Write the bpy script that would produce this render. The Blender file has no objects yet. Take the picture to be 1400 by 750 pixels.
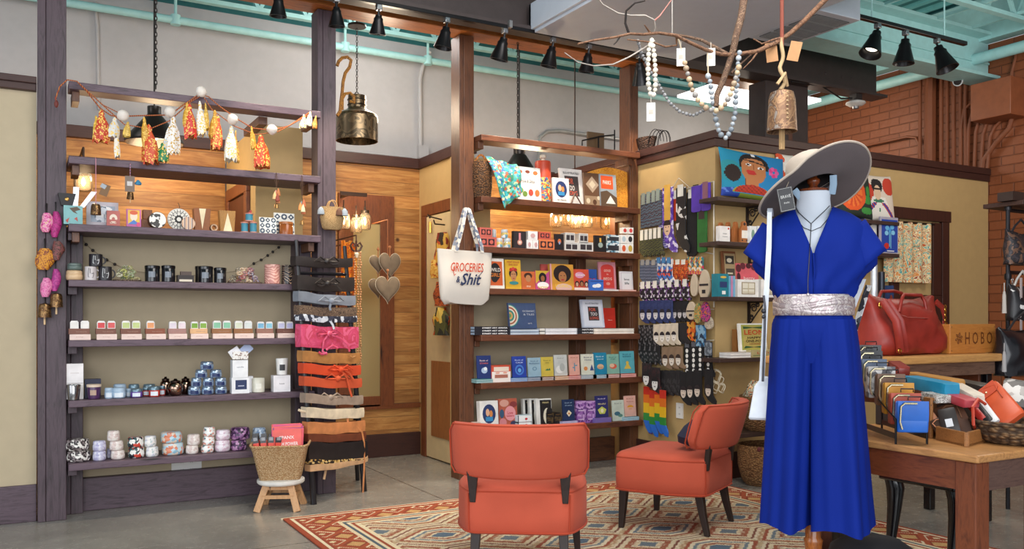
import bpy, math, random
from math import sin, cos, pi, radians as R, sqrt
from mathutils import Vector, Matrix
random.seed(7)
SC = bpy.context.scene
COL = SC.collection
F = 1186.0; CX = 700.0; HY = 437.0; H = 1.2
PHI = math.atan2(2100, 1186)
FX, FY, RX, RY = cos(PHI), sin(PHI), sin(PHI), -cos(PHI)
# ---------------------------------------------------------------- camera, world, big lights, exposure
cd = bpy.data.cameras.new('camera'); cam = bpy.data.objects.new('camera', cd); COL.objects.link(cam)
cam.location = (0, 0, H); cam.rotation_euler = (pi/2, 0, PHI - pi/2)
cd.sensor_width = 36; cd.lens = F/1400*36; cd.shift_y = 62/1400; cd.clip_end = 100; cd.clip_start = 0.05
SC.camera = cam
SC.view_settings.view_transform = 'Standard'; SC.view_settings.look = 'None'
SC.view_settings.gamma = 1; SC.view_settings.exposure = 0.38; SC.view_settings.use_curve_mapping = False
wd = bpy.data.worlds.new('world'); SC.world = wd; wd.use_nodes = True
wd.node_tree.nodes['Background'].inputs[0].default_value = (0.86, 0.93, 1.0, 1)
wd.node_tree.nodes['Background'].inputs[1].default_value = 0.5
def area(name, loc, target, sx, sy, power, col=(1, 1, 1)):
 l = bpy.data.lights.new(name, 'AREA'); l.shape = 'RECTANGLE'; l.size = sx; l.size_y = sy; l.energy = power; l.color = col
 o = bpy.data.objects.new(name, l); COL.objects.link(o); o.location = loc
 o.rotation_euler = (Vector(target)-Vector(loc)).to_track_quat('-Z', 'Y').to_euler(); return o
area('shopfront_daylight', (-0.5, -2.6, 2.2), (3.6, 6, 0.9), 6, 3, 230, (0.93, 0.96, 1.0))
area('overhead_fill_front', (2.2, 2.2, 3.6), (2.8, 4.6, 0), 2.5, 1.6, 75, (1, 0.95, 0.9))  # unseen soft fill added overhead to brighten the shop
area('side_fill_light', (-3.4, 2.6, 2.0), (3, 5.0, 1.0), 3, 2.4, 60, (0.9, 0.95, 1.0))  # added cool fill from the left side, not a modelled window
def point(name, loc, power, col=(1, .72, .42), rad=.04):
 l = bpy.data.lights.new(name, 'POINT'); l.energy = power; l.color = col; l.shadow_soft_size = rad
 o = bpy.data.objects.new(name, l); COL.objects.link(o); o.location = loc; return o
point('fitting_room_light', (0.85, 6.6, 2.3), 14, (1, .74, .45), .1)
point('back_room_light', (3.9, 6.6, 2.25), 20, (1, .78, .5), .1)
point('passage_light', (2.5, 6.5, 2.9), 14, (1, .82, .6), .15)
point('upper_wall_light', (2.5, 6.6, 3.7), 26, (1, .95, .92), .3)
point('upper_left_light', (-0.6, 6.0, 3.6), 18, (1, .95, .92), .3)
point('brick_side_light', (6.6, 6.3, 3.2), 30, (1, .86, .7), .3)
point('brick_front_light', (6.6, 3.3, 2.9), 30, (1, .88, .75), .3)
# ---------------------------------------------------------------- picture points into the room
def ray(px, py=HY):
 r = (px-CX)/F
 return Vector((FX+RX*r, FY+RY*r, (HY-py)/F))
def pY(px, py, Y):
 d = ray(px, py); t = Y/d.y; return Vector((d.x*t, Y, H+d.z*t))
def pX(px, py, X):
 d = ray(px, py); t = X/d.x; return Vector((X, d.y*t, H+d.z*t))
def pZ(px, py, Z):
 d = ray(px, py); t = (Z-H)/d.z; return Vector((d.x*t, d.y*t, Z))
def pD(px, py, D):
 d = ray(px, py); return Vector((d.x*D, d.y*D, H+d.z*D))
# ---------------------------------------------------------------- materials
MATS = {}
def lin(c):
 if isinstance(c, str):
  c = [int(c[i:i+2], 16)/255 for i in (0, 2, 4)]
  c = [x/12.92 if x <= .04045 else ((x+.055)/1.055)**2.4 for x in c]
 return (c[0], c[1], c[2], 1)
def base_mat(name):
 m = bpy.data.materials.new(name); m.use_nodes = True
 nt = m.node_tree; b = nt.nodes['Principled BSDF']; return m, nt, b
def N(nt, t, **kw):
 n = nt.nodes.new(t)
 for k, v in kw.items():
  if k in n.inputs: n.inputs[k].default_value = v
  else: setattr(n, k, v)
 return n
def bump(nt, b, src, strength=.3, dist=.01):
 n = N(nt, 'ShaderNodeBump'); n.inputs['Strength'].default_value = strength; n.inputs['Distance'].default_value = dist
 nt.links.new(src, n.inputs['Height']); nt.links.new(n.outputs[0], b.inputs['Normal'])
def ramp(nt, fac, stops, interp='LINEAR'):
 n = N(nt, 'ShaderNodeValToRGB'); cr = n.color_ramp; cr.interpolation = interp
 while len(cr.elements) < len(stops): cr.elements.new(.5)
 for e, (p, c) in zip(cr.elements, stops): e.position = p; e.color = lin(c)
 nt.links.new(fac, n.inputs[0]); return n.outputs[0]
def coords(nt, scale=(1, 1, 1), rot=(0, 0, 0), kind='Object'):
 t = N(nt, 'ShaderNodeTexCoord'); mp = N(nt, 'ShaderNodeMapping')
 mp.inputs['Scale'].default_value = scale; mp.inputs['Rotation'].default_value = rot
 nt.links.new(t.outputs[kind], mp.inputs[0]); return mp.outputs[0]
def noise(nt, vec, scale=5, detail=4, dist=0, rough=.5):
 n = N(nt, 'ShaderNodeTexNoise'); n.inputs['Scale'].default_value = scale; n.inputs['Detail'].default_value = detail
 n.inputs['Distortion'].default_value = dist; n.inputs['Roughness'].default_value = rough
 if vec: nt.links.new(vec, n.inputs['Vector'])
 return n.outputs['Fac']
def flat(c, rough=.6, metal=0, name=None, emit=0, trans=0, var=.12):
 key = ('flat', c, rough, metal, emit, trans)
 if key in MATS: return MATS[key]
 m, nt, b = base_mat(name or 'paint_'+str(c))
 col = lin(c)
 b.inputs['Roughness'].default_value = rough; b.inputs['Metallic'].default_value = metal
 if var and not trans:
  f = noise(nt, coords(nt), 14, 3)
  d = [max(0, x*(1-var)) for x in col[:3]]; l = [min(1, x*(1+var)) for x in col[:3]]
  o = ramp(nt, f, [(.3, tuple(d)), (.7, tuple(l))]); nt.links.new(o, b.inputs['Base Color'])
 else: b.inputs['Base Color'].default_value = col
 if emit:
  b.inputs['Emission Color'].default_value = col; b.inputs['Emission Strength'].default_value = emit
 if trans: b.inputs['Transmission Weight'].default_value = trans; b.inputs['IOR'].default_value = 1.3
 MATS[key] = m; return m
def wood(c1, c2, scale=(3, 3, .5), rough=.5, bmp=.15, knots=True):
 key = ('wood', c1, c2, scale, rough)
 if key in MATS: return MATS[key]
 m, nt, b = base_mat('wood_grain_'+c1)
 v = coords(nt, scale)
 f = noise(nt, v, 9, 8, 1.2, .65)
 o = ramp(nt, f, [(.28, c1), (.52, c2), (.75, c1)])
 if knots:
  vo = N(nt, 'ShaderNodeTexVoronoi'); vo.inputs['Scale'].default_value = 2.2; nt.links.new(coords(nt, tuple(s*.9 for s in scale)), vo.inputs['Vector'])
  k = ramp(nt, vo.outputs['Distance'], [(.03, (1, 1, 1)), (.09, (0, 0, 0))])
  mx = N(nt, 'ShaderNodeMixRGB'); nt.links.new(k, mx.inputs[0]); nt.links.new(o, mx.inputs[1])
  mx.inputs[2].default_value = tuple(x*.25 for x in lin(c1)[:3])+(1,); o = mx.outputs[0]
 nt.links.new(o, b.inputs['Base Color']); b.inputs['Roughness'].default_value = rough
 bump(nt, b, f, bmp, .004)
 MATS[key] = m; return m
def patt(cols, scale=20, kind='voronoi', rough=.6, seed=0, bmp=0, metal=0):
 key = ('patt', tuple(cols), scale, kind, rough, seed)
 if key in MATS: return MATS[key]
 m, nt, b = base_mat('pattern_'+cols[0])
 v = coords(nt, (scale, scale, scale), (seed*.7+.3, seed*1.3+.2, seed*.5))
 if kind == 'voronoi':
  n = N(nt, 'ShaderNodeTexVoronoi'); n.inputs['Scale'].default_value = 1
  nz = noise(nt, v, 1.3, 2); mxv = N(nt, 'ShaderNodeMixRGB'); mxv.inputs[0].default_value = .35
  nn = N(nt, 'ShaderNodeTexNoise'); nn.inputs['Scale'].default_value = 1.1; nt.links.new(v, nn.inputs['Vector'])
  nt.links.new(v, mxv.inputs[1]); nt.links.new(nn.outputs['Color'], mxv.inputs[2]); nt.links.new(mxv.outputs[0], n.inputs['Vector'])
  sp = N(nt, 'ShaderNodeSeparateColor'); nt.links.new(n.outputs['Color'], sp.inputs[0]); src = sp.outputs[0]
 elif kind == 'blob':
  src = noise(nt, v, 1, 3, 1.5)
 elif kind == 'swirl':
  n = N(nt, 'ShaderNodeTexWave'); n.wave_type = 'RINGS'; n.inputs['Scale'].default_value = .5; n.inputs['Distortion'].default_value = 9
  n.inputs['Detail'].default_value = 2; nt.links.new(v, n.inputs['Vector']); src = n.outputs['Fac']
 elif kind in ('stripeX', 'stripeZ', 'stripeY'):
  s = N(nt, 'ShaderNodeSeparateXYZ'); nt.links.new(coords(nt, (scale,)*3), s.inputs[0])
  fr = N(nt, 'ShaderNodeMath', operation='FRACT'); nt.links.new(s.outputs[kind[-1]], fr.inputs[0]); src = fr.outputs[0]
 k = len(cols)
 if kind in ('blob',): st = [(.3+.4*i/k, c) for i, c in enumerate(cols)]
 else: st = [(i/k, c) for i, c in enumerate(cols)]
 o = ramp(nt, src, st, 'CONSTANT'); nt.links.new(o, b.inputs['Base Color']); b.inputs['Roughness'].default_value = rough
 b.inputs['Metallic'].default_value = metal
 MATS[key] = m; return m
def fabric(c, rough=.85, scale=260, var=.1, bmp=.25):
 key = ('fab', c, scale)
 if key in MATS: return MATS[key]
 m, nt, b = base_mat('fabric_'+c); col = lin(c)
 f = noise(nt, coords(nt), scale, 2); f2 = noise(nt, coords(nt), 6, 3)
 o = ramp(nt, f2, [(.3, tuple(x*(1-var) for x in col[:3])), (.7, tuple(min(1, x*(1+var)) for x in col[:3]))])
 nt.links.new(o, b.inputs['Base Color']); b.inputs['Roughness'].default_value = rough
 b.inputs['Sheen Weight'].default_value = .05
 bump(nt, b, f, bmp, .002); MATS[key] = m; return m
def woven(c1, c2, scale=90, bmp=.8):
 key = ('wov', c1, c2, scale)
 if key in MATS: return MATS[key]
 m, nt, b = base_mat('woven_'+c1)
 v = coords(nt, (1, 1, 1.8))
 n = N(nt, 'ShaderNodeTexVoronoi'); n.inputs['Scale'].default_value = scale; nt.links.new(v, n.inputs['Vector'])
 o = ramp(nt, n.outputs['Distance'], [(.1, c1), (.6, c2)]); nt.links.new(o, b.inputs['Base Color'])
 b.inputs['Roughness'].default_value = .8; iv = N(nt, 'ShaderNodeMath', operation='SUBTRACT'); iv.inputs[0].default_value = 1
 nt.links.new(n.outputs['Distance'], iv.inputs[1]); bump(nt, b, iv.outputs[0], bmp, .012); MATS[key] = m; return m
def glass(c='ffffff', rough=.05):
 return flat(c, rough, 0, 'clear_glass', 0, .95)
# ---------------------------------------------------------------- mesh building
TXT = {}
def text_geo(s, bold=0, shear=0, spacing=1.0):
 k = (s, bold, shear, spacing)
 if k in TXT: return TXT[k]
 c = bpy.data.curves.new('lettering', 'FONT'); c.body = s; c.size = 1; c.offset = bold; c.shear = shear
 c.space_character = spacing; c.resolution_u = 2; c.align_x = 'CENTER'; c.align_y = 'CENTER'; c.fill_mode = 'FRONT'
 o = bpy.data.objects.new('lettering', c); COL.objects.link(o)
 dg = bpy.context.evaluated_depsgraph_get(); me = o.evaluated_get(dg).to_mesh()
 vs = [(v.co.x, v.co.y) for v in me.vertices]; fs = [tuple(p.vertices) for p in me.polygons]
 o.evaluated_get(dg).to_mesh_clear(); bpy.data.objects.remove(o); bpy.data.curves.remove(c)
 if vs:
  x0 = min(v[0] for v in vs); x1 = max(v[0] for v in vs); y0 = min(v[1] for v in vs); y1 = max(v[1] for v in vs)
  vs = [(x-(x0+x1)/2, y-(y0+y1)/2) for x, y in vs]; w, h = x1-x0, y1-y0
 else: w = h = 1
 TXT[k] = (vs, fs, w, h); return TXT[k]
class MB:
 def __init__(s, m=None):
  s.v = []; s.f = []; s.mi = []; s.mats = []; s.cur = 0; s.T = None
  if m: s.mat(m)
 def mat(s, m):
  if m not in s.mats: s.mats.append(m)
  s.cur = s.mats.index(m); return s
 def tf(s, M=None): s.T = M; return s
 def add(s, vs, fs):
  o = len(s.v)
  if s.T: vs = [s.T @ Vector(v) for v in vs]
  s.v += [tuple(v) for v in vs]; s.f += [tuple(i+o for i in f) for f in fs]; s.mi += [s.cur]*len(fs); return s
 def box(s, x0, x1, y0, y1, z0, z1):
  return s.add([(x0, y0, z0), (x1, y0, z0), (x1, y1, z0), (x0, y1, z0), (x0, y0, z1), (x1, y0, z1), (x1, y1, z1), (x0, y1, z1)],
                     [(0, 3, 2, 1), (4, 5, 6, 7), (0, 1, 5, 4), (1, 2, 6, 5), (2, 3, 7, 6), (3, 0, 4, 7)])
 def loft(s, rings, cap=True, closed=True, loop=False):
  n = len(rings[0]); vs = [p for r in rings for p in r]; fs = []
  m = len(rings)
  for i in range(m if loop else m-1):
   a, b2 = i*n, ((i+1) % m)*n
   for j in range(n if closed else n-1):
    k = (j+1) % n; fs.append((a+j, a+k, b2+k, b2+j))
  if cap and closed and not loop:
   fs.append(tuple(range(n-1, -1, -1))); fs.append(tuple((m-1)*n+j for j in range(n)))
  return s.add(vs, fs)
 def lathe(s, prof, c=(0, 0, 0), seg=20, sx=1, sy=1, cap=True):
  return s.loft([[(c[0]+r*cos(2*pi*j/seg)*sx, c[1]+r*sin(2*pi*j/seg)*sy, c[2]+z) for j in range(seg)] for r, z in prof], cap)
 def cyl(s, c, r, h, seg=16): return s.lathe([(r, 0), (r, h)], c, seg)
 def tube(s, pts, r, seg=8, closed=False, flatn=1.0, up=None):
  pts = [Vector(p) for p in pts]; rings = []; n = len(pts); prev = None
  for i, p in enumerate(pts):
   a = pts[(i-1) % n] if closed or i > 0 else p; b2 = pts[(i+1) % n] if closed or i < n-1 else p
   t = (b2-a); t = t.normalized() if t.length > 1e-9 else Vector((0, 0, 1))
   if up is not None: x = Vector(up)
   elif prev is None: x = Vector((0, 0, 1)) if abs(t.z) < .9 else Vector((1, 0, 0))
   else: x = prev
   x = (x - t*x.dot(t)); x = x.normalized() if x.length > 1e-6 else t.orthogonal().normalized()
   prev = x; y = t.cross(x); rr = r[i] if isinstance(r, (list, tuple)) else r
   rings.append([p + x*cos(2*pi*j/seg)*rr + y*sin(2*pi*j/seg)*rr*flatn for j in range(seg)])
  return s.loft(rings, True, True, closed)
 def bar(s, a, b2, w, d, up=(0, 0, 1)):
  a, b2 = Vector(a), Vector(b2); t = (b2-a).normalized(); u = Vector(up)
  if abs(u.dot(t)) > .95: u = Vector((0, 1, 0))
  x = (u-t*u.dot(t)).normalized()*w/2; y = t.cross(x.normalized())*d/2
  return s.loft([[p+x+y, p-x+y, p-x-y, p+x-y] for p in (a, b2)])
 def ell(s, c, r, seg=12, rings=8):
  if not isinstance(r, (list, tuple)): r = (r, r, r)
  out = []
  for i in range(rings+1):
   t = pi*i/rings; q = max(sin(t), .001)
   out.append([(c[0]+r[0]*q*cos(2*pi*j/seg), c[1]+r[1]*q*sin(2*pi*j/seg), c[2]-r[2]*cos(t)) for j in range(seg)])
  return s.loft(out)
 def prism(s, poly, y0, y1, plane='xz'):
  def mp(p, d): return (p[0], d, p[1]) if plane == 'xz' else ((d, p[0], p[1]) if plane == 'yz' else (p[0], p[1], d))
  n = len(poly); vs = [mp(p, y0) for p in poly]+[mp(p, y1) for p in poly]
  fs = [tuple(range(n)), tuple(range(2*n-1, n-1, -1))]+[(i, n+i, n+(i+1) % n, (i+1) % n) for i in range(n)]
  return s.add(vs, fs)
 def poly(s, pts, y): return s.add([(p[0], y, p[1]) for p in pts], [tuple(range(len(pts)))])
 def oval(s, cx, cz, rx, rz, y, n=18): return s.poly([(cx+rx*cos(2*pi*i/n), cz+rz*sin(2*pi*i/n)) for i in range(n)], y)
 def rect(s, x0, x1, z0, z1, y): return s.poly([(x0, z0), (x1, z0), (x1, z1), (x0, z1)], y)
 def text(s, t, cx, cz, w, h, y, bold=.01, shear=0, keep=False, spacing=1.0):
  vs, fs, tw, th = text_geo(t, bold, shear, spacing)
  kx, kz = w/tw, h/th
  if keep: kx = kz = min(kx, kz)
  return s.add([(cx+v[0]*kx, y, cz+v[1]*kz) for v in vs], fs)
 def wear(s, fn):
  s.v = [fn(Vector(v)) for v in s.v]; return s
 def build(s, name, parent=None, loc=(0, 0, 0), rz=0, smooth=35, bevel=0, sub=0, rot=None, pat=False):
  me = bpy.data.meshes.new(name); me.from_pydata([tuple(v) for v in s.v], [], s.f); me.update()
  for m in s.mats: me.materials.append(m)
  me.polygons.foreach_set('material_index', s.mi)
  if smooth:
   me.polygons.foreach_set('use_smooth', [True]*len(me.polygons)); me.set_sharp_from_angle(angle=R(smooth))
  o = bpy.data.objects.new(name, me); COL.objects.link(o); o.location = loc
  o.rotation_euler = rot if rot else (0, 0, rz)
  if parent: o.parent = parent
  if bevel:
   b = o.modifiers.new('edge', 'BEVEL'); b.width = bevel; b.segments = 2; b.limit_method = 'ANGLE'; b.angle_limit = R(50)
  if sub:
   b = o.modifiers.new('soft', 'SUBSURF'); b.levels = sub; b.render_levels = sub
  return o
def tag(o, label, cat, group=None, kind=None):
 o['label'] = label; o['category'] = cat
 if group: o['group'] = group
 if kind: o['kind'] = kind
 return o
def root(name, label, cat, loc=(0, 0, 0), rz=0, group=None):
 o = bpy.data.objects.new(name, None); COL.objects.link(o); o.empty_display_size = .05
 o.location = loc; o.rotation_euler = (0, 0, rz); return tag(o, label, cat, group)
def struct(o, label=None, cat=None):
 o['kind'] = 'structure'
 if label: o['label'] = label; o['category'] = cat or 'wall'
 return o
def dup(o, loc, rz=None, label=None, group=None):
 r = o.copy(); COL.objects.link(r); r.location = loc
 if rz is not None: r.rotation_euler = (0, 0, rz)
 if label: r['label'] = label
 if group: r['group'] = group
 for c in list(o.children):
  q = c.copy(); COL.objects.link(q); q.parent = r
  for g in list(c.children):
   h = g.copy(); COL.objects.link(h); h.parent = q
 return r
ORD = ['first', 'second', 'third', 'fourth', 'fifth', 'sixth', 'seventh', 'eighth', 'ninth', 'tenth', 'eleventh', 'twelfth']
# ================================================================= the room
M_PURP = wood('2c2024', '54444c', (5, 5, .4), .5, .3)
M_BRN = wood('38201a', '684028', (4, 4, .5), .45, .15)
M_BRNX = wood('38201a', '684028', (.5, 4, 4), .45, .15)
M_DK = wood('2b1512', '41231c', (.5, 4, 4), .5, .1, False)
M_DKY = wood('2b1512', '41231c', (4, .5, 4), .5, .1, False)
M_PURPX = wood('33252b', '5c4a54', (.5, 4, 4), .5, .2)
M_TAN = flat('bfa06c', .65, var=.03)
M_TAN2 = flat('baa98c', .7, var=.03)
M_WHITE = flat('b2afb0', .8, var=.03)
M_TEAL = flat('66aeb0', .5, var=.08)
M_TEALL = flat('a6d6d6', .45, var=.06)
M_TEALD = flat('2f6f72', .7, var=.1)
M_STEEL = flat('443a39', .5, .2, var=.1)
def concrete():
 m, nt, b = base_mat('polished_concrete')
 v = coords(nt)
 f = noise(nt, v, 1.6, 8, .6, .62); f2 = noise(nt, v, 14, 6, .2, .7)
 mx = N(nt, 'ShaderNodeMixRGB'); mx.inputs[0].default_value = .16; nt.links.new(f, mx.inputs[1]); nt.links.new(f2, mx.inputs[2])
 o = ramp(nt, mx.outputs[0], [(.3, '77736d'), (.5, '8a867f'), (.7, '9c9890')])
 s = N(nt, 'ShaderNodeSeparateXYZ'); nt.links.new(v, s.inputs[0])
 fac = None
 for ax, pos in (('X', 2.45), ('Y', 4.62), ('X', -.9)):
  a = N(nt, 'ShaderNodeMath', operation='SUBTRACT'); a.inputs[1].default_value = pos; nt.links.new(s.outputs[ax], a.inputs[0])
  c = N(nt, 'ShaderNodeMath', operation='ABSOLUTE'); nt.links.new(a.outputs[0], c.inputs[0])
  d = N(nt, 'ShaderNodeMath', operation='LESS_THAN'); d.inputs[1].default_value = .004; nt.links.new(c.outputs[0], d.inputs[0])
  if fac is None: fac = d.outputs[0]
  else:
   e = N(nt, 'ShaderNodeMath', operation='MAXIMUM'); nt.links.new(fac, e.inputs[0]); nt.links.new(d.outputs[0], e.inputs[1]); fac = e.outputs[0]
 m2 = N(nt, 'ShaderNodeMixRGB'); nt.links.new(fac, m2.inputs[0]); nt.links.new(o, m2.inputs[1]); m2.inputs[2].default_value = (.05, .045, .04, 1)
 nt.links.new(m2.outputs[0], b.inputs['Base Color'])
 rr = ramp(nt, f2, [(.3, (.16, .16, .16)), (.7, (.32, .32, .32))]); nt.links.new(rr, b.inputs['Roughness'])
 return m
def pine():
 m, nt, b = base_mat('knotty_pine_planks')
 s = N(nt, 'ShaderNodeSeparateXYZ'); nt.links.new(coords(nt), s.inputs[0])
 q = N(nt, 'ShaderNodeMath', operation='DIVIDE'); q.inputs[1].default_value = .115; nt.links.new(s.outputs['Z'], q.inputs[0])
 fl = N(nt, 'ShaderNodeMath', operation='FLOOR'); nt.links.new(q.outputs[0], fl.inputs[0])
 fr = N(nt, 'ShaderNodeMath', operation='FRACT'); nt.links.new(q.outputs[0], fr.inputs[0])
 wn = N(nt, 'ShaderNodeTexWhiteNoise', noise_dimensions='1D'); nt.links.new(fl.outputs[0], wn.inputs['W'])
 cb = N(nt, 'ShaderNodeCombineXYZ'); nt.links.new(s.outputs['X'], cb.inputs[0]); nt.links.new(wn.outputs['Value'], cb.inputs[1])
 mu = N(nt, 'ShaderNodeMath', operation='MULTIPLY'); mu.inputs[1].default_value = 9; nt.links.new(s.outputs['Z'], mu.inputs[0]); nt.links.new(mu.outputs[0], cb.inputs[2])
 f = noise(nt, cb.outputs[0], 3, 8, 1.0, .6)
 o = ramp(nt, f, [(.3, '8f5a2c'), (.5, 'b07a40'), (.7, 'c99858')])
 vo = N(nt, 'ShaderNodeTexVoronoi'); vo.inputs['Scale'].default_value = 3.2
 cb2 = N(nt, 'ShaderNodeCombineXYZ'); nt.links.new(s.outputs['X'], cb2.inputs[0]); nt.links.new(s.outputs['Z'], cb2.inputs[2]); nt.links.new(cb2.outputs[0], vo.inputs['Vector'])
 k = ramp(nt, vo.outputs['Distance'], [(.035, (1, 1, 1)), (.08, (0, 0, 0))])
 mx = N(nt, 'ShaderNodeMixRGB'); nt.links.new(k, mx.inputs[0]); nt.links.new(o, mx.inputs[1]); mx.inputs[2].default_value = lin('4d2a12')
 g = ramp(nt, fr.outputs[0], [(.0, (1, 1, 1)), (.05, (0, 0, 0))], 'LINEAR')
 m2 = N(nt, 'ShaderNodeMixRGB'); nt.links.new(g, m2.inputs[0]); nt.links.new(mx.outputs[0], m2.inputs[1]); m2.inputs[2].default_value = lin('3d2412')
 hs = N(nt, 'ShaderNodeHueSaturation'); nt.links.new(m2.outputs[0], hs.inputs['Color'])
 vv = N(nt, 'ShaderNodeMapRange'); vv.inputs['To Min'].default_value = .8; vv.inputs['To Max'].default_value = 1.15; nt.links.new(wn.outputs['Value'], vv.inputs['Value']); nt.links.new(vv.outputs[0], hs.inputs['Value'])
 nt.links.new(hs.outputs[0], b.inputs['Base Color']); b.inputs['Roughness'].default_value = .5
 bump(nt, b, fr.outputs[0], .3, .006); return m
def brick():
 m, nt, b = base_mat('painted_brick')
 s = N(nt, 'ShaderNodeSeparateXYZ'); nt.links.new(coords(nt), s.inputs[0]); cb = N(nt, 'ShaderNodeCombineXYZ')
 nt.links.new(s.outputs['Y'], cb.inputs[0]); nt.links.new(s.outputs['Z'], cb.inputs[1])
 t = N(nt, 'ShaderNodeTexBrick'); nt.links.new(cb.outputs[0], t.inputs['Vector']); t.inputs['Scale'].default_value = 1
 t.inputs['Brick Width'].default_value = .24; t.inputs['Row Height'].default_value = .085; t.inputs['Mortar Size'].default_value = .007; t.inputs['Mortar Smooth'].default_value = .6
 t.inputs['Color1'].default_value = lin('8c4d2b'); t.inputs['Color2'].default_value = lin('824626'); t.inputs['Mortar'].default_value = lin('6f3b20')
 nt.links.new(t.outputs['Color'], b.inputs['Base Color']); b.inputs['Roughness'].default_value = .55
 nz = noise(nt, coords(nt), 18, 6)
 a = N(nt, 'ShaderNodeMath', operation='MULTIPLY_ADD'); nt.links.new(nz, a.inputs[0]); a.inputs[1].default_value = .8
 iv = N(nt, 'ShaderNodeMath', operation='SUBTRACT'); iv.inputs[0].default_value = 1; nt.links.new(t.outputs['Fac'], iv.inputs[1]); nt.links.new(iv.outputs[0], a.inputs[2])
 bump(nt, b, a.outputs[0], .6, .012); return m
M_PINE = pine(); M_BRICK = brick()
struct(MB(concrete()).box(-5, 8.3, -3, 8, -.1, 0).build('floor', smooth=0))
struct(MB(M_TAN2).box(-5, .075, 5.92, 6.05, 0, 2.56).build('wall_left', smooth=0))
struct(MB(M_DK).box(-5, .075, 5.88, 6.07, 2.56, 2.64).box(-5, .075, 5.86, 5.88, 2.60, 2.64).build('trim_1', smooth=0, bevel=.004))
struct(MB(M_PURPX).box(-5, .075, 5.895, 5.92, 0, .22).build('baseboard_left', smooth=0, bevel=.004))
struct(MB(M_TAN2).box(.25, 1.77, 6.12, 6.2, 0, 1.75).build('wall_shelf_left', smooth=0))
struct(MB(M_TAN).box(1.43, 1.765, 6.201, 6.28, 0, 2.58).build('wall_panel_left', smooth=0))
struct(MB(M_TAN).box(1.43, 1.5, 6.282, 7.198, 0, 2.55).build('wall_cubicle_left', smooth=0))
struct(MB(M_PURPX).box(.24, 1.90, 6.06, 6.119, 0, .205).build('baseboard_shelf_left', smooth=0, bevel=.004))
struct(MB(M_TAN2).box(2.98, 4.44, 6.12, 6.2, 0, 1.75).build('wall_shelf_right', smooth=0))
struct(MB(M_TAN).box(2.98, 3.3, 6.201, 6.28, 0, 2.5).build('wall_panel_right', smooth=0))
struct(MB(M_BRNX).box(2.98, 4.44, 6.06, 6.119, 0, .2).build('baseboard_shelf_right', smooth=0, bevel=.004))
struct(MB(M_PINE).box(-1.2, 1.42, 7.2, 7.26, 0, 2.55).box(1.51, 3.11, 7.2, 7.26, 0, 2.55).box(3.21, 4.53, 7.2, 7.26, 0, 2.55).build('wall_plank', smooth=0))
struct(MB(M_DK).box(-1.2, 3.12, 7.165, 7.3, 2.55, 2.64).box(3.2, 4.53, 7.165, 7.3, 2.55, 2.64).build('trim_2', smooth=0, bevel=.004))
struct(MB(M_DK).box(1.9, 3.11, 7.17, 7.2, 0, .2).build('baseboard_plank', smooth=0, bevel=.003))
struct(MB(M_TAN).box(3.11, 3.2, 6.29, 7.36, 0, 2.55).build('wall_passage', smooth=0))
struct(MB(M_DKY).box(3.085, 3.22, 6.28, 7.38, 2.55, 2.64).build('trim_3', smooth=0, bevel=.004))
struct(MB(M_WHITE).box(-5, 7.95, 7.6, 7.7, 0, 3.8).mat(M_TEALD).box(-5, 7.95, 7.6, 7.7, 3.8, 4.25).build('wall_back', smooth=0))
struct(MB(M_TAN).box(4.53, 4.62, 4.92, 7.3, 0, 2.56).build('wall_sock', smooth=0))
struct(MB(M_TAN).box(4.62, 7.94, 4.92, 5.02, 0, 2.56).build('wall_room_front', smooth=0))
struct(MB(M_DKY).box(4.5, 4.65, 4.89, 7.3, 2.56, 2.62).box(4.51, 4.64, 4.9, 7.3, 2.5, 2.56).build('trim_4', smooth=0, bevel=.004))
struct(MB(M_DK).box(4.651, 7.94, 4.89, 5.04, 2.56, 2.62).box(4.651, 7.94, 4.9, 5.03, 2.5, 2.56).build('trim_5', smooth=0, bevel=.004))
struct(MB(M_DKY).box(4.505, 4.53, 4.9, 5.85, 0, .2).build('baseboard_sock', smooth=0, bevel=.003))
struct(MB(M_DK).box(4.532, 6.0, 4.895, 4.919, 0, .2).build('baseboard_room_front', smooth=0, bevel=.003))
struct(MB(M_BRICK).box(7.95, 8.1, -2.5, 7.6, 0, 3.8).build('wall_brick', smooth=0))
# posts: two boards each
def post(i, x0, x1, y0, y1, m, z1=3.34):
 b = MB(m).box(x0, x0+(x1-x0)*.28, y0, y1, 0, z1).box(x0+(x1-x0)*.29, x1, y0+.002, y1, 0, z1)
 struct(b.build('pillar_%d' % i, smooth=0, bevel=.004))
post(1, .08, .232, 5.85, 6.0, M_PURP, 3.7)
post(2, 1.77, 1.90, 5.85, 6.0, M_PURP)
post(3, 2.853, 2.975, 5.85, 6.0, M_BRN)
post(4, 4.44, 4.56-.03, 5.85, 6.0, M_BRN)
post(5, .234, .33, 6.0, 6.119, M_PURP, 1.77)
post(6, 1.655, 1.768, 6.0, 6.119, M_PURP, 1.77)
post(7, 4.0, 4.1, 6.0, 6.119, M_BRN, 1.77)
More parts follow.
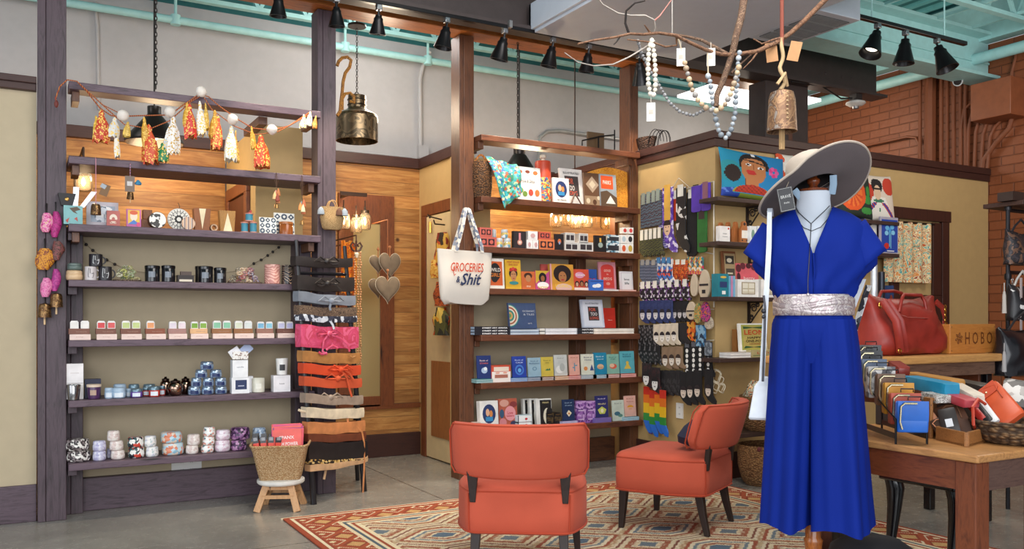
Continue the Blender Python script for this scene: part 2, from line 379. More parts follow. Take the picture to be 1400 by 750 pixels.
# header beam and steel
struct(MB(wood('6a3416', 'b0682f', (.5, 4, 4), .35, .1)).box(-.2, 5.95, 5.78, 5.98, 3.345, 3.50).build('beam_timber', smooth=0, bevel=.005))
sb = MB(M_STEEL).box(-2.5, 7.1, 5.50, 5.53, 3.33, 3.75).box(-2.5, 7.16, 5.42, 5.60, 3.31, 3.335).box(-2.5, 7.0, 5.42, 5.60, 3.74, 3.76)
for x in (2.35, 2.5, 6.4, 6.62, 6.75): 
 for z in (3.45, 3.6): sb.ell((x, 5.498, z), (.012, .008, .012), 8, 4)
struct(sb.build('beam_steel', smooth=0))
p0 = pY(1045, 118, 5.56); p1 = pY(1103, 118, 5.56)
struct(MB(M_STEEL).box(p0.x, p1.x, 5.545, 5.75, 2.63, 3.31).mat(flat('5d3a2c')).box(p0.x+.28, p0.x+.33, 5.54, 5.56, 2.63, 2.9).build('pillar_steel', smooth=0, bevel=.004))
# teal steel, deck, trusses
tb = MB(M_TEALL).box(4.9, 7.94, 4.92, 4.95, 3.46, 3.84).box(4.9, 7.94, 4.80, 5.07, 3.44, 3.47).box(4.9, 7.94, 4.80, 5.07, 3.83, 3.86).box(4.9,7.94,4.905,4.92,3.6,3.62)
struct(tb.build('beam_teal', smooth=0))
dk = MB(M_TEALD).box(-5, 8.1, -3, 7.7, 4.25, 4.32)
struct(dk.build('ceiling', smooth=0))
rb = MB(M_TEAL)
for k in range(60): rb.box(-4.5+k*.21, -4.44+k*.21, 2.5, 7.6, 4.215, 4.25)
struct(rb.build('ceiling_ribs', smooth=0))
TR = root('roof_truss', 'green painted zigzag roof truss along the top of the white wall', 'roof truss', (0, 7.45, 3.8), group='green roof trusses'); TR['kind'] = 'structure'
MB(M_TEALL).box(-4.5, 7.9, -.03, .03, 0, .035).build('chord', TR, smooth=0)
MB(M_TEALL).box(-4.5, 7.9, -.03, .03, .38, .415).build('chord', TR, smooth=0)
wb = MB(M_TEALL)
for k in range(30):
 x = -4.4+k*.41; wb.bar((x, 0, .02), (x+.2, 0, .39), .03, .03).bar((x+.2, 0, .39), (x+.41, 0, .02), .03, .03)
wb.build('web', TR, smooth=0)
for y, w in ((6.55, 'behind the timber header beam'), (4.4, 'above the short light track near the brick wall'), (3.6, 'nearest to the shop window')):
 t = dup(TR, (0, y, 3.8), 0, 'green painted zigzag roof truss '+w)
struct(MB(M_TEALL).box(7.80, 7.94, 2, 7.55, 3.8, 4.2).build('trim_6', smooth=0))
for i, x in enumerate((5.6, 6.3, 7.0, 7.5)):
 struct(MB(M_TEALL).box(x, x+.025, 3.4, 7.4, 3.84, 3.865).build('beam_bridging.%03d' % i, smooth=0))
# pipes
def pipe(name, pts, r, m, label, cat='pipe', group=None, seg=10):
 return tag(MB(m).tube(pts, r, seg).build(name), label, cat, group)
P = MB(M_TEALL).tube([(-3, 7.5, 3.64), (7.6, 7.5, 3.64)], .03, 12)
o = root('sprinkler_pipe', 'pale blue pipe running along the high white wall', 'pipe', (0, 7.5, 3.64))
MB(M_TEALL).tube([(-3, 0, 0), (7.6, 0, 0)], .032, 12).build('pipe_run', o)
for px in (240, 472, 585): 
 x = pY(px, 50, 7.5).x
 MB(M_TEALL).tube([(x, 0, .0), (x, 0, .18)], .012).lathe([(.04, -.04), (.042, 0), (.04, .04)], (x, 0, 0), 12).build('hanger', o)
pa = pX(1100, 163, 7.72); pb = pX(1400, 83, 7.72)
o = root('fire_main_pipe', 'thick pale blue pipe rising along the brick wall', 'pipe', (7.72, 0, 3.62))
MB(M_TEALL).tube([(0, 7.4, 0), (0, -1, 0)], .052, 14).build('pipe_run', o)
MB(M_TEALL).tube([(0, 4.22, 0), (0, 4.22, .6)], .045, 12).lathe([(.07,0),(.07,.05)], (0,4.22,.04), 12).build('riser', o)
GY = flat('a3a3a2', .4, .3)
pipe('conduit_pipe', [pY(135, 150, 7.588), pY(133, 40, 7.588), pY(130, 2, 7.588)], .012, M_WHITE, 'white painted conduit rising on the white wall behind the tassel garland')
pipe('conduit_pipe', [pY(575, 222, 7.56), pY(574, 108, 7.56), pY(578, 90, 7.56), pY(588, 70, 7.5)], .018, M_WHITE, 'pale conduit rising above the wall corner next to the brown door')
o = pipe('conduit_pipe', [pY(736, 235, 7.58), pY(738, 188, 7.58), pY(748, 180, 7.58), pY(765, 179, 7.58), pY(880, 195, 7.58)], .02, GY, 'grey metal conduit bending along the wall above the book shelves')
tag(MB(M_WHITE).box(-.05,.05,-.03,.02,-.06,.06).build('junction_box', loc=pY(578, 208, 7.57)), 'small white junction box on the conduit above the plank wall corner', 'junction box')
tag(MB(M_WHITE).tube([(1.9,0,.0),(3.2,0,.0)],.008,6).build('wall_cable', loc=(0, 7.585, 2.73)), 'thin pale cable running along the white wall above the pine planks', 'cable')
# brown conduits on the brick wall
M_CP = flat('7f4628', .5, var=.06)
def bx(px, py): return pX(px, py, 7.9)
k = 0
for px, r in ((1258, .018), (1266, .018), (1273, .05), (1287, .02), (1295, .016), (1304, .02), (1313, .016), (1320, .016)):
 tag(MB(M_CP).tube([bx(px, 245), bx(px, 130), bx(px+1, 100)], r, 8).build('conduit_pipe'), 'brown painted conduit standing upright on the brick wall, %s in the row above the room' % ORD[k], 'pipe', 'upright conduits on the brick wall'); k += 1
for k in range(5):
 px = 1332+k*9; 
 tag(MB(M_CP).tube([bx(px-18, 230), bx(px-18+k, 175+k*3), bx(px-14+k*1.5, 150+k*6), bx(px-3+k, 140+k*6), bx(1360, 134+k*6)], .016, 8).build('conduit_pipe'), 'brown painted conduit curving into the wall box, %s from the top' % ORD[k], 'pipe', 'curved conduits on the brick wall')
pipe('conduit_pipe', [bx(1385, 155), bx(1380, 175), bx(1362, 195), bx(1345, 218), bx(1342, 240)], .022, M_CP, 'brown painted conduit leaving the underside of the wall box at a slant')
pipe('conduit_pipe', [bx(1166, 203), bx(1240, 187), bx(1252, 188), bx(1257, 197), bx(1257, 230)], .014, M_CP, 'thin brown conduit arching over the bricks beside the upright conduits')
pipe('conduit_pipe', [bx(1384, 122), bx(1383, 100), bx(1388, 80), bx(1390, 62)], .014, M_CP, 'thin brown conduit rising from the top of the wall box')
a = bx(1355, 125); b = bx(1400, 157)
tag(MB(flat('8a4e30', .5)).box(-.28, 0, b.y-.02, a.y+.05, 0, .34).build('junction_box', loc=(7.94, 0, a.z-.30), bevel=.006), 'large square box painted brown like the bricks it hangs on', 'junction box')
# doors
def casing(name, X, y0, y1, zt, m, w=.1, side=-1):
 x0, x1 = (X-.03, X) if side < 0 else (X, X+.03)
 return MB(m).box(x0, x1, y0-w, y0, 0, zt).box(x0, x1, y1, y1+w, 0, zt).box(x0-.005*0, x1, y0-w, y1+w, zt, zt+w).build(name, smooth=0, bevel=.004)
M_CAS = wood('4f2613', '7e4522', (4, 4, .5), .45, .1)
ya = pX(586, 300, 3.11).y; zt = pX(600, 292, 3.11).z
o = struct(casing('door_1', 3.11, 6.35, ya, zt, M_CAS))
lf = MB(flat('d8c49a', .5, var=.05)).box(3.085, 3.108, 6.36, ya-.01, .01, zt-.01).mat(wood('7a4a28', 'a36a3c', (4, 4, .5))).box(3.078, 3.086, 6.45, ya-.12, .2, .85).build('door_leaf', o, bevel=.004)
MB(flat('c9a24c', .3, 1)).tube([pX(588,303,3.06), pX(588, 318, 3.06)], .012).build('door_hinge', lf)
c0 = pX(330, 262, 1.43)
o = struct(casing('door_2', 1.43, 6.45, 7.0, pX(345, 250, 1.43).z-.05, M_CAS, .09))
MB(flat('5a2d16')).box(1.412, 1.428, 6.46, 6.99, .01, pX(345, 250, 1.43).z-.06).build('door_leaf', o)
# right wall door with paisley curtain
xa = pY(1225, 300, 4.92).x; xb = pY(1284, 300, 4.92).x; zt = pY(1296, 305, 4.92).z
md = wood('2c1510', '43231a', (4, 4, .5), .45, .1, False)
o = struct(MB(md).box(xa-.1, xa, 4.885, 4.919, 0, zt).box(xb, xb+.1, 4.885, 4.919, 0, zt).box(xa-.1, xb+.12, 4.88, 4.919, zt, zt+.1).build('door_3', smooth=0, bevel=.004))
lf = MB(md).box(xa+.002, xb-.002, 4.895, 4.918, .01, 1.42).box(xb-.12, xb-.002, 4.895, 4.918, 1.42, zt-.01).build('door_leaf', o, bevel=.004)
MB(flat('222222', .3, .9)).ell((xb-.06, 4.86, 1.12), .025).tube([(xb-.06, 4.9, 1.12), (xb-.06, 4.86, 1.12)], .01).build('door_knob', lf)
b = MB(patt(['c9551f', 'e0d09c', '4aa0a0', 'e8dcae', 'e08a3c', 'efe3b8', 'a33a22', 'dccb94', '5f8a7a'], 15, 'blob'))
x0 = pY(1206, 300, 4.87).x; x1 = pY(1271, 300, 4.87).x; zb = pY(1240, 386, 4.87).z; ztt = pY(1240, 304, 4.87).z
n = 60
def cyv(t): return 4.855+.018*sin(t*2*pi*5)
b.loft([[(x0+(x1-x0)*i/n, cyv(i/n)+d, z) for i in range(n+1)] for z, d in ((zb, 0), (ztt, 0), (ztt, .004), (zb, .004))], False, False)
o = tag(b.build('curtain'), 'paisley curtain in orange, teal and cream hanging in the dark doorway', 'curtain')
MB(flat('222222', .4, .8)).tube([(x0-.05, 4.86, ztt), (x1+.05, 4.86, ztt)], .008).build('curtain_rod', o)
# outlets
def outlet(p, face, label, w=.12, two=True):
 m = flat('efeeea', .35, var=0); b = MB(m)
 if face == 'y': b.box(-w/2, w/2, -.008, 0, -.06, .06)
 else: b.box(-.008, 0, -.04, .04, -.06, .06)
 b.mat(flat('55524e'))
 for dz in (-.025, .025):
  for dx in ((-.03, .03) if face == 'y' else (0,)):
   for e in (-.006, .006):
    if face == 'y': b.box(dx+e-.0015, dx+e+.0015, -.0085, -.0078, dz-.006, dz+.006)
    else: b.box(-.0085, -.0078, e-.0015, e+.0015, dz-.006, dz+.006)
 return tag(b.build('wall_outlet', loc=p, smooth=0), label, 'outlet')
outlet(pY(255, 636, 6.12)+Vector((0, -.001, 0)), 'y', 'white double power outlet under the lowest shelf of floral tins', .19)
outlet(pX(930, 561, 4.53)+Vector((-.001, 0, 0)), 'x', 'white power outlet on the tan wall under the socks')
# soffit boxes
b = MB(flat('c4ccd8', .5, var=.02)).box(3.25, 4.69, 2.6, 5.42, 3.29, 3.5).box(3.22, 3.25, 2.6, 5.45, 3.31, 3.5).box(3.22, 4.69, 5.42, 5.45, 3.31, 3.5)
struct(b.build('ceiling_soffit', smooth=0, bevel=.004))
b = MB(flat('bcc4d0', .5, var=.02)).box(4.69, 5.1, 4.08, 4.74, 3.29, 3.75)
o = tag(b.build('air_duct', bevel=.004), 'grey metal air duct with vent grilles next to the flat ceiling panel', 'air duct')
g = MB(flat('3c3e40', .6)); 
for j in range(4): g.box(4.73, 5.06, 4.14+j*.14, 4.25+j*.14, 3.286, 3.29)
g.mat(flat('8b8d8f'))
for j in range(40): g.box(4.735+j*.008, 4.737+j*.008, 4.14, 4.68, 3.284, 3.286)
g.build('vent_grille', o, smooth=0)
L = pZ(928, 134, 3.47); T = pZ(984, 114, 3.47)
struct(MB(flat('ffffff', .5, emit=1.3, var=0)).box(T.x, T.x+1.4, T.y, L.y, 3.47, 3.5).build('ceiling_light_panel', smooth=0))
# mirror on plank wall
def frameY(name, x0, x1, z0, z1, Y, w, m, label, cat='mirror', glassm=None, hw=None):
 hw = hw or w
 o = root(name, label, cat, ((x0+x1)/2, Y, z0)); cx = (x0+x1)/2; h = z1-z0; a = (x1-x0)/2
 MB(m).box(-a, -a+w, -.03, 0, 0, h).box(a-w, a, -.03, 0, 0, h).box(-a+w, a-w, -.028, 0, h-hw, h).box(-a+w, a-w, -.028, 0, 0, w*.7).build('frame', o, bevel=.003)
 MB(glassm).box(-a+w, a-w, -.012, -.002, w*.7, h-hw).build('mirror_glass', o); return o
mg = flat('d9d4c8', .04, 1, var=0)
a = pY(462, 270, 7.19); b = pY(538, 270, 7.19); z0 = pY(500, 556, 7.19).z
frameY('wall_mirror', a.x, b.x, z0, pY(500, 266, 7.19).z, 7.198, .13, M_CAS, 'tall wood framed mirror on the pine plank wall behind the stuffed hearts', glassm=flat('d9c48c', .4, 1, var=0), hw=.25)  # rough glass tinted tan, standing in for the tan wall's reflection
o = root('framed_mirror', 'brown framed mirror behind the glowing jar lamps over the book shelves', 'mirror', (4.528, 6.7, 1.2))
ym, yn = pX(840, 300, 4.52).y-6.7, pX(748, 300, 4.52).y-6.7
zt = pX(790, 272, 4.52).z-1.2
MB(M_CAS).box(-.03, 0, ym-.04, ym+.04, -.2, zt).box(-.03, 0, yn-.05, yn, -.2, zt).box(-.03, 0, ym, yn, zt, zt+.09).build('frame', o, bevel=.003)
MB(mg).box(-.01, -.002, ym+.04, yn-.05, -.2, zt).build('mirror_glass', o)
struct(MB(M_CAS).box(2.25, 3.11, 7.17, 7.2, .42, .46).build('trim_7', smooth=0))
# ================================================================= builders for shelf goods
def art(b, w, h, y, ops):
 """flat printed shapes on a front face; coordinates 0..1"""
 for i, op in enumerate(ops):
  yy = y-.0006*(i+1); k = op[0]; b.mat(flat(op[-1], .5, var=0))
  if k == 'r': b.rect((op[1]-.5)*w, (op[2]-.5)*w, op[3]*h, op[4]*h, yy)
  elif k == 'o': b.oval((op[1]-.5)*w, op[2]*h, op[3]*w, op[4]*h, yy)
  elif k == 't': b.text(op[1], (op[2]-.5)*w, op[3]*h, op[4]*w, op[5]*h, yy, .012)
  elif k == 'p': b.poly([((x-.5)*w, z*h) for x, z in op[1]], yy)
 return b
def span(pl, pr, yt, Y, z0):
 a = pY(pl, yt, Y); c = pY(pr, yt, Y); m = pY((pl+pr)/2, yt, Y)
 return (a.x+c.x)/2, abs(c.x-a.x), m.z-z0
def cf(px):
 r = (px-CX)/F; return (RX-FX*r)/sqrt(1+r*r)
def card_box(pl, pr, yt, Y, z0, col, label, cat='box', ops=(), d=.07, name='gift_box', group=None, rz=0, lid=None, m=None):
 x, w, h = span(pl, pr, yt, Y, z0)
 b = MB(m or flat(col, .5)).box(-w/2, w/2, 0, d, 0, h); art(b, w, h, 0, ops)
 o = b.build(name, loc=(x, Y, z0+.0005), rz=rz, smooth=0)
 tag(o, label, cat, group)
 if lid: MB(flat(lid, .5)).box(-w/2-.002, w/2+.002, -.002, d+.002, h-.012, h+.002).build('lid', o, smooth=0)
 return o
def book(pl, pr, yt, Y, z0, col, label, ops=(), t=.018, group=None, m=None, lean=5, rz=0, name='book'):
 x, w, h = span(pl, pr, yt, Y, z0); cm = m or flat(col, .4)
 b = MB(cm).box(-w/2, w/2, 0, .002, 0, h).box(-w/2, w/2, t-.002, t, 0, h).box(-w/2, -w/2+.002, .002, t-.002, 0, h)
 b.mat(flat('efe8d8', .8)).box(-w/2+.002, w/2-.003, .002, t-.002, .003, h-.003)
 art(b, w, h, 0, ops)
 return tag(b.build(name, loc=(x, Y, z0+.002), smooth=0, rot=(R(-lean), 0, rz)), label, 'book', group)
def flatbook(pl, pr, z, t, Y, col, label, edge='f1ede4', group=None, d=.13, spine=None, dx=0):
 x, w, _ = span(pl, pr, 400, Y, z)
 b = MB(flat(col, .4)).box(-w/2, w/2, 0, d, 0, .0025).box(-w/2, w/2, 0, d, t-.0025, t).box(-w/2, w/2, d-.003, d, 0, t)
 b.mat(flat(edge, .8)).box(-w/2+.002, w/2-.002, .002, d-.003, .0025, t-.0025)
 if spine:
  b.mat(flat(col, .4)).box(-w/2, w/2, -.002, .002, 0, t); b.mat(flat('f2f2f2', .5, var=0)).text(spine, .02, t/2, w*.72, t*.5, -.0026, .03)
 return tag(b.build('book', loc=(x+dx, Y, z+.0005), smooth=0), label, 'book', group)
def tin(pl, pr, yt, Y, z0, m, lidm, label, group=None, cat='tin', squat=1, name='candle_tin', label_m=None, seg=20):
 x, w, h = span(pl, pr, yt, Y, z0); r = w/2*cf((pl+pr)/2)
 c = (0, 0, 0)
 o = MB(m).lathe([(r*.82, 0), (r*.97, h*.1), (r, h*.35), (r*.97, h*.58), (r*.86, h*.66)], c, seg).build(name, loc=(x, Y+r, z0+.0005), smooth=50)
 MB(lidm).lathe([(r*.9, h*.62), (r*.95, h*.64), (r*.93, h*.9), (r*.8, h*.985), (r*.3, h)], c, seg).build('lid', o, smooth=50)
 if label_m: lab_strip(o, r*1.01, h*.12, h*.52, label_m)
 return tag(o, label, cat, group)
def lab_strip(o, r, z0, z1, m, a0=-135, a1=-60, name='label'):
 n = 8; b = MB(m)
 for s in (0, 1):
  rr = r+.0008*s
  b.add([(rr*cos(R(a0+(a1-a0)*i/n)), rr*sin(R(a0+(a1-a0)*i/n)), z) for z in (z0, z1) for i in range(n+1)], [(i, i+1, n+2+i, n+1+i) for i in range(n)])
 return b.build(name, o)
def jar(pl, pr, yt, Y, z0, m, label, group=None, lid=None, lab=None, name='candle_jar', cat='candle', taper=1.0, rim=True, wick=False, seg=22):
 x, w, h = span(pl, pr, yt, Y, z0); r = w/2*cf((pl+pr)/2)
 o = MB(m).lathe([(r*.9*taper, 0), (r*taper, h*.03), (r, h*.97), (r*.96, h), (r*.92, h*.97), (r*.92, h*.86)], (0, 0, 0), seg).build(name, loc=(x, Y+r, z0+.0005), smooth=40)
 if lid: MB(lid).lathe([(r*1.04, h*.84), (r*1.04, h*1.0), (r*.9, h*1.03)], (0, 0, 0), seg).build('lid', o)
 if lab: lab_strip(o, r*1.012, h*.28, h*.64, lab, -125, -75)
 if wick: MB(flat('2a2420')).tube([(0, 0, h*.86), (0, 0, h*.96)], .0015, 5).build('wick', o)
 return tag(o, label, cat, group)
def chain(name, p, ztop, label, link=.032, r=.0035, w=.011):
 b = MB(flat('2a2320', .4, .7)); L = ztop-p.z; n = int(L/(link*.78))
 for i in range(n):
  zc = (i+.5)*L/n; pts = []
  for j in range(10):
   a = 2*pi*j/10; u = w*.62*cos(a); v = link*.5*sin(a)
   pts.append((u, 0, zc+v) if i % 2 else (0, u, zc+v))
  b.tube(pts, r, 5, True)
 return tag(b.build(name, loc=p), label, 'chain')
# ================================================================= left shelving
SL = [pY(90, y, 5.75).z for y in (110, 212, 305, 382, 465, 548, 635)]
SRr = [pY(650, y, 5.75).z for y in (182, 267, 336, 393.5, 458, 524, 590)]
o = root('shelf_unit', 'tall open shelf unit of purple-stained planks hung with a tassel garland', 'shelving', (1, 5.93, 0))
SU = o
ends = [1.762, 1.762, 1.762, 1.652, 1.652, 1.72, 1.652]
for i, (z, e) in enumerate(zip(SL, ends)):
 y1 = 6.1-5.93 if i else 5.9-5.93
 th = .045 if i < 3 else .04
 MB(wood('35262e', '64505c', (.5, 4, 4), .5, .25)).box(.24-1, e-1, 5.75-5.93, y1 if i < 3 else 5.999-5.93, z-th, z).box(.34-1, min(e, 1.65)-1, (y1 if i<3 else 5.999-5.93), y1, z-th, z).build('shelf', o, smooth=0, bevel=.004)
 if 1 < i: 
  for x in (.24, ): MB(M_PURP).box(x-1, x+.05-1, 5.86-5.93, 5.98-5.93, z-th-.045, z-th).build('bracket', o, smooth=0, bevel=.003)
 if i < 3: MB(M_BRN).box(.26-1, .30-1, 5.80-5.93, 5.98-5.93, z-th-.06, z-th).build('bracket', o, smooth=0, bevel=.003); MB(M_BRN).box(1.69-1, 1.73-1, 5.80-5.93, 5.98-5.93, z-th-.06, z-th).build('bracket', o, smooth=0, bevel=.003)
MB(M_BRN).box(1.38-1, 1.44-1, 5.9-5.93, 6.35-5.93, SL[0]-.1, SL[0]-.046).build('cross_beam', o, smooth=0, bevel=.003)
o = root('shelf_unit', 'tall open shelf unit of red-brown planks filled with books and gift boxes', 'shelving', (3.7, 5.93, 0))
SU2 = o
for i, z in enumerate(SRr):
 y1 = 6.1-5.93 if i else 5.92-5.93
 xe = 4.47 if i in (0,1,2,3,4) else 4.50
 yb = .068 if i > 1 else y1
 MB(wood('3c1f16', '6b3e28', (.5, 4, 4), .45, .12)).box(2.985-3.7, xe-3.7, 5.75-5.93, min(yb,y1) , z-.045, z).box(2.985-3.7, 3.99-3.7, min(yb,y1), y1, z-.045, z).build('shelf', o, smooth=0, bevel=.004)
 if i > 3: MB(M_BRN).box(2.985-3.7, 3.03-3.7, 5.86-5.93, 5.98-5.93, z-.09, z-.045).build('bracket', o, smooth=0, bevel=.003)
 else: MB(M_BRN).box(4.38-3.7, 4.43-3.7, 5.80-5.93, 5.98-5.93, z-.10, z-.045).build('bracket', o, smooth=0, bevel=.003); MB(M_BRN).box(2.985-3.7, 3.03-3.7, 5.80-5.93, 5.98-5.93, z-.10, z-.045).build('bracket', o, smooth=0, bevel=.003)
chain('hanging_chain', pY(213, 121, 5.82), 4.2, 'dark chain holding up the top plank above the tassel garland')
chain('hanging_chain', pY(708, 190, 5.82), 4.2, 'dark chain holding up the top plank above the book shelves')
# ---- shelf 7 tins
z = SL[6]; Yf = 5.8
def TP(*c, s=45, k='voronoi', sd=0): return patt(list(c), s*2.2, k, .35, sd)
floral_bw = TP('2b2426', 'e8e2dc', '4a3e40', '8a7d7d', s=60); lil = TP('c9c6de', 'dedbe8', 'b3aed0', s=60); crm = TP('e6d9d2', 'efe6e0', 'd8c3bd', s=50)
mul = TP('f2efe9', 'd34a3a', '3a5a5c', 'f2efe9', '2b2a33', s=50); wfl = TP('eceaea', 'cfd0dc', 'b8c4c2', 'efe9e4', s=55); blf = TP('b9d3df', '8fb8cc', 'e7d4c2', 'c9dfe6', 'e08a6a', s=30)
sal = TP('f0eeea', '6f8a8f', 'e3a090', 'f5f3ef', s=50); pnk = TP('e8d6df', 'd9bccb', 'efe6ec', s=40); prp = TP('4a2d52', '8a5a88', '2a1a30', 'b98ab0', s=45); blu = TP('9fb4cc', 'c9d6e4', '7a90ae', s=50)
def stack(xs, ys, m, desc, grp='patterned tins on the lowest shelf', names=('bottom', 'top'), Y=Yf):
 """xs: list of (pl, pr) from bottom up; ys: top pixels from bottom up"""
 zz = z; pos = {1: ('alone',), 2: ('lower', 'upper'), 3: ('lowest', 'middle', 'topmost')}[len(xs)]
 for (a, c), yt, w in zip(xs, ys, pos):
  x, ww, h = span(a, c, yt, Y, zz); tin(a, c, yt, Y, zz, m, m, '%s, %s of its stack' % (desc, w) if w != 'alone' else desc, grp); zz += h+.001
stack([(91, 126), (90, 124)], [617, 601], floral_bw, 'black and white floral tin at the post end')
stack([(127, 146), (127, 146)], [617, 603], lil, 'small lilac tin beside the black and white floral tins')
stack([(152, 172), (150, 170), (147, 165)], [616, 603, 589], crm, 'small cream tin in the tower beside the lilac tins')
stack([(176, 199), (175, 198)], [612, 598], mul, 'red and black flowered tin beside the cream tower')
stack([(200, 218), (198, 215)], [611, 596], wfl, 'pale grey tin beside the red and black flowered tins')
stack([(223, 254), (221, 252)], [606, 591], blf, 'wide light blue floral tin above the power outlet')
stack([(255, 273), (257, 275)], [609, 594], crm, 'small cream pink tin beside the wide light blue tins')
stack([(276, 294), (278, 295), (279, 296)], [609, 597, 584], sal, 'small white floral tin in the tower beside the pink tins')
stack([(295, 317), (296, 317)], [602, 588], pnk, 'pale pink tin between the white tower and the purple tins')
stack([(317, 340), (317, 345)], [602, 585], prp, 'dark purple floral tin near the seagrass basket')
stack([(345, 368), (347, 366)], [600, 585], blu, 'blue and white tin standing behind the seagrass basket', Y=5.86)
tin(184, 198, 606, 5.9, z, wfl, wfl, 'tiny white tin half hidden behind the red and black flowered tins', 'patterned tins on the lowest shelf')
tin(146, 153, 613, 5.9, z, lil, lil, 'tiny lilac tin peeping out behind the cream tower', 'patterned tins on the lowest shelf')
# ---- shelf 6
z = SL[5]
card_box(89, 114, 524, 5.86, z, 'e9e2e0', 'white upright carton, the lower of two behind the silver cup', ops=[('r', .3, .7, .5, .52, 'cfc5c2')])
card_box(90, 114, 497, 5.86, z+(pY(100, 524, 5.86).z-z)+.002, 'eee8e8', 'white upright carton, the upper of two behind the silver cup', ops=[('r', .25, .75, .5, .53, 'cfc5c2')])
jar(91, 111, 526, 5.76, z, flat('8c8a8a', .12, .9), 'dark silver metal cup in front of the white cartons', name='metal_cup', cat='cup', taper=.8)
card_box(116, 138, 518, 5.9, z, '20233f', 'dark navy carton behind the purple candle', d=.05)
jar(119, 139, 526, 5.79, z, flat('4b2a55', .3), 'purple candle cup with a cream lid and gold print', lid=flat('e4cdb6'), lab=flat('b79a86', .4), taper=.82)
lb = flat('a9bfd4', .35); rd = flat('b9382c', .3); gl = flat('6f8794', .3, .5); vio = flat('6a4aa0', .3)
G = 'small round travel tins on the shelf with the blue pyramid'
for a, c, yt, Y, m, d in ((143, 156, 530, 5.8, lb, 'pale blue round tin nearest to the purple candle'), (154, 173, 530, 5.78, lb, 'large pale blue round tin, second from the purple candle'),
                          (172, 180, 531, 5.86, lb, 'pale blue tin half hidden behind the violet tin'), (155, 174, 525, 5.93, lb, 'blue tin in the back row behind the pale blue tins'),
                          (176, 192, 525, 5.93, gl, 'steel blue tin in the back row behind the violet tin'),
                          (179, 196, 531, 5.78, vio, 'violet round tin beside the red tins'), (195, 206, 529, 5.86, rd, 'red round tin behind the violet and red tins'), (204, 220, 528, 5.78, rd, 'bright red round tin with a blue base, foremost of the red ones'),
                          (218, 227, 527, 5.86, rd, 'red round tin squeezed beside the copper globes'), (196, 214, 525, 5.95, gl, 'steel blue tin in the back row behind the red tins')):
 tin(a, c, yt, Y, z, m, gl if m != lb else lb, d, G, label_m=flat('dfe6ee'))
cop = flat('9a7c6c', .15, 1)
for a, c, yt, Y, d in ((230, 253, 518, 5.77, 'mottled copper globe candle in front of the other globes'), (219, 236, 515, 5.88, 'copper globe candle behind, beside the red tins'), (246, 264, 515, 5.88, 'copper globe candle behind, beside the blue tin pyramid')):
 x, w, h = span(a, c, yt, Y, z); r = w/2
 o = MB(cop).lathe([(r*.5, 0), (r*.85, h*.15), (r, h*.42), (r*.85, h*.68), (r*.55, h*.8)], (0, 0, 0), 20).build('globe_candle', loc=(x, Y+r, z+.0005), smooth=60)
 MB(flat('4a3a34', .2, 1)).lathe([(r*.6, h*.78), (r*.62, h*.88), (r*.25, h*.92), (r*.16, h)], (0, 0, 0), 16).build('lid', o, smooth=60); tag(o, d, 'candle', 'copper globe candles')
bt = patt(['8fa3bd', '6e86a6', 'a9b9cc'], 60, 'blob', .3); nb = flat('1c2d5c', .4); sv = flat('9fb0c4', .25, .7)
G = 'pyramid of blue candle tins'
rows = [([(258, 276), (276.5, 294), (295, 312)], 528), ([(262, 277), (278, 294), (295, 311)], 516), ([(268, 285), (288, 305)], 505), ([(275, 294)], 494)]
zz = z; rn = ['bottom', 'second', 'third', 'top']
for ri, (cells, yt) in enumerate(rows):
 for ci, (a, c) in enumerate(cells):
  x, w, h = span(a, c, yt, 5.79, zz)
  tin(a, c, yt, 5.79, zz, bt, sv, 'blue navy-labelled tin, %s, %s row of the pyramid' % (('only one' if len(cells) == 1 else ('at the copper globe end', 'in the middle', 'at the white carton end')[ci if len(cells) == 3 else ci*2]), rn[ri]), G, label_m=nb)
 zz += h+.001
card_box(317, 341, 516, 5.79, z, 'f0f0f2', 'white candle carton with a navy panel under the star cards', ops=[('r', .2, .85, .25, .85, '27365e'), ('r', .35, .7, .45, .5, 'c9cde0')])
card_box(338, 346, 514, 5.84, z, 'e9e9ee', 'white carton edge showing behind the navy-panel carton', d=.05)
zz = z+span(317, 341, 516, 5.79, z)[2]+.001
card_box(318, 339, 492, 5.79, zz, 'f3f3f5', 'white candle carton stacked on the navy-panel carton', ops=[('t', 'candle', .5, .6, .45, .08, '8a8a96')])
x, w, h = span(318, 339, 492, 5.79, zz); zz += h
o = root('gift_card', 'white and pale blue star shaped cards standing on the white carton', 'card', (x, 5.79, zz+.001))
def star(cx, cz, w, h, a, m, y, nm='card'):
 pts = [(cx+cos(a)*u*w-sin(a)*v*h, cz+sin(a)*u*w+cos(a)*v*h) for u, v in ((-.5, -.5), (.5, -.5), (.5, .5), (-.5, .5))]
 return MB(m).prism(pts, y, y+.002).build(nm, o, smooth=0)
star(-.035, .05, .07, .055, .6, flat('eeeef2'), 0); star(.035, .065, .085, .06, .75, flat('aebcdc'), .006); star(0, .03, .10, .05, 0, TP('f1eee9', 'a08a80', 'f1eee9', 'efe9e4', s=90), -.004)
jar(346, 364, 517, 5.79, z, flat('dcd8c8', .15), 'clear glass candle of cream wax with a pale label', lab=flat('efece0'), wick=True)
card_box(374, 397, 513, 5.79, z, 'efecef', 'white candle carton at the end of the shelf near the belts', ops=[('t', 'luxe', .5, .5, .3, .08, '77747c')])
x, w, h = span(374, 397, 513, 5.79, z)
jar(379, 396, 490, 5.80, z+h+.002, flat('ebe8e4', .25), 'white candle glass standing on the white carton near the belts', lab=flat('3a3a3e'), taper=.85, wick=True)
card_box(391, 400, 513, 5.87, z, '3a3034', 'dark carton behind the white candle carton near the belts', d=.04)
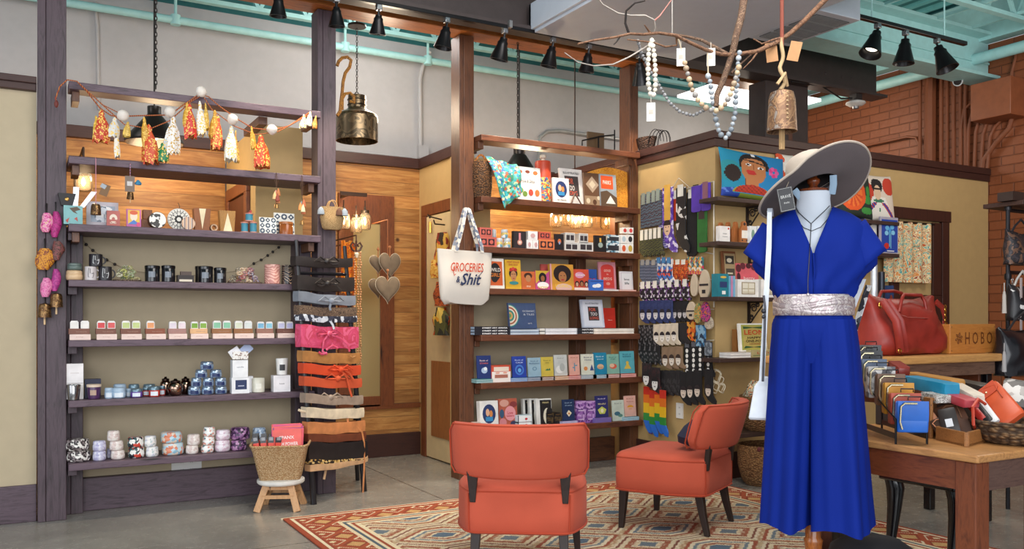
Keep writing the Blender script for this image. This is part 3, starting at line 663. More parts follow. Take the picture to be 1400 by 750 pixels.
# ---- shelf 5 soap bars
z = SL[4]
cs = [('ece6e0', 'ece6e0'), ('d8484a', 'd85a5a'), ('c4d08a', 'c4d08a'), ('eda06a', None), ('e6d8e2', 'ead6dc'), ('7fa83c', '86ad45'), ('8cc6a4', '8cc6a4'), ('dde0c8', 'd8ddd8'), ('7db8d8', '8ac4d8'), ('c6c4e2', 'c2c0e4')]
xs = [(94, 124), (131, 160), (165, 194), (199, 227), (230, 256), (260, 285), (290, 318), (320, 347), (351, 375), (379, 403)]
nm = ['cream', 'coral red', 'pale green', 'orange', 'pale pink', 'leaf green', 'mint green', 'ivory', 'sky blue', 'lavender']
tops = ['7a4a38', '7a4a38', '7a4a38', '8a4a30', 'a87c74', 'e0b080', '96643c', '96643c', '9a6c5c', '74483c']
for i, ((a, c), (c1, c2)) in enumerate(zip(xs, cs)):
 x, w, h = span(a, c, 449, 5.79, z)
 o = root('soap_display', 'soap box pair topped with %s soap cubes' % nm[i] if c2 else 'soap box pair topped with a single orange soap cube', 'soap', (x, 5.79, z+.0005), group='soap boxes on the middle shelf')
 b = MB(flat('eed3c8', .5)).box(-w/2+.005, w/2, 0, .05, 0, h*.5); b.mat(flat('c9a79c')).text('soap', .0, h*.25, w*.35, h*.1, -.0006, .01); b.build('soap_box', o, smooth=0, bevel=.001)
 b = MB(flat(tops[i], .5)).box(-w/2, w/2-.005, 0.004, .05, h*.5+.001, h); b.mat(flat('a98674')).text('handmade', .01, h*.72, w*.5, h*.09, .0034, .01); b.build('soap_box', o, smooth=0, bevel=.001)
 for s, cc in ((-1, c1), (1, c2)):
  if not cc: continue
  xc = s*w*.24; q = w*.19; b = MB(flat('f1ece8', .5)).prism([(xc-q, h), (xc+q, h), (xc+q, h+q*1.7), (xc+q*.7, h+q*2.1), (xc-q*.7, h+q*2.1), (xc-q, h+q*1.7)], .012, .045)
  b.mat(flat(cc, .5)).rect(xc-q*.86, xc+q*.86, h+q*.15, h+q*1.6, .0114); b.build('soap_cube', o, smooth=0)
# ---- shelf 4
z = SL[3]
tin(90, 114, 369, 5.79, z, flat('d6b48c', .4), flat('d6b48c', .4), 'round cream wooden tin under the grey-green tin', squat=1)
h = span(90, 114, 369, 5.79, z)[2]
tin(92, 113, 359, 5.79, z+h+.001, flat('5d6b66', .4), flat('5d6b66', .4), 'round grey-green tin stacked on the cream tin')
bk = flat('221e24', .4); gg = 'hand sign mugs'
def mug(a, c, yt, z0, m, ink, label, Y=5.79, peace=True):
 o = jar(a, c, yt, Y, z0, m, label, gg, name='ceramic_mug', cat='mug'); x, w, h = span(a, c, yt, Y, z0); r = w/2
 b = MB(flat(ink, .5)); 
 for u0, v0, u1, v1 in ((-.3, .25, -.3, .5), (-.3, .5, -.25, .88), (-.1, .5, -.1, .85), (-.3, .25, .2, .2), (.2, .2, .3, .5), (.3, .5, .05, .5), (.25, .5, .28, .6)):
  p = [(r*1.01*sin(u), -r*1.01*cos(u), v*h) for u, v in ((u0*1.5, v0), (u1*1.5, v1))]; b.tube(p, .0014, 5)
 b.build('hand_print', o)
 MB(m).tube([(r*cos(t)*0+r*.95+.018*sin(t), .0, h*.5+h*.28*cos(t)) for t in [pi*i/8 for i in range(9)]], .004, 6).build('handle', o); return o
mug(116, 133, 364, z, flat('c9c0c0', .4), '3a3438', 'grey-white mug with a raised thumb drawing, under the black mug')
mug(135, 154, 364, z, bk, 'eeeeee', 'black mug with a white peace hand, standing on the plank')
hh = span(116, 133, 364, 5.79, z)[2]
mug(122, 141, 347, z+hh+.002, bk, 'eeeeee', 'black mug with a white pointing hand stacked on the two others')
def bundle(pl, pr, yt, base, cols, label, n=26, seed=1):
 rn = random.Random(seed); x, w, h = span(pl, pr, yt, 5.81, z)
 o = root('hair_tie_bundle', label, 'hair ties', (x, 5.87, z+.001)); 
 MB(woven('3d2f28', '8a7460', 120)).lathe([(w*.45, 0), (w*.5, .006), (w*.48, .012)], (0, 0, 0), 24, 1, .6).build('tray', o)
 for k in range(n):
  row = k % 4; zc = .016+row*h*.21; wx = (w*.38)*(1-row*.16); xc = rn.uniform(-wx, wx); rr = .014
  b = MB(patt([cols[k % len(cols)], cols[(k+1) % len(cols)], 'e9dfcf'], 180, 'blob', .7)); yc = rn.uniform(-.03, .02)
  b.tube([(xc+rr*cos(a)*1.1, yc+rr*.3*sin(2*a), zc+rr*.62*sin(a)) for a in [2*pi*i/12 for i in range(12)]], .0068, 6, True); b.build('hair_tie', o)
 return o
bundle(155, 195, 360, 0, ['a8b04a', '3a3a2c', 'c9c7a0', '6f8a5a', 'b09a5a'], 'pile of green and black patterned fabric hair ties on a tray', 22, 2)
bundle(313, 362, 362, 0, ['c98a4a', '5a5a8a', 'b9563a', 'd9c7a0', '4a3a34'], 'pile of orange and violet patterned fabric hair ties on a tray', 28, 5)
dg = flat('1b1a1e', .08); lg = 'black glass candles with silver labels'
for a, c, yt, d, Y in ((199, 220, 363, 'black glass candle jar beside the green hair ties', 5.79), (222, 241, 363, 'black glass candle jar, second from the green hair ties', 5.79), (268, 284, 364, 'black glass candle jar half hidden behind another one', 5.86), (272, 293, 364, 'black glass candle jar with a crescent label beside the small dark trays', 5.79), (294, 311, 366, 'black glass candle jar next to the orange hair ties', 5.79)):
 jar(a, c, yt, Y, z, dg, d, lg, lab=flat('777d86', .4, .2), lid=flat('0f0f12', .2))
card_box(243, 265, 376, 5.79, z, '2b211f', 'flat dark soap tray with a cream card between the black candles', ops=[('r', .1, .9, .1, .4, 'd9cdb9')], d=.06, name='soap_tray', cat='tray')
card_box(247, 262, 371, 5.81, z+.018, '54423a', 'small brown bar lying on the dark soap tray', d=.03, name='soap_bar', cat='soap')
jar(364, 386, 361, 5.79, z, patt(['b87a72', 'd8a89a'], 40, 'swirl', .4), 'dusty pink candle tumbler with a cream pattern')
jar(387, 404, 362, 5.79, z, patt(['1e1a1e', '1e1a1e', 'c0a58c', '1e1a1e'], 30, 'swirl', .3), 'black candle tumbler with tan diamonds beside the pink one')
# bead garland on the wall behind shelf 4
b = MB(flat('6d5a48')).tube([pY(px, y, 6.105) for px, y in ((114, 329), (118, 334), (127, 342), (137, 349), (146, 355), (157, 361), (175, 369), (230, 377), (290, 376), (335, 368), (347, 360), (357, 355), (366, 349), (373, 344), (381, 338), (390, 329))], .0012, 5)
o = tag(b.build('bead_garland'), 'string of dark wooden beads strung along the wall above the candles', 'garland')
for px, y in ((118, 334), (127, 342), (137, 349), (146, 355), (157, 361), (347, 360), (357, 355), (366, 349), (373, 344), (381, 338), (388, 331), (175, 369), (335, 368)):
 MB(flat('2a211e', .4)).ell(pY(px, y, 6.10), .010, 10, 6).build('bead', o)
# ---- shelf 3
z = SL[2]
card_box(87, 113, 281, 5.79, z, '7fb3b4', 'pale teal gift box printed with a bird and red leaves', ops=[('p', ((.3, .85), (.7, .95), (.9, .8), (.6, .7), (.75, .55), (.5, .65)), '5a4632'), ('p', ((.1, .2), (.3, .35), (.2, .05)), 'b8483a'), ('p', ((.55, .3), (.7, .4), (.75, .15)), 'b8483a')], d=.1)
h = span(87, 113, 281, 5.79, z)[2]
o = root('folding_fan_box', 'black tapered paper box with a gold seal standing on the teal box', 'box', (span(82, 101, 265, 5.8, z)[0], 5.8, z+h+.002))
b = MB(flat('1c1718', .4)).loft([[(-.03, -.0, 0), (.03, 0, 0), (.03, .05, 0), (-.03, .05, 0)], [(-.048, -.012, .07), (.048, -.012, .07), (.048, .062, .07), (-.048, .062, .07)]]); b.build('box_body', o, smooth=0)
MB(flat('b08a4a', .3, .8)).ell((.0, -.01, .035), (.012, .003, .012)).build('seal', o)
for k, (px, a) in enumerate(((108, .05), (117, .6))):
 x = pY(px, 281, 5.82).x; b = MB(flat('a9aaad', .2, .8)).loft([[(-.014, 0, 0), (.014, 0, 0), (.014, .02, 0), (-.014, .02, 0)], [(-.016+sin(a)*.12, 0, .12*cos(a)), (.016+sin(a)*.12, 0, .12*cos(a)), (.016+sin(a)*.12, .02, .12*cos(a)), (-.016+sin(a)*.12, .02, .12*cos(a))]])
 tag(b.build('foil_packet', loc=(x-.02, 5.83, z+h*.98)), ('upright silver foil packet behind the teal gift box', 'slanted silver foil packet leaning away from the teal gift box')[k], 'packet')
x, w, h = span(118, 162, 276, 5.84, z)
o = root('picture_frame', 'grey framed picture of pale flowers behind the hanging bell', 'picture frame', (x, 5.84, z+.001))
MB(flat('bdb4ba')).box(-w/2, w/2, 0, .015, 0, h).build('frame', o, smooth=0, bevel=.003)
MB(TP('8e98a6', 'c9ccd3', '5f6a7a', 'e3e0de', s=35)).box(-w/2+.025, w/2-.02, -.002, 0, .025, h-.025).build('picture', o, smooth=0)
card_box(146, 164, 288, 5.78, z, 'b9635a', 'small coral card box with a cream arch print', ops=[('o', .5, .5, .3, .28, 'ecd9c6'), ('o', .5, .45, .12, .13, 'b9635a'), ('r', .15, .85, .3, .42, 'b9635a'), ('t', 'lunar', .5, .2, .5, .1, 'ecd9c6')], d=.03)
book(173, 193, 286, 5.79, z, 'b85a98', 'small pink and yellow book with a smiling face on its cover', [('r', .1, .9, .15, .95, 'e8b84a'), ('o', .5, .6, .25, .28, 'f0d9c2'), ('o', .5, .8, .28, .12, 'd9603a'), ('p', ((.1, .15), (.5, .4), (.9, .15)), '4a7ac0'), ('o', .8, .15, .12, .12, 'd84a7a')])
b = MB(wood('5a2f14', '8a5226', (10, 10, 3))).box(-.03, .03, -.02, .04, 0, .06).box(-.02, .035, -.015, .045, .06, .12)
tag(b.build('wooden_box', loc=(pY(200, 290, 5.86).x, 5.87, z+.001), bevel=.003), 'small stacked brown wooden box beside the mosaic candle holder', 'box')
x, w, h = span(203, 228, 283, 5.78, z); r = w/2*.95; MX_ = Matrix.Translation((0, 0, r)) @ Matrix.Rotation(pi/2, 4, 'X')
o = MB(flat('5a3c28', .5)).tf(MX_).lathe([(r, -.09), (r, 0)], (0, 0, 0), 28).tf().build('mosaic_holder', loc=(x, 5.78, z+.001)); tag(o, 'round brown candle holder with a black and white mosaic face', 'candle holder')
MB(TP('efe9df', '2a2420', 'efe9df', '2a2420', 'efe9df', s=36)).tf(MX_).lathe([(r*.97, 0), (r*.95, .004)], (0, 0, 0), 28).tf().build('mosaic_face', o)
x, w, h = span(229, 260, 285, 5.84, z); r = w/2
o = root('painted_plate', 'round black and white mandala plate standing on its edge', 'plate', (x, 5.85, z+.001))
bb = MB(flat('2a2420')).tf(Matrix.Translation((0, 0, r)) @ Matrix.Rotation(pi/2, 4, 'X')).lathe([(r, -.006), (r, .004), (r*.6, .010)], (0, 0, 0), 32).tf()
for j in range(20):
 a = 2*pi*j/20; bb.mat(flat('efe9df')).oval(r*.82*cos(a), r+r*.82*sin(a), .008, .008, -.0105, 8)
 if j % 2: bb.oval(r*.5*cos(a), r+r*.5*sin(a), .010, .010, -.0107, 8)
bb.oval(0, r, r*.2, r*.2, -.0109, 12); bb.mat(flat('efe9df'))
bb.tube([(r*.96*cos(2*pi*i/32), -.006, r+r*.96*sin(2*pi*i/32)) for i in range(32)], .004, 5, True); bb.tube([(r*.66*cos(2*pi*i/32), -.01, r+r*.66*sin(2*pi*i/32)) for i in range(32)], .002, 5, True)
bb.build('plate_disc', o); MB(flat('2a211c', .4, .7)).tube([(0, .0, r*2-.005), (.006, 0, r*2+.012), (0, 0, r*2+.03), (-.004, 0, r*2+.038)], .002, 5).build('hook', o)
b = MB(patt(['9a7a6a', 'd9c2ae', 'c98a5a', 'e9d9c6', '8a7a80'], 45, 'stripeX')).tf(Matrix.Translation((0, 0, .04)) @ Matrix.Rotation(pi/2, 4, 'X')).lathe([(.04, -.012), (.042, 0), (.04, .012)], (0, 0, 0), 24).tf()
tag(b.build('coaster', loc=(pY(258, 300, 5.77).x, 5.79, z+.001)), 'small striped stone disc leaning in front of the mandala plate', 'coaster')
def facet(pl, pr, yt, label, up):
 x, w, h = span(pl, pr, yt, 5.8, z); o = root('wooden_vase', label, 'vase', (x, 5.83, z+.001), group='faceted wooden vases'); q = w*.42
 MB(wood('7a4420' if up else '8a5c26', '94562a' if up else 'b07c38', (8, 8, 2))).loft([[(-q, -.03, 0), (q, -.03, 0), (q, .03, 0), (-q, .03, 0)], [(-w/2, -.034, h), (w/2, -.034, h), (w/2, .034, h), (-w/2, .034, h)]]).build('vase_body', o, smooth=0)
 MB(flat('efd9b0', .4)).poly([(-.02, h*.99), (.022, h*.99), (0, h*.06)] if up else [(-.026, .004), (.03, .004), (0, h*.9)], -.0346).build('inlay', o, smooth=0)
facet(265, 288, 285, 'tapered brown wooden vase with a pale wedge pointing down', True); facet(300, 322, 288, 'tapered golden wooden vase with a pale wedge pointing up', False)
b = MB(flat('c9a583')).tf(Matrix.Translation((0, 0, .022)) @ Matrix.Rotation(pi/2, 4, 'X')).lathe([(.022, -.03), (.022, .03), (.015, .03), (.015, -.029)], (0, 0, 0), 18, cap=False).tf()
tag(b.build('twine_roll', loc=(pY(293, 305, 5.79).x, 5.82, z+.001)), 'small rolled tan tube lying between the two wooden vases', 'roll')
tl = flat('3f8aa0', .5)
for k, (a, c, yt, z0) in enumerate(((330, 341, 303, 0), (342, 353, 303, 0), (336, 348, 291, 1))):
 if z0: z0 = h1+.002
 x, w, h1 = span(a, c, yt, 5.79, z+z0); r = w/2
 o = MB(tl).lathe([(r*.85, h1*.12), (r*.85, h1*.88)], (0, 0, 0), 14).build('thread_spool', loc=(x, 5.79+r, z+z0+.0005))
 for e in (0, .88): MB(flat('c98a78')).lathe([(r, h1*e), (r, h1*(e+.12))], (0, 0, 0), 14).build('spool_rim', o)
 tag(o, 'teal spool with pinkish rims, %s' % ('on the plank next to the golden vase', 'on the plank next to the patterned tile', 'stacked on the two others')[k], 'spool', 'teal spools')
tag(MB(flat('b8504a')).ell((0, 0, .014), (.014, .014, .014)).ell((.005, -.005, .03), .008).build('felt_ball', loc=(pY(342, 286, 5.8).x, 5.8+.012, z+h1*2+.005)), 'little red felt ball on the topmost teal spool', 'ball')
x, w, h = span(355, 378, 297, 5.79, z)
def tilebox(pl, pr, yt, Y, label, sd):
 x, w, h = span(pl, pr, yt, Y, z); b = MB(flat('e3e3dc')).box(-w/2, w/2, 0, .012, 0, h); ink = flat('2e4258', .4)
 n = 3; cnt = 0
 for i in range(n):
  for j in range(n):
   cx = -w/2+(i+.5)*w/n; cz = (j+.5)*h/n; q = w/n*.46
   b.mat(ink)
   if (i+j+sd) % 2: b.poly([(cx-q, cz), (cx, cz-q), (cx+q, cz), (cx, cz+q)], -.0006); b.mat(flat('e3e3dc')).oval(cx, cz, q*.35, q*.35, -.0012, 8)
   else: b.oval(cx, cz, q, q, -.0006, 10); b.mat(flat('e3e3dc')).poly([(cx-q*.5, cz), (cx, cz-q*.5), (cx+q*.5, cz), (cx, cz+q*.5)], -.0012)
 return tag(b.build('patterned_tile', loc=(x, Y, z+.001), smooth=0, rot=(R(-5), 0, 0)), label, 'tile', 'patterned ceramic tiles')
tilebox(355, 378, 297, 5.79, 'white and navy ornamental tile beside the teal spools', 0); tilebox(375, 403, 291, 5.86, 'white and navy ornamental tile behind the amber jar', 1)
jar(384, 403, 303, 5.78, z, flat('8a4a1c', .2), 'amber brown ribbed candle jar with a lid in front of the tile', lid=flat('a0602c', .3))
# ---- hanging bells
def bell(c, w, h, label, group=None, m=None, clap=True, cord=None, cordm=None, name='hanging_bell'):
 """c: top point of the bell"""
 o = root(name, label, 'bell', c, group=group); r = w/2; mm = m or patt(['6a4a2c', '4a3424', '8a6a42', '5a4030'], 50, 'blob', .35, metal=.8)
 MB(mm).lathe([(r*.15, 0), (r*.75, -h*.08), (r*.88, -h*.25), (r*.97, -h*.85), (r*1.0, -h), (r*.93, -h), (r*.8, -h*.3)], (0, 0, 0), 20, cap=False).build('bell_body', o, smooth=50)
 if clap: MB(flat('cfae86')).box(-r*.14, r*.14, -r*.1, r*.1, -h*1.5, -h*.4).build('clapper', o, smooth=0, bevel=.002)
 if cord: MB(cordm or flat('8a5a3a')).tube(cord, .0022, 6).build('cord', o)
 return o
y3 = 5.735; zt = pY(131, 217, y3).z; c = pY(131, 278, y3)
o = bell(c, .06, .068, 'brass bell on a pink cord in front of the grey framed picture', clap=False, cord=[(0, 0, 0), (0, 0, (zt-c.z)*.5), (0, 0, zt-c.z), (0, .03, zt-c.z+.012)], cordm=flat('c98a98'))
MB(flat('7a5a3a')).tf(Matrix.Rotation(.35, 4, 'Y')).box(-.005, .04, -.004, 0, .06, .13).tf().build('paper_tag', o, smooth=0)
MB(flat('9aa2aa', .3)).tf(Matrix.Rotation(.5, 4, 'Y')).box(-.03, .0, -.006, -.003, .1, .125).tf().build('price_sticker', o, smooth=0)
zt = pY(177, 224, y3).z; c = pY(178, 262, y3)
o = bell(c, .042, .045, 'tiny brass bell with a brown paper card and a blue tassel', clap=True, cord=[(0, 0, 0), (0, 0, (zt-c.z)*.5), (0, 0, zt-c.z), (0, .03, zt-c.z+.012)], cordm=patt(['b85a6a', '3a6aa0', 'c9a0a8'], 60, 'stripeZ'))
b = MB(flat('7d6c60')).box(-.03, .025, -.006, -.003, .0, .095); b.mat(flat('cfc9c6')).box(-.018, .012, -.007, -.006, .035, .062); b.build('paper_card', o, smooth=0)
MB(flat('3f86ac')).lathe([(.005, 0), (.02, -.02), (.016, -.03)], (.045, 0, .075), 8).build('tassel', o)
def charm(px, y0, y1, cols, label):
 p = pY(px, y0, y3); q = pY(px, y1, y3); L = p.z-q.z; o = root('hanging_charm', label, 'ornament', p)
 MB(flat('5a4030')).tube([(0, .03, .0), (0, 0, .0), (0, 0, -L*.45)], .002, 5).build('cord', o)
 MB(flat('5a4030')).tube([(.0, 0, 0), (.012, 0, -L*.2), (0, 0, -L*.4), (-.012, 0, -L*.2)], .0015, 5, True).build('loop', o)
 for k in range(5): MB(flat(cols[k % len(cols)])).lathe([(.002, .02), (.012, -.005), (.015, -.03), (.01, -.032)], (.012*cos(k*1.7), .01*sin(k*1.7), -L*.5-.012*k), 8, 1, .5).build('tassel', o)
 MB(flat('a07a4a', .3, .8)).lathe([(.004, 0), (.013, -.008), (.016, -.032), (.012, -.032)], (0, 0, -L*.84), 12, cap=False).build('bell_body', o); return o
charm(378, 236, 286, ['a8683a', 'c98a7a', 'd9b07a', '8a3a2a'], 'beaded cord charm with pinkish tassels hanging from the upper plank')
charm(413, 240, 312, ['b0603a', '7a8a8a', 'd98a4a', 'e0c9a0'], 'long cord charm with an orange tassel cluster at the end of the upper plank')
# straps on the purple post
px0 = 5.842
def fabric_blob(px, y0, y1, wpx, m, label, name='fabric_pouch', sd=0, parts=True):
 a = pY(px, y0, px0); c = pY(px, y1, px0); L = a.z-c.z; w = wpx/1186*5.1/1.0; rn = random.Random(sd)
 o = root(name, label, 'ornament', a, group='textile charms on the purple post')
 b = MB(m); rings = []
 for i in range(7):
  t = i/6; q = w/2*(.25+.75*sin(pi*min(1, t*.8+.1)))
  rings.append([(q*cos(2*pi*j/12)*(1+.12*rn.uniform(-1, 1))+.006*sin(t*5), -.03+.022*sin(2*pi*j/12), -L*(.0+t)) for j in range(12)])
 b.loft(rings).build('pouch', o, smooth=60)
 MB(flat('1c1718')).tube([(0, .0, .06), (0, -.025, .03), (0, -.03, -.005)], .004, 6).build('strap', o)
 return o
fabric_blob(64, 292, 318, 17, patt(['b8387a', 'd9589a', 'e8a8c0', 'c9a23a'], 60, 'blob'), 'pink fabric charm, highest on the purple post', sd=1)
fabric_blob(76, 290, 325, 13, patt(['9a1f6a', 'b82f80', '8a1a5a'], 40, 'blob'), 'magenta fabric charm beside the highest pink one', sd=2)
fabric_blob(61, 340, 369, 24, patt(['c07a1c', 'd9962a', 'a8601a', '6a2a2a'], 50, 'blob'), 'mustard fabric charm below the pink one', sd=3)
fabric_blob(78, 330, 356, 16, patt(['3a2420', '5a3a30', '8a4a4a', '1c1414'], 60, 'blob'), 'dark brown fabric charm beside the mustard one', sd=4)
fabric_blob(63, 380, 406, 16, patt(['c0508a', 'e08ab0', 'd9589a'], 60, 'blob'), 'rose fabric charm above the lower brass bell', sd=5)
fabric_blob(76, 368, 398, 12, patt(['9a2a7a', 'b8408a'], 40, 'blob'), 'purple fabric charm above the upper brass bell', sd=6)
for px, yy, wd_, lab in ((61, 414, .075, 'brass bell hanging lowest on the purple post'), (77, 400, .072, 'brass bell hanging beside the purple fabric charm')):
 p = pY(px, yy, 5.80); bell(p, wd_, .085, lab, 'brass bells on the purple post', cord=[(0, 0, 0), (0, .02, .04), (0, .049, .05)], cordm=flat('1c1718'))
# ---- tassel garland
def cord_path(pts, Y): return [pY(a, c, Y) for a, c in pts]
Yg = 5.71
o = root('tassel_garland', 'cord garland of gold, red, orange and white tassels with pompoms', 'garland', (1, Yg, SL[0]))
base = Vector((1, Yg, SL[0]))
def gl_(b, name): 
 b.wear(lambda v: v-base); return b.build(name, o, smooth=60)
cm = patt(['a8442a', '7a3020', 'c9843a'], 90, 'stripeX', .7)
gl_(MB(cm).tube(cord_path([(78, 145), (76, 134), (82, 118), (92, 109), (105, 111), (118, 124), (137, 148), (152, 158), (165, 159), (190, 158), (232, 157), (250, 144), (272, 129), (285, 132), (300, 145), (325, 163), (345, 175), (372, 178), (395, 172), (424, 153)], Yg), .004, 6), 'cord')
gl_(MB(cm).tube(cord_path([(105, 111), (140, 143), (170, 170), (205, 176), (232, 165), (262, 138), (277, 130), (290, 150), (320, 172), (350, 184), (380, 180), (424, 156)], Yg-.012), .0035, 6), 'cord')
gl_(MB(cm).tube(cord_path([(105, 111), (140, 143), (170, 158)], Yg+.012), .003, 6), 'cord')
tas = [(131, 158, 188, 9, 'c9a02c'), (137, 150, 196, 19, 'c43a20'), (155, 160, 188, 14, 'd8d5d0'), (175, 166, 188, 9, 'c9a24a'), (161, 175, 216, 7, 'e9e0d4'), (199, 160, 200, 11, 'c9922a'), (204, 170, 224, 19, 'cf4a22'), (221, 195, 222, 16, '1f7a4a'), (235, 158, 212, 18, 'ece6e0'), (229, 180, 205, 9, 'b9c4cc'), (257, 140, 175, 9, 'd09a2c'), (261, 142, 190, 16, 'd22f24'), (274, 138, 186, 12, 'f0ebe4'), (280, 140, 178, 7, 'c79a34'), (292, 150, 190, 12, 'c98a22'), (297, 158, 205, 15, 'cf4f24'), (317, 172, 222, 17, 'e6e3da'), (324, 178, 222, 6, 'b5833a'), (345, 172, 205, 7, 'c9922a'), (356, 184, 230, 22, 'd0461e'), (414, 156, 176, 9, 'eadfcc'), (423, 152, 172, 9, 'efe8dc'), (432, 158, 176, 6, 'd9803a')]
glit = {c: patt([c, c, 'f0c860' if c != 'ece6e0' else 'c9a04a', c], 220, 'voronoi', .45, 3) for _, _, _, _, c in tas}
for i, (px, y0, y1, w, c) in enumerate(tas):
 p = pY(px, y0, Yg-.014); q = pY(px, y1, Yg-.014); L = p.z-q.z; r = w/1186*5.0/2; b = MB(glit[c]); rings = []; rn = random.Random(i)
 js = [rn.uniform(.8, 1.2) for _ in range(24)]; zs_ = [rn.uniform(.86, 1.04) for _ in range(24)]
 for k, (t, q) in enumerate(((0, .12), (.05, .3), (.12, .42), (.18, .36), (.24, .5), (.4, .85), (.65, 1.0), (.85, 1.02), (1, .98))):
  rr = r*q; a = min(1, t*1.5)
  rings.append([(p.x+rr*cos(2*pi*j/24)*(1+(js[j]-1)*a+.16*(j % 2)*a)+.008*sin(i+t*2), p.y+rr*.6*sin(2*pi*j/24)*(1+.2*(j % 2)*a), p.z-L*(t if k < 8 else zs_[j])) for j in range(24)])
 b.loft(rings); gl_(b, 'tassel')
for px, y in ((168, 158), (232, 153), (275, 125), (318, 163), (372, 177)):
 p = pY(px, y, Yg-.02); b = MB(fabric('e6dcd2', scale=120, bmp=1)).ell(p, .033, 14, 9); rn = random.Random(px)
 b.v = [tuple(Vector(v)+(Vector(v)-p)*rn.uniform(-.07, .1)) for v in b.v]; gl_(b, 'pompom')
p = pY(77, 142, Yg-.0); gl_(MB(flat('6a2a24')).ell(p, (.012, .012, .022)), 'bead')
# ---- fitting room lamps: mason jars
M_GL = flat('fff4dc', .05, 0, 'jar_glass', 0, .9)
def masonjar(c, r, h, parent, light=1.5):
 """c: centre of the lid; jar hangs down"""
 b = MB(M_GL).lathe([(r*.62, 0), (r*.66, -h*.08), (r*.95, -h*.22), (r, -h*.4), (r*.97, -h*.88), (r*.8, -h), (r*.01, -h)], c, 18, cap=False); g = b.build('glass_jar', parent, smooth=60)
 MB(flat('4a4038', .35, .8)).lathe([(r*.68, -h*.06), (r*.68, h*.1), (r*.2, h*.14), (r*.18, h*.3)], c, 14).build('lid', parent)
 MB(flat('ffd090', emit=7, var=0)).lathe([(.004, -h*.25), (r*.28, -h*.45), (r*.3, -h*.6), (.004, -h*.75)], c, 10).build('bulb', parent)
def vanity(name, label, Y, jars, rpx=10, ytop=None, pend=False, D=None):
 cs = [pY(px, yt, Y) for px, yt, _ in jars]; c0 = cs[0].copy(); o = root(name, label, 'lamp', c0)
 for c, (px, yt, yb) in zip(cs, jars):
  Dd = c.dot(Vector((FX, FY, 0))); h = (yb-yt)/F*Dd; masonjar(c-c0, rpx/F*Dd, h, o)
  MB(flat('3a2a22', .4, .6)).tube([(c-c0)+Vector((0, 0, h*.25)), (c-c0)+Vector((0, .0, h*.25+.06))], .006).build('stem', o)
 return o, c0, cs
o, c0, cs = vanity('vanity_lamp', 'row lamp of glowing mason jars hanging by the tall mirror', 6.95, [(470, 289, 313), (487, 296, 318), (499, 290, 314)], 8.5)
MB(flat('3a2a22', .4, .6)).bar(Vector((-.03, -.0, .15)), Vector((.2, 0, .15)), .03, .02).build('bar', o)
MB(flat('3a2a22', .4, .6)).bar(Vector((.05, 0, .15)), Vector((.05, .245, .15)), .02, .02).build('wall_arm', o)
point('vanity_glow', c0+Vector((.08, -.12, -.03)), 5)
o, c0, cs = vanity('wall_lamp', 'single glowing glass jar lamp behind the shelf near the purple post', 6.6, [(114, 234, 262)], 12.5)
MB(flat('3a2a22', .4, .6)).tube([(0, 0, .07), (0, .0, .16), (0, .598, .16)], .008).lathe([(.05, 0), (.05, .01)], (0, .595, .16)).build('wall_arm', o)
point('jar_glow', c0+Vector((.0, -.14, -.08)), 4)
jr = [(760, 289, 310), (777, 286, 308), (787, 290, 312), (795, 285, 306), (802, 290, 311), (822, 288, 309)]
o, c0, cs = vanity('cluster_lamp', 'cluster lamp of six glowing mason jars seen through the book shelves', 6.45, jr, 8.6)
MB(flat('3a2a22', .4, .6)).bar(Vector((-.02, 0, .14)), cs[-1]-c0+Vector((.02, 0, .14)), .03, .02).tube([(.2, 0, .14), (.2, 0, 2.0)], .006).build('bar', o)
point('cluster_glow', cs[2]+Vector((0, -.15, -.04)), 5)
# black cone pendants behind the shelf tops
def conelamp(px, yt, yb, w0, w1, Y, label):
 p = pY(px, yt, Y); D = p.dot(Vector((FX, FY, 0))); r = w1/2/F*D; h = (yb-yt)/F*D; n = w0/2/F*D
 o = root('cone_pendant', label, 'lamp', p, group='black cone pendants'); b = MB(flat('2a2320', .35, .4))
 b.lathe([(n, 0), (n, -h*.22), (n*1.2, -h*.25), (r, -h*.92), (r, -h), (r*.96, -h), (n, -h*.3)], (0, 0, 0), 24, cap=False).build('lamp_shade', o, smooth=50)
 MB(flat('1d1917')).tube([(0, 0, 4.24-p.z), (0, 0, -.02)], .006).build('cord', o)
 MB(flat('ffd9a0', emit=10, var=0)).ell((0, 0, -h*.8), .03).build('bulb', o); return o
conelamp(211, 146, 196, 18, 76, 6.5, 'black cone pendant lamp hanging behind the tassel garland')
conelamp(710, 203, 240, 16, 50, 6.5, 'black cone pendant lamp hanging behind the top book shelf')
# ================================================================= goods on the right-hand shelf unit
z2, z3, z4, z5, z6, z7 = SRr[1:]
# -- second plank
x, w, h = span(650, 677, 220, 5.8, z2)
o = root('water_hyacinth_basket', 'brown woven basket with an orange rope handle on the second plank', 'basket', (x, 5.87, z2+.001))
MB(woven('8a5a30', '3f2816', 70)).lathe([(w*.44, 0), (w*.5, h*.3), (w*.5, h*.9), (w*.46, h), (w*.42, h*.95)], (0, 0, 0), 20, cap=True).build('basket_body', o, smooth=60)
MB(patt(['d98a3a', 'b0602a'], 50, 'stripeX')).tube([(-w*.35+w*.7*t, 0, h*.95+.07*sin(pi*t)) for t in [i/10 for i in range(11)]], .008, 8).build('handle', o)
teal_sc = patt(['2a8a90', '3f6fb0', '3f9a90', '2a9aa8', 'c9d0a0', '1f5f80', 'b95a3a', '5fb0a0', '2f7a5a'], 80, 'voronoi', .7, 2)
pts0 = [(672, 214), (708, 228), (716, 266), (700, 282), (686, 284), (678, 250)]
p = [pY(a, c, 5.72) for a, c in pts0]; cen = pY(692, 250, 5.72)
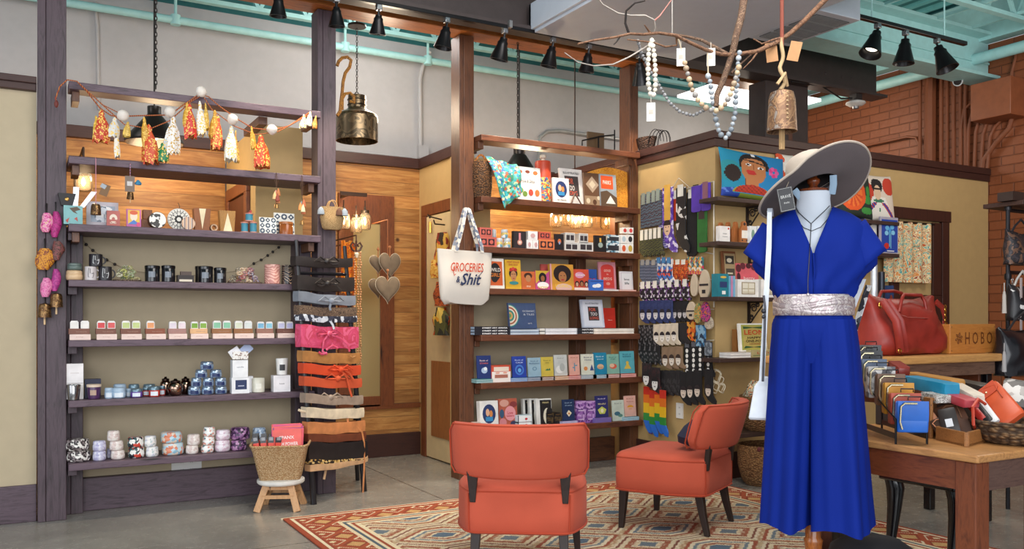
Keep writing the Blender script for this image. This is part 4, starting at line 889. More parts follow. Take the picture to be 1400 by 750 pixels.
o = root('scarf', 'teal and blue flowered scarf draped over the plank next to the brown basket', 'scarf', (cen.x, 5.72, cen.z))
b = MB(teal_sc); nu, nv = 24, 24; vs = []
tl_, tr_, bl_, br_ = pY(664, 214, 5.80)-cen, pY(706, 226, 5.80)-cen, pY(688, 286, 5.71)-cen, pY(716, 262, 5.71)-cen
for i in range(nv+1):
 for j in range(nu+1):
  u, v = j/nu, i/nv; q = tl_.lerp(tr_, u).lerp(bl_.lerp(br_, u), v); q.y += -.02*sin(u*9+v*2)*(.3+v) - .03*sin(pi*min(v*1.4, 1)); q.z += .008*sin(u*14); vs.append(q)
fs = [(i*(nu+1)+j, i*(nu+1)+j+1, (i+1)*(nu+1)+j+1, (i+1)*(nu+1)+j) for i in range(nv) for j in range(nu)]
b.add(vs, fs); q = b.build('cloth', o, smooth=80); m_ = q.modifiers.new('thick', 'SOLIDIFY'); m_.thickness = .003
book(708, 741, 228, 5.82, z2, 'f0ece6', 'large white cookbook with fruit drawings behind the scarf', [('o', .15, .85, .08, .05, 'a8563a'), ('o', .45, .86, .1, .05, '7a3a2a'), ('o', .78, .84, .1, .06, 'c96a3a'), ('o', .14, .3, .1, .08, '7a9a4a'), ('o', .3, .2, .1, .08, '6a8a3a'), ('o', .55, .25, .1, .1, 'b8483a'), ('o', .82, .25, .1, .1, 'd9703a'), ('t', 'Food & Drink', .45, .58, .6, .1, '4a4a52')], rz=.05)
x, w, h = span(739, 758, 219, 5.83, z2)
o = root('tall_tin', 'tall red cylinder tin printed with colourful flowers on the second plank', 'tin', (x, 5.9, z2+.001))
MB(flat('c0452c', .4)).lathe([(w/2, 0), (w/2, h*.96), (w*.46, h)], (0, 0, 0), 24).build('tin_body', o)
MB(patt(['3a6fa0', 'd9a03a', 'c0452c', '2a8a8a', 'd9563a', '5a3a6a', 'e0c060'], 110, 'voronoi', .4)).lathe([(w/2+.0012, h*.04), (w/2+.0012, h*.6)], (0, 0, 0), 24, cap=False).build('flower_print', o)
MB(flat('d9ccb8')).lathe([(w*.12, h), (w*.1, h+.02), (w*.2, h+.03), (w*.2, h+.05), (w*.03, h+.055)], (0, 0, 0), 12).build('stopper', o)
pers = lambda: [('o', .5, .55, .36, .33, '2a3a6a'), ('o', .42, .6, .1, .13, 'e0b090'), ('o', .6, .55, .09, .12, 'd98a4a'), ('r', .3, .7, .3, .45, '3a8ac0'), ('t', 'AIR TRAVEL', .5, .12, .6, .06, '5a4a4a')]
book(757, 779, 243, 5.80, z2, 'f2efe8', 'white book with an oval picture beside the red cylinder tin', pers())
ski = [('r', .2, .8, .25, .8, '4a4242'), ('t', 'FOR', .42, .66, .3, .16, 'e0644a'), ('t', 'TOO', .45, .47, .3, .14, 'efe6e0'), ('t', 'LONG', .5, .33, .4, .12, 'e0644a'), ('t', 'ILLUSTRATED', .5, .88, .7, .06, '3a3a3a')]
book(769, 800, 229, 5.86, z2, 'e8e4e0', 'white framed print on a small easel on the second plank', ski, lean=10)
o = tag(MB(M_BRN).tube([(-.05, 0, 0), (0, .02, .09)], .006, 6).tube([(.05, 0, 0), (0, .02, .09)], .006, 6).tube([(0, .09, 0), (0, .02, .09)], .006, 6).build('easel', loc=(pY(788, 268, 5.80).x, 5.80, z2+.001)), 'small dark wooden easel under the white framed print', 'easel')
book(800, 822, 236, 5.83, z2, '8a6a50', 'brown patterned notebook with a pale diamond beside the easel', [('r', 0, 1, 0, 1, '6a4a34'), ('p', ((.5, .9), (.9, .65), (.5, .4), (.1, .65)), 'b8a088'), ('p', ((.5, .78), (.7, .65), (.5, .52), (.3, .65)), 'd9c8ac'), ('r', 0, 1, .0, .3, 'a08468'), ('o', .2, .15, .12, .08, 'd9c8ac'), ('o', .6, .12, .12, .08, '5a3a28'), ('o', .85, .25, .1, .06, 'd9c8ac')])
book(822, 844, 238, 5.81, z2, '9aa4ac', 'grey travel book with an orange title block', [('r', .05, .8, .55, .95, 'e0562a'), ('t', 'PARKS', .42, .75, .5, .12, 'f2e6dc'), ('p', ((0, .45), (.4, .5), (1, .3), (1, 0), (0, 0)), '5a4636'), ('p', ((.3, .1), (.6, .35), (.9, .1)), 'e6e2da')])
gold_c = patt(['d98a1a', 'e8a83a', 'c0701a', 'e0a040'], 60, 'blob', .8)
b = MB(gold_c); r_ = []
for i in range(12):
 t = i/11; a = pY(800+t*56, 237-8*sin(t*3), 5.9); zb = z2+.004 if t < .85 else z2-.0
 r_.append([(a.x, a.y+.02*sin(t*12)+.012, zb), (a.x, a.y+.02*sin(t*12)-.012, zb), (a.x+.01*sin(t*7), a.y-.012, a.z+.0*t), (a.x, a.y+.012, a.z)])
o = b.loft(r_).build('folded_textile', smooth=70); tag(o, 'mustard yellow folded textile standing behind the travel book', 'textile')
MB(flat('c9301f')).ell(pY(858, 230, 5.9), (.012, .012, .03)).build('red_tip', o)
# -- third plank: little boxes
z = z3
def pinkbox(a, c, yt, zz, lab, m='d0685a', g='coral gift boxes with dark labels'):
 return card_box(a, c, yt, 5.80, zz, m, lab, ops=[('r', .12, .46, .2, .8, '3a2226'), ('r', .54, .88, .2, .8, '3a2226'), ('o', .29, .5, .1, .2, m), ('o', .71, .5, .1, .2, m)], d=.06, group=g)
pinkbox(654, 679, 323.5, z, 'wide coral box with dark labels, under another, beside the brown post'); hh = span(654, 679, 323.5, 5.8, z)[2]
pinkbox(656, 673, 311, z+hh+.001, 'coral box with dark labels stacked at the end beside the brown post')
pinkbox(736, 759, 327, z, 'orange box with dark labels under a coral one in the middle', 'd9784a'); pinkbox(737, 753, 317, z+span(736, 759, 327, 5.8, z)[2]+.001, 'coral box stacked on the orange box in the middle', 'c9584a')
sn = patt(['e6ecee', '7fb0c0', 'f2f2f0', 'd9c070', '9ac0c8'], 70, 'voronoi', .3)
for k, (a, c, yt, zz, Y) in enumerate(((680, 690, 325, 0, 5.8), (690.5, 701, 325, 0, 5.8), (687, 697, 313, 1, 5.8), (674, 680, 313, 0, 5.9))):
 hb = span(680, 690, 325, 5.8, z)[2]
 tin(a, c, yt, Y, z+(hb+.001 if zz else 0), sn, flat('d9dde0', .3), ('tiny blue and white dome tin beside the coral boxes', 'tiny blue and white dome tin beside the dark framed medal', 'tiny blue and white dome tin on top of two others', 'tiny dome tin half hidden behind the coral boxes')[k], 'tiny dome tins', name='keepsake_tin')
card_box(702, 719, 316, 5.80, z, '241d20', 'dark box with a pink ribbon medal in front', ops=[('r', .08, .92, .05, .95, '2e2629'), ('r', .42, .58, .5, .9, 'd98a90'), ('o', .5, .36, .2, .16, 'c98a7a'), ('o', .5, .36, .12, .09, 'e6d0c0')], d=.03)
for k, (a, c, yt, st) in enumerate(((720, 728, 328, 0), (728.5, 737, 328, 0), (722, 735, 316, 1))):
 card_box(a, c, yt, 5.8, z+(.5*0+(span(720, 728, 328, 5.8, z)[2]+.001) if st else 0), 'e9e6e6', ('small white box beside the ribbon medal', 'small white box beside the orange box', 'white box stacked on two small white ones')[k], ops=[('o', .5, .5, .25, .25, 'c9a0a0'), ('r', .3, .7, .2, .25, 'b8b4b8')], group='small white gift boxes')
book(759, 771, 320, 5.79, z, '2b2327', 'small dark box with an orange drop in the middle of the plank', [('r', .1, .9, .08, .92, '1f191c'), ('o', .5, .55, .2, .15, 'c96a3a'), ('o', .5, .45, .1, .1, '8a9ac0')], lean=2, name='gift_box')
for k, (a, c, yt, st) in enumerate(((772, 791, 331, 0), (791.5, 811, 331, 0), (773, 786, 318, 1), (792, 804, 319, 1))):
 hb = span(772, 791, 331, 5.8, z)[2]
 card_box(a, c, yt, 5.8, z+((hb+.001) if st else 0), 'd9d6d2', ('grey-white box with dark windows, lower one beside the orange drop box', 'grey-white box with dark windows, lower one beside the black box', 'grey-white box with dark window stacked by the orange drop box', 'grey-white box with dark window stacked nearer the black box')[k], ops=[('r', .1, .47, .2, .75, '3a3236'), ('r', .53, .9, .2, .75, '3a3236'), ('r', .1, .9, .85, .9, 'a8a4a4')], group='grey-white boxes with dark windows')
book(813, 829, 322, 5.79, z, '241e20', 'small black box with a gold medal drawing', [('r', .05, .95, .04, .96, '1c1719'), ('r', .42, .58, .6, .85, 'd9a84a'), ('o', .5, .42, .2, .16, '9aa8a0')], lean=2, name='gift_box')
bp = patt(['d9dde0', '6f9ab0', '2e4a5a', 'c9d6da'], 60, 'voronoi', .4, 4)
for k, (a, c, yt, st) in enumerate(((829, 849, 332, 0), (831, 850, 321, 1))):
 hb = span(829, 849, 332, 5.8, z)[2]
 card_box(a, c, yt, 5.8, z+((hb+.001) if st else 0), 'd9dde0', ('blue and white patterned box with black labels, the lower one', 'blue and white patterned box with black labels, the upper one')[k], m=bp, ops=[('r', .1, .9, .25, .75, '2a2a30')], group='blue patterned boxes')
tls = [(849, 857, 333), (857.5, 866, 333), (849, 857, 321), (857.5, 866, 321), (851, 858, 311), (859, 866, 311)]
cl = ['d9603a', 'c9a84a', 'b8c8d0', '2a2a30', 'c9403a', 'd94a4a']; hb = span(849, 857, 333, 5.8, z)[2]
for k, (a, c, yt) in enumerate(tls):
 card_box(a, c, yt, 5.77, z+(k//2)*(hb+.001), 'efece8', 'small white cube box with a %s dot, %s row at the brown post' % (['orange', 'gold', 'pale blue', 'black', 'dark red', 'coral'][k], ['lower', 'middle', 'upper'][k//2]), ops=[('o', .5, .5, .32, .34, cl[k])], group='dotted cube boxes', d=.04)
# -- fourth plank: bright books
z = z4
book(666, 690, 353, 5.80, z, 'efe9df', 'white and orange book with black wild hair drawing beside the tote bag', [('r', .1, .9, .1, .9, 'd9622c'), ('o', .5, .55, .3, .3, '1f1a1a'), ('o', .45, .4, .22, .2, '2a2220'), ('t', 'WILD', .5, .62, .6, .12, 'f2e6da'), ('t', 'GIRLS', .5, .45, .6, .12, 'e8842c')])
face = lambda hair, skin, top: [('o', .5, .46, .27, .2, hair), ('o', .5, .42, .17, .19, skin), ('o', .5, .08, .34, .12, top), ('r', .42, .58, .12, .3, skin)]
book(692, 713, 355, 5.80, z, 'e3b132', 'yellow book with a portrait wearing a flower crown', [('o', .5, .53, .28, .16, '2a1a16'), ('o', .35, .66, .1, .06, 'c9302a'), ('o', .5, .69, .1, .06, 'd9483a'), ('o', .65, .66, .1, .06, 'b8282a'), ('o', .5, .45, .19, .17, 'c98a5a'), ('r', .36, .48, .5, .515, '2a1a16'), ('r', .52, .64, .5, .515, '2a1a16'), ('o', .5, .36, .06, .015, 'b82a2a'), ('r', .42, .58, .2, .32, 'c98a5a'), ('o', .5, .2, .3, .06, '3a8a8a'), ('t', 'WHAT WOULD', .5, .92, .8, .06, 'b8483a'), ('t', 'SHE DO?', .5, .83, .6, .06, 'b8483a')])
book(713.5, 732, 371, 5.80, z, 'd9703c', 'small orange book with a curly haired portrait', [('o', .5, .75, .3, .18, '4a2a1a'), ('o', .5, .6, .2, .2, 'c98a5a'), ('t', 'me', .5, .15, .3, .1, 'f0d0b0')])
book(741, 753, 361, 5.88, z, 'c95a52', 'coral book standing behind the pink portrait book')
book(733, 752, 370, 5.79, z, 'c9508a', 'pink and yellow book with a black haired portrait in a white coat', [('p', ((0, 1), (1, 1), (0, .3)), 'd9b03a'), ('o', .5, .62, .28, .28, '1c1618'), ('o', .5, .58, .14, .16, 'a8683c'), ('o', .5, .22, .42, .18, 'f0ece8'), ('t', 'NOW', .5, .1, .7, .13, 'e0b83a')])
book(753, 785, 361, 5.79, z, 'd99a3a', 'large orange book with a big round afro portrait', [('r', 0, .07, 0, 1, 'e0a0a0'), ('o', .52, .63, .38, .34, '2a1a18'), ('o', .52, .5, .17, .22, 'b87848'), ('o', .46, .55, .03, .015, '2a1a18'), ('o', .6, .55, .03, .015, '2a1a18'), ('o', .52, .39, .07, .025, 'b8283a'), ('o', .55, .08, .35, .16, 'd9b0a8'), ('t', 'ICONIC', .5, .15, .6, .12, 'e8c84a')], t=.03)
book(785, 806, 368, 5.80, z, 'd9543a', 'red and pink book with a group of smiling faces', [('o', .4, .72, .3, .15, 'e89ab8'), ('t', 'Sisters', .45, .74, .6, .12, 'f2e6e0'), ('o', .2, .3, .13, .14, '2a1c1c'), ('o', .2, .27, .08, .1, 'd9a88a'), ('o', .5, .32, .14, .15, '3a2420'), ('o', .5, .29, .09, .11, 'b87850'), ('o', .8, .3, .13, .14, '1c1618'), ('o', .8, .27, .08, .1, 'e0b898'), ('r', 0, 1, 0, .12, 'f0d8d0')])
book(804, 817, 368, 5.86, z, '2f5aa8', 'blue book with red glasses behind the blue box', [('o', .3, .5, .16, .08, 'd9403a'), ('o', .7, .5, .16, .08, 'd9403a'), ('o', .3, .5, .1, .05, '2f5aa8'), ('o', .7, .5, .1, .05, '2f5aa8')])
card_box(807, 825, 382, 5.77, z, '3a70c8', 'small blue card box with white clouds', ops=[('o', .35, .4, .2, .15, 'f0f0f2'), ('o', .6, .45, .22, .18, 'f0f0f2'), ('r', 0, 1, .8, .9, '2a4a90')], d=.03)
book(820, 843, 358, 5.85, z, 'd8909a', 'pink book with a red arched panel and gold title', [('r', .12, .88, .1, .8, 'd8433a'), ('o', .5, .78, .38, .14, 'd8433a'), ('t', 'GOOD', .5, .7, .4, .08, 'f0d0c0'), ('t', 'in', .5, .58, .1, .05, 'f0d0c0'), ('t', 'BEDS', .5, .42, .5, .09, 'f0d0c0'), ('o', .5, .25, .12, .05, 'e89a8a')])
book(849, 866, 371, 5.82, z, 'eeebea', 'small white book with black script at the end of the plank', [('r', .06, .94, .05, .95, 'd9ccd0'), ('r', .1, .9, .08, .92, 'f4f2f0'), ('t', 'love', .5, .6, .4, .12, '3a3a3e'), ('t', 'life', .5, .4, .35, .12, '3a3a3e')], rz=0)
flatbook(824, 846, z, .011, 5.77, 'efece8', 'white slim book lying flat in front of the pink book', d=.07)
flatbook(847, 870, z, .012, 5.765, 'd9623a', 'orange slim book lying flat under the script book', d=.05)
# -- fifth plank: flat stacks
z = z5
for k in range(3):
 flatbook(649, 697, z+k*.0215, .0205, 5.78, '23222a', 'thick black street art book lying flat, %s in the stack of three' % ['bottom', 'middle', 'top'][k], 'a9c0d8', 'street art books', spine='STREET ART AFRICA', d=.18)
for k in range(2):
 flatbook(698, 737, z+k*.0215, .0205, 5.78, '6a7f9c', 'slate blue book lying flat, %s of two under the mandala book' % ['lower', 'upper'][k], 'c9d2dc', 'slate blue flat books', d=.18)
 flatbook(746, 789, z+k*.024, .0225, 5.78, 'e2e1e8', 'white book lying flat, %s of two in the middle of the plank' % ['lower', 'upper'][k], 'efeef0', 'white flat books', d=.18)
 flatbook(790, 811, z+k*.024, .0225, 5.78, '2b2a30', 'black book lying flat, %s of two under the framed print' % ['lower', 'upper'][k], 'b8b8c0', 'black flat books', spine='NATURE', d=.18)
 flatbook(812, 867, z+k*.022, .0205, 5.78, ['e6d6c6', 'efe6dc'][k], 'cream and pink book lying flat, %s of two near the brown post' % ['lower', 'upper'][k], 'f0e8dc', 'cream flat books', d=.18)
for k in range(2): flatbook(738, 745.5, z+k*.026, .025, 5.78, '1f1e22', 'thin black book lying flat, %s of two between white and blue stacks' % ['lower', 'upper'][k], d=.18, group='thin black flat books')
zz = z+.044
x, w, h = span(698, 737, 414, 5.8, zz)
ops = [('r', 0, 1, 0, 1, '46577c')]
b = MB(flat('46577c', .5)).box(-w/2, w/2, 0, .02, 0, h); b.mat(flat('efe8d8')).box(-w/2+.004, w/2-.001, .002, .018, .002, h-.002)
cx, cz = -w/2+.005, h*.5
for r_, c in ((.44, '2f8a86'), (.40, 'e6dccb'), (.34, 'b0603a'), (.28, 'e6dccb'), (.22, '3a8a7a'), (.15, 'd9a060'), (.08, '6a9a5a')):
 b.mat(flat(c, var=0)); n = 24; k = ops and len(b.f); y = -.001-(.5-r_)*.004
 b.poly([(cx, cz-r_*h)]+[(cx+r_*h*sin(pi*i/n), cz-r_*h*cos(pi*i/n)) for i in range(1, n)]+[(cx, cz+r_*h)], y)
b.mat(flat('e6dccb', var=0))
for i in range(13):
 a = pi*i/12; b.oval(cx+.37*h*sin(a), cz-.37*h*cos(a), .003, .003, -.0042, 6); b.oval(cx+.25*h*sin(a), cz-.25*h*cos(a), .003, .003, -.0042, 6)
b.mat(flat('c9ccd4', var=0)).text('OCEANIC', w*.22, h*.68, w*.45, h*.07, -.004).text('& TILES', w*.22, h*.55, w*.4, h*.07, -.004).text('art', w*.24, h*.2, w*.15, h*.05, -.004)
tag(b.build('book', loc=(x, 5.82, zz+.003), rot=(R(-8), 0, .06), smooth=0), 'blue-grey book with half a mandala standing on the flat books', 'book')
book(797, 827, 409, 5.83, z+.05, 'c9cede', 'pale framed print leaning on the flat books', [('r', .08, .92, .05, .95, 'dfe1ea'), ('r', .3, .78, .25, .75, '3a3436'), ('t', 'FOR', .5, .64, .3, .12, 'e0644a'), ('t', 'TOO', .55, .48, .3, .12, 'efe6e0'), ('t', 'LONG', .55, .34, .38, .1, 'e0644a'), ('t', 'ILLUSTRATED', .5, .86, .6, .05, '4a4a5a')], lean=10)
book(824, 842, 421, 5.9, z+.045, 'c4301f', 'red book standing behind the pale framed print', [('t', 'love', .6, .4, .3, .05, 'e8d0c0')])
# -- sixth plank: pocket books each standing on a pile
z = z6
bk6 = [(653, 672, 486, '23356e', 'navy', [('t', 'Book of', .5, .78, .6, .07, 'e0c8c8'), ('t', 'STARS', .5, .66, .6, .06, 'd96a5a'), ('o', .5, .35, .22, .13, 'a8c0dc'), ('o', .58, .42, .12, .08, 'e6eef4')], '2a8a90'),
 (672.5, 698, 499, 'd0563e', 'red and white', [('r', 0, 1, 0, .62, 'efe6e0'), ('r', .1, .9, .65, .9, 'e8d8c8'), ('r', .15, .85, .25, .45, 'a86a5a'), ('o', .3, .55, .12, .05, 'e0a08a'), ('o', .7, .55, .12, .05, 'e0a08a')], None),
 (701, 720, 487, '2b44a0', 'royal blue', [('t', 'Book of', .5, .82, .6, .07, 'c0ccf0'), ('t', 'CALM', .5, .7, .5, .07, 'c0ccf0'), ('o', .5, .35, .32, .25, '4a80d0'), ('o', .5, .35, .22, .17, '2b44a0'), ('o', .5, .33, .12, .1, '6ab0e0')], '2a7ac0'),
 (722.5, 740, 489, '9ab8c8', 'light blue', [('t', 'Book of', .5, .82, .6, .07, '4a6a8a'), ('t', 'Meditations', .5, .7, .8, .08, '4a6a8a'), ('o', .5, .42, .18, .1, '6a90a8'), ('o', .5, .42, .1, .06, '9ab8c8')], '3a5a80'),
 (740.5, 757, 488, 'd4bc50', 'yellow', [('t', 'Book of', .5, .82, .6, .06, '7a7a3a'), ('t', 'tea', .5, .7, .3, .06, '7a7a3a'), ('p', ((.3, .3), (.5, .4), (.6, .3)), '3a7a4a'), ('p', ((.5, .32), (.7, .42), (.75, .3)), '3a7a4a')], '8a5a3a'),
 (758.5, 776, 485, 'c9ccc8', 'grey-white', [('t', 'Book of', .5, .84, .5, .05, '8a8c8a'), ('o', .4, .3, .3, .18, 'e6e6e2'), ('o', .6, .4, .2, .2, 'b0b4b0')], 'c98a3a'),
 (779, 793, 485, 'e0a898', 'salmon', [('t', 'Book of', .5, .86, .7, .05, 'a85a4a'), ('r', .46, .54, .2, .6, '4a90a8'), ('r', .3, .5, .35, .4, '4a90a8'), ('r', .5, .75, .45, .5, '4a90a8')], 'c9483a'),
 (795.5, 814, 484, 'dddccb', 'cream', [('t', 'Book of', .5, .84, .6, .07, '4a4a6a'), ('t', 'Home', .5, .72, .5, .07, '4a4a6a'), ('o', .3, .3, .14, .1, 'd98a4a'), ('p', ((.6, .2), (.9, .2), (.75, .5)), '3a4a80')], '8a9aa8'),
 (812.5, 830, 482, '1f85a8', 'teal blue', [('t', 'Book of', .5, .82, .6, .07, 'd0e6ec'), ('t', 'travel', .5, .7, .5, .06, 'd0e6ec'), ('o', .5, .35, .26, .12, 'e0b890'), ('r', .3, .7, .25, .35, 'c9a080')], '6a9ab0'),
 (830.5, 847, 484, '86b8a6', 'mint green', [('t', 'Book of', .5, .84, .6, .06, '3a6a60'), ('t', 'yoga', .5, .74, .4, .06, '3a6a60'), ('o', .5, .38, .3, .13, 'd9604a'), ('o', .4, .42, .2, .1, 'e8c0a0')], 'b86a5a'),
 (848.5, 868, 480, '5fb0bc', 'aqua', [('t', 'Book of', .5, .86, .6, .06, '1f5a70'), ('t', 'BUDDHA', .5, .76, .6, .07, '1f5a70'), ('o', .5, .48, .1, .07, 'e0c050'), ('p', ((.25, .2), (.75, .2), (.5, .5)), 'e0c050')], 'd9604a')]
for i, (a, c, yt, col, nmn, ops, pile) in enumerate(bk6):
 hp = .0
 if pile:
  for k in range(3): flatbook(a-1.5, c+2, z+k*.0095, .009, 5.765, pile, 'slim book with white pages lying under the %s standing book, %s of three' % (nmn, ['bottom', 'middle', 'top'][k]), 'f2f0ee', 'slim books lying flat under the standing ones', d=.12)
  hp = .0295
 if pile: book(a, c, yt, 5.79, z+hp, col, '%s pocket book standing on a pile of slim books on the sixth plank' % nmn, ops, t=.012, group='standing pocket books on the sixth plank')
 else: card_box(a, c, yt, 5.78, z, col, 'red and white landscape card box between the navy and royal blue books', ops=ops)
# -- seventh plank
z = z7
book(657, 682, 548, 5.78, z, 'eceae6', 'tall white box book with an oval figure picture on the lowest plank', pers(), t=.05)
book(683, 708, 545, 5.80, z, 'b8604a', 'pink and red flowery book beside the white oval picture box', [('o', .2, .2, .2, .15, 'd98a90'), ('o', .8, .15, .2, .1, '3a3a5a'), ('o', .3, .85, .25, .12, 'd9a090'), ('o', .8, .8, .2, .1, '8a3a3a'), ('o', .15, .5, .12, .15, '3a5a7a'), ('o', .6, .5, .3, .25, 'e89aa0'), ('t', 'Love', .6, .52, .3, .1, 'b8283a'), ('t', 'letters', .6, .42, .4, .06, 'b8283a')], t=.05)
hb = span(708, 727, 579, 5.76, z)[2]
for k in range(3):
 a = card_box(708, 727, 577, 5.76, z+k*.050, 'c9dce4', 'pale blue and white drawer box with a red mark, %s of three' % ['bottom', 'middle', 'top'][k], ops=[('r', .05, .95, .1, .9, 'f0f2f4'), ('o', .6, .5, .1, .15, 'c9303a'), ('r', .0, .06, 0, 1, '2a3a50')], group='drawer boxes')
 a.scale = (1, 1, .048/max(.001, span(708, 727, 577, 5.76, z)[2]))
for k in range(3):
 book(716+k*9, 728+k*9+(9 if k == 2 else 0), 545, 5.90-k*.05, z, 'ecebe6', ['white and black book furthest back in the overlapping row', 'white and black book in the middle of the overlapping row', 'white and black moon book in front of the overlapping row'][k], [('r', .25, .98, .05, .95, '1f1c1e'), ('o', .7, .35, .25, .3, 'e6dfc8'), ('o', .85, .42, .22, .26, '1f1c1e'), ('t', 'moon', .62, .85, .4, .06, 'd9c890')], t=.03, group='overlapping black and white books')
blk = patt(['1f1a1b', '2a2422', '1f1a1b', '5a4a30'], 90, 'voronoi', .35)
hb = span(747, 757, 564, 5.8, z)[2]
for k, (a, c, st) in enumerate(((747, 757, 0), (757.5, 768, 0), (749, 763, 1))):
 card_box(a, c, 564, 5.8, z+st*(hb+.001), '1f1a1b', ['black square box with faint gold print beside the moon book', 'black square box with faint gold print beside the navy diamond book', 'black square box stacked on the two others'][k], m=blk, ops=[('r', .2, .8, .85, .88, '8a6a3a'), ('r', .2, .8, .4, .43, '8a6a3a')], group='black square boxes')
for (a, c, yt, col, nmn, ops, pile, pc, yb) in ((770, 786, 546, '22355a', 'navy', [('t', 'Book of', .5, .84, .6, .06, '9ab0c8'), ('t', 'dreams', .5, .72, .6, .06, '9ab0c8'), ('p', ((.3, .35), (.5, .5), (.75, .35), (.5, .18)), 'ece0c0'), ('o', .52, .33, .08, .05, 'd98a4a')], 3, 'b0a8d8', 0),
  (815, 832, 541, '2b2f6a', 'indigo', [('t', 'Book of', .5, .86, .6, .06, 'd0c8e8'), ('t', 'Mindful', .5, .62, .6, .08, 'd9d0a0'), ('p', ((.3, .15), (.7, .15), (.85, .35), (.5, .5), (.15, .35)), 'c9d060'), ('o', .5, .3, .12, .1, 'f0e8c0')], 4, '7a68b0', 0),
  (838, 854, 547, 'c6d2c6', 'grey-green', [('t', 'Book of', .5, .84, .6, .06, '6a7a72'), ('o', .4, .35, .25, .1, '3a6a80'), ('o', .65, .25, .2, .08, '5a8a80')], 0, '', 0),
  (854.5, 870, 541, 'e3b3a6', 'pale pink', [('t', 'Book of', .5, .86, .6, .05, 'b0605a'), ('t', 'Bedtime', .5, .72, .6, .05, 'b0605a'), ('o', .5, .45, .28, .1, 'e0a030'), ('r', .2, .8, .38, .44, 'e3b3a6')], 3, '6ab0c8', 0)):
 for k in range(pile): flatbook(a-1.5, c+4, z+k*.0095, .009, 5.765, pc, 'slim book lying under the %s book on the lowest plank, %s in its pile' % (nmn, ORD[k]), 'efeef4' if pile < 4 else '8a78c0', 'slim books on the lowest plank', d=.12)
 book(a, c, yt, 5.79, z+pile*.0098, col, '%s pocket book standing on the lowest plank' % nmn, ops, t=.012, group='standing pocket books on the lowest plank')
pp = patt(['7a4a98', 'a06ab8', '5a3078', 'c9a0d8'], 80, 'voronoi', .4)
for k, (a, c) in enumerate(((788, 801), (801.5, 814))):
 card_box(a, c, 548, 5.8, z, '7a4a98', ['purple patterned box beside the navy diamond book', 'purple patterned box beside the indigo book'][k], m=pp, group='purple patterned boxes', ops=[('r', .2, .8, .55, .6, 'd9c0e0'), ('r', .2, .8, .15, .2, 'd9c0e0')])
card_box(648, 657, 577, 5.78, z, 'c9b8b0', 'small tan box half hidden beside the white oval picture box', d=.05)
# ================================================================= tote bag on the brown post
c0 = pY(634, 415, 5.80); W_ = (pY(671, 350, 5.80).x-pY(597, 350, 5.80).x)
zt, zb = pY(634, 343, 5.8).z-c0.z, 0
o = root('tote_bag', 'white canvas tote bag with orange and navy lettering on the brown post', 'bag', (c0.x, 5.78, c0.z))
MC = fabric('cfc8bf', scale=400, var=.04, bmp=.15); b = MB(MC); rings = []
for i in range(13):
 t = i/12; hw = W_/2*(.84+.16*t**.6) if i else W_/2*.74; dd = .028+.022*sin(pi*min(1, t*1.2))*(1-t*.5); n = 36
 rings.append([(hw*(abs(cos(2*pi*j/n))**.35)*(1 if cos(2*pi*j/n) > 0 else -1), -.0+dd*(abs(sin(2*pi*j/n))**.7)*(1 if sin(2*pi*j/n) > 0 else -1)+.003*sin(j*1.3+t*5)*(1-t), (zt)*t + (.010*sin(hw*0+j*.6) if i == 0 else 0) - (.01*cos(2*pi*j/n)*(t))) for j in range(n)])
b.loft(rings, True).build('bag_body', o, smooth=70)
w = W_; yf = -.062
b = MB(flat('c4472c', var=0)); b.text('GROCERIES', -.01, zt*.68, w*.60, zt*.17, yf, .015, .15); b.mat(flat('c4472c', var=0)).tube([(-.115, yf, zt*.70), (-.125, yf, zt*.6), (-.115, yf, zt*.52), (-.105, yf, zt*.55)], .003, 5)
b.mat(flat('1f2c52', var=0)).text('&', -.085, zt*.45, w*.07, zt*.12, yf, .02, .2).text('Shit', .02, zt*.46, w*.38, zt*.22, yf, .02, .35).tube([(.07, yf, zt*.5), (.10, yf, zt*.56), (.12, yf, zt*.62)], .0025, 5).tube([(-.07, yf, zt*.36), (-.05, yf, zt*.34), (-.04, yf, zt*.38)], .003, 5)
b.build('bag_lettering', o, smooth=0)
hm = patt(['6a7488', 'c9c4bc', '8a90a0', 'd9d4cc'], 60, 'voronoi', .8)
pk = pY(636, 284, 5.80)-c0; 
def strap(m, pts, w_, name, par, t=.003): return MB(m).tube(pts, w_, 8, flatn=t/w_, up=(0, 1, 0) if False else None).build(name, par)
zk = pk.z; xl, xr = pY(619, 345, 5.8).x-c0.x, pY(654, 345, 5.8).x-c0.x
for yy in (-.045, .02):
 pts = [(xl-.0, yy, zt*.97), (xl+.012, yy, zt+.04), (xl+(pk.x-xl)*.5, yy*.8, zt+(zk-zt)*.5), (pk.x-.012, yy*.4, zk-.012), (pk.x, yy*.2, zk), (pk.x+.014, yy*.4, zk-.012), (xr-(xr-pk.x)*.5+.005, yy*.8, zt+(zk-zt)*.5), (xr-.006, yy, zt+.04), (xr, yy, zt*.97)]
 b = MB(hm); b.loft([[(p_[0]-.014, p_[1], p_[2]), (p_[0]+.014, p_[1], p_[2]), (p_[0]+.014, p_[1]+.004, p_[2]), (p_[0]-.014, p_[1]+.004, p_[2])] for p_ in pts]).build('handle', o, smooth=60)
p = pY(636, 288, 5.82); tag(MB(flat('8a8a8a', .3, .9)).tube([(0, .03, 0), (0, -.04, 0), (0, -.05, .015)], .005, 6).build('wall_hook', loc=(p.x, 5.82, p.z-.004)), 'small metal hook on the brown post holding the tote bag', 'hook')
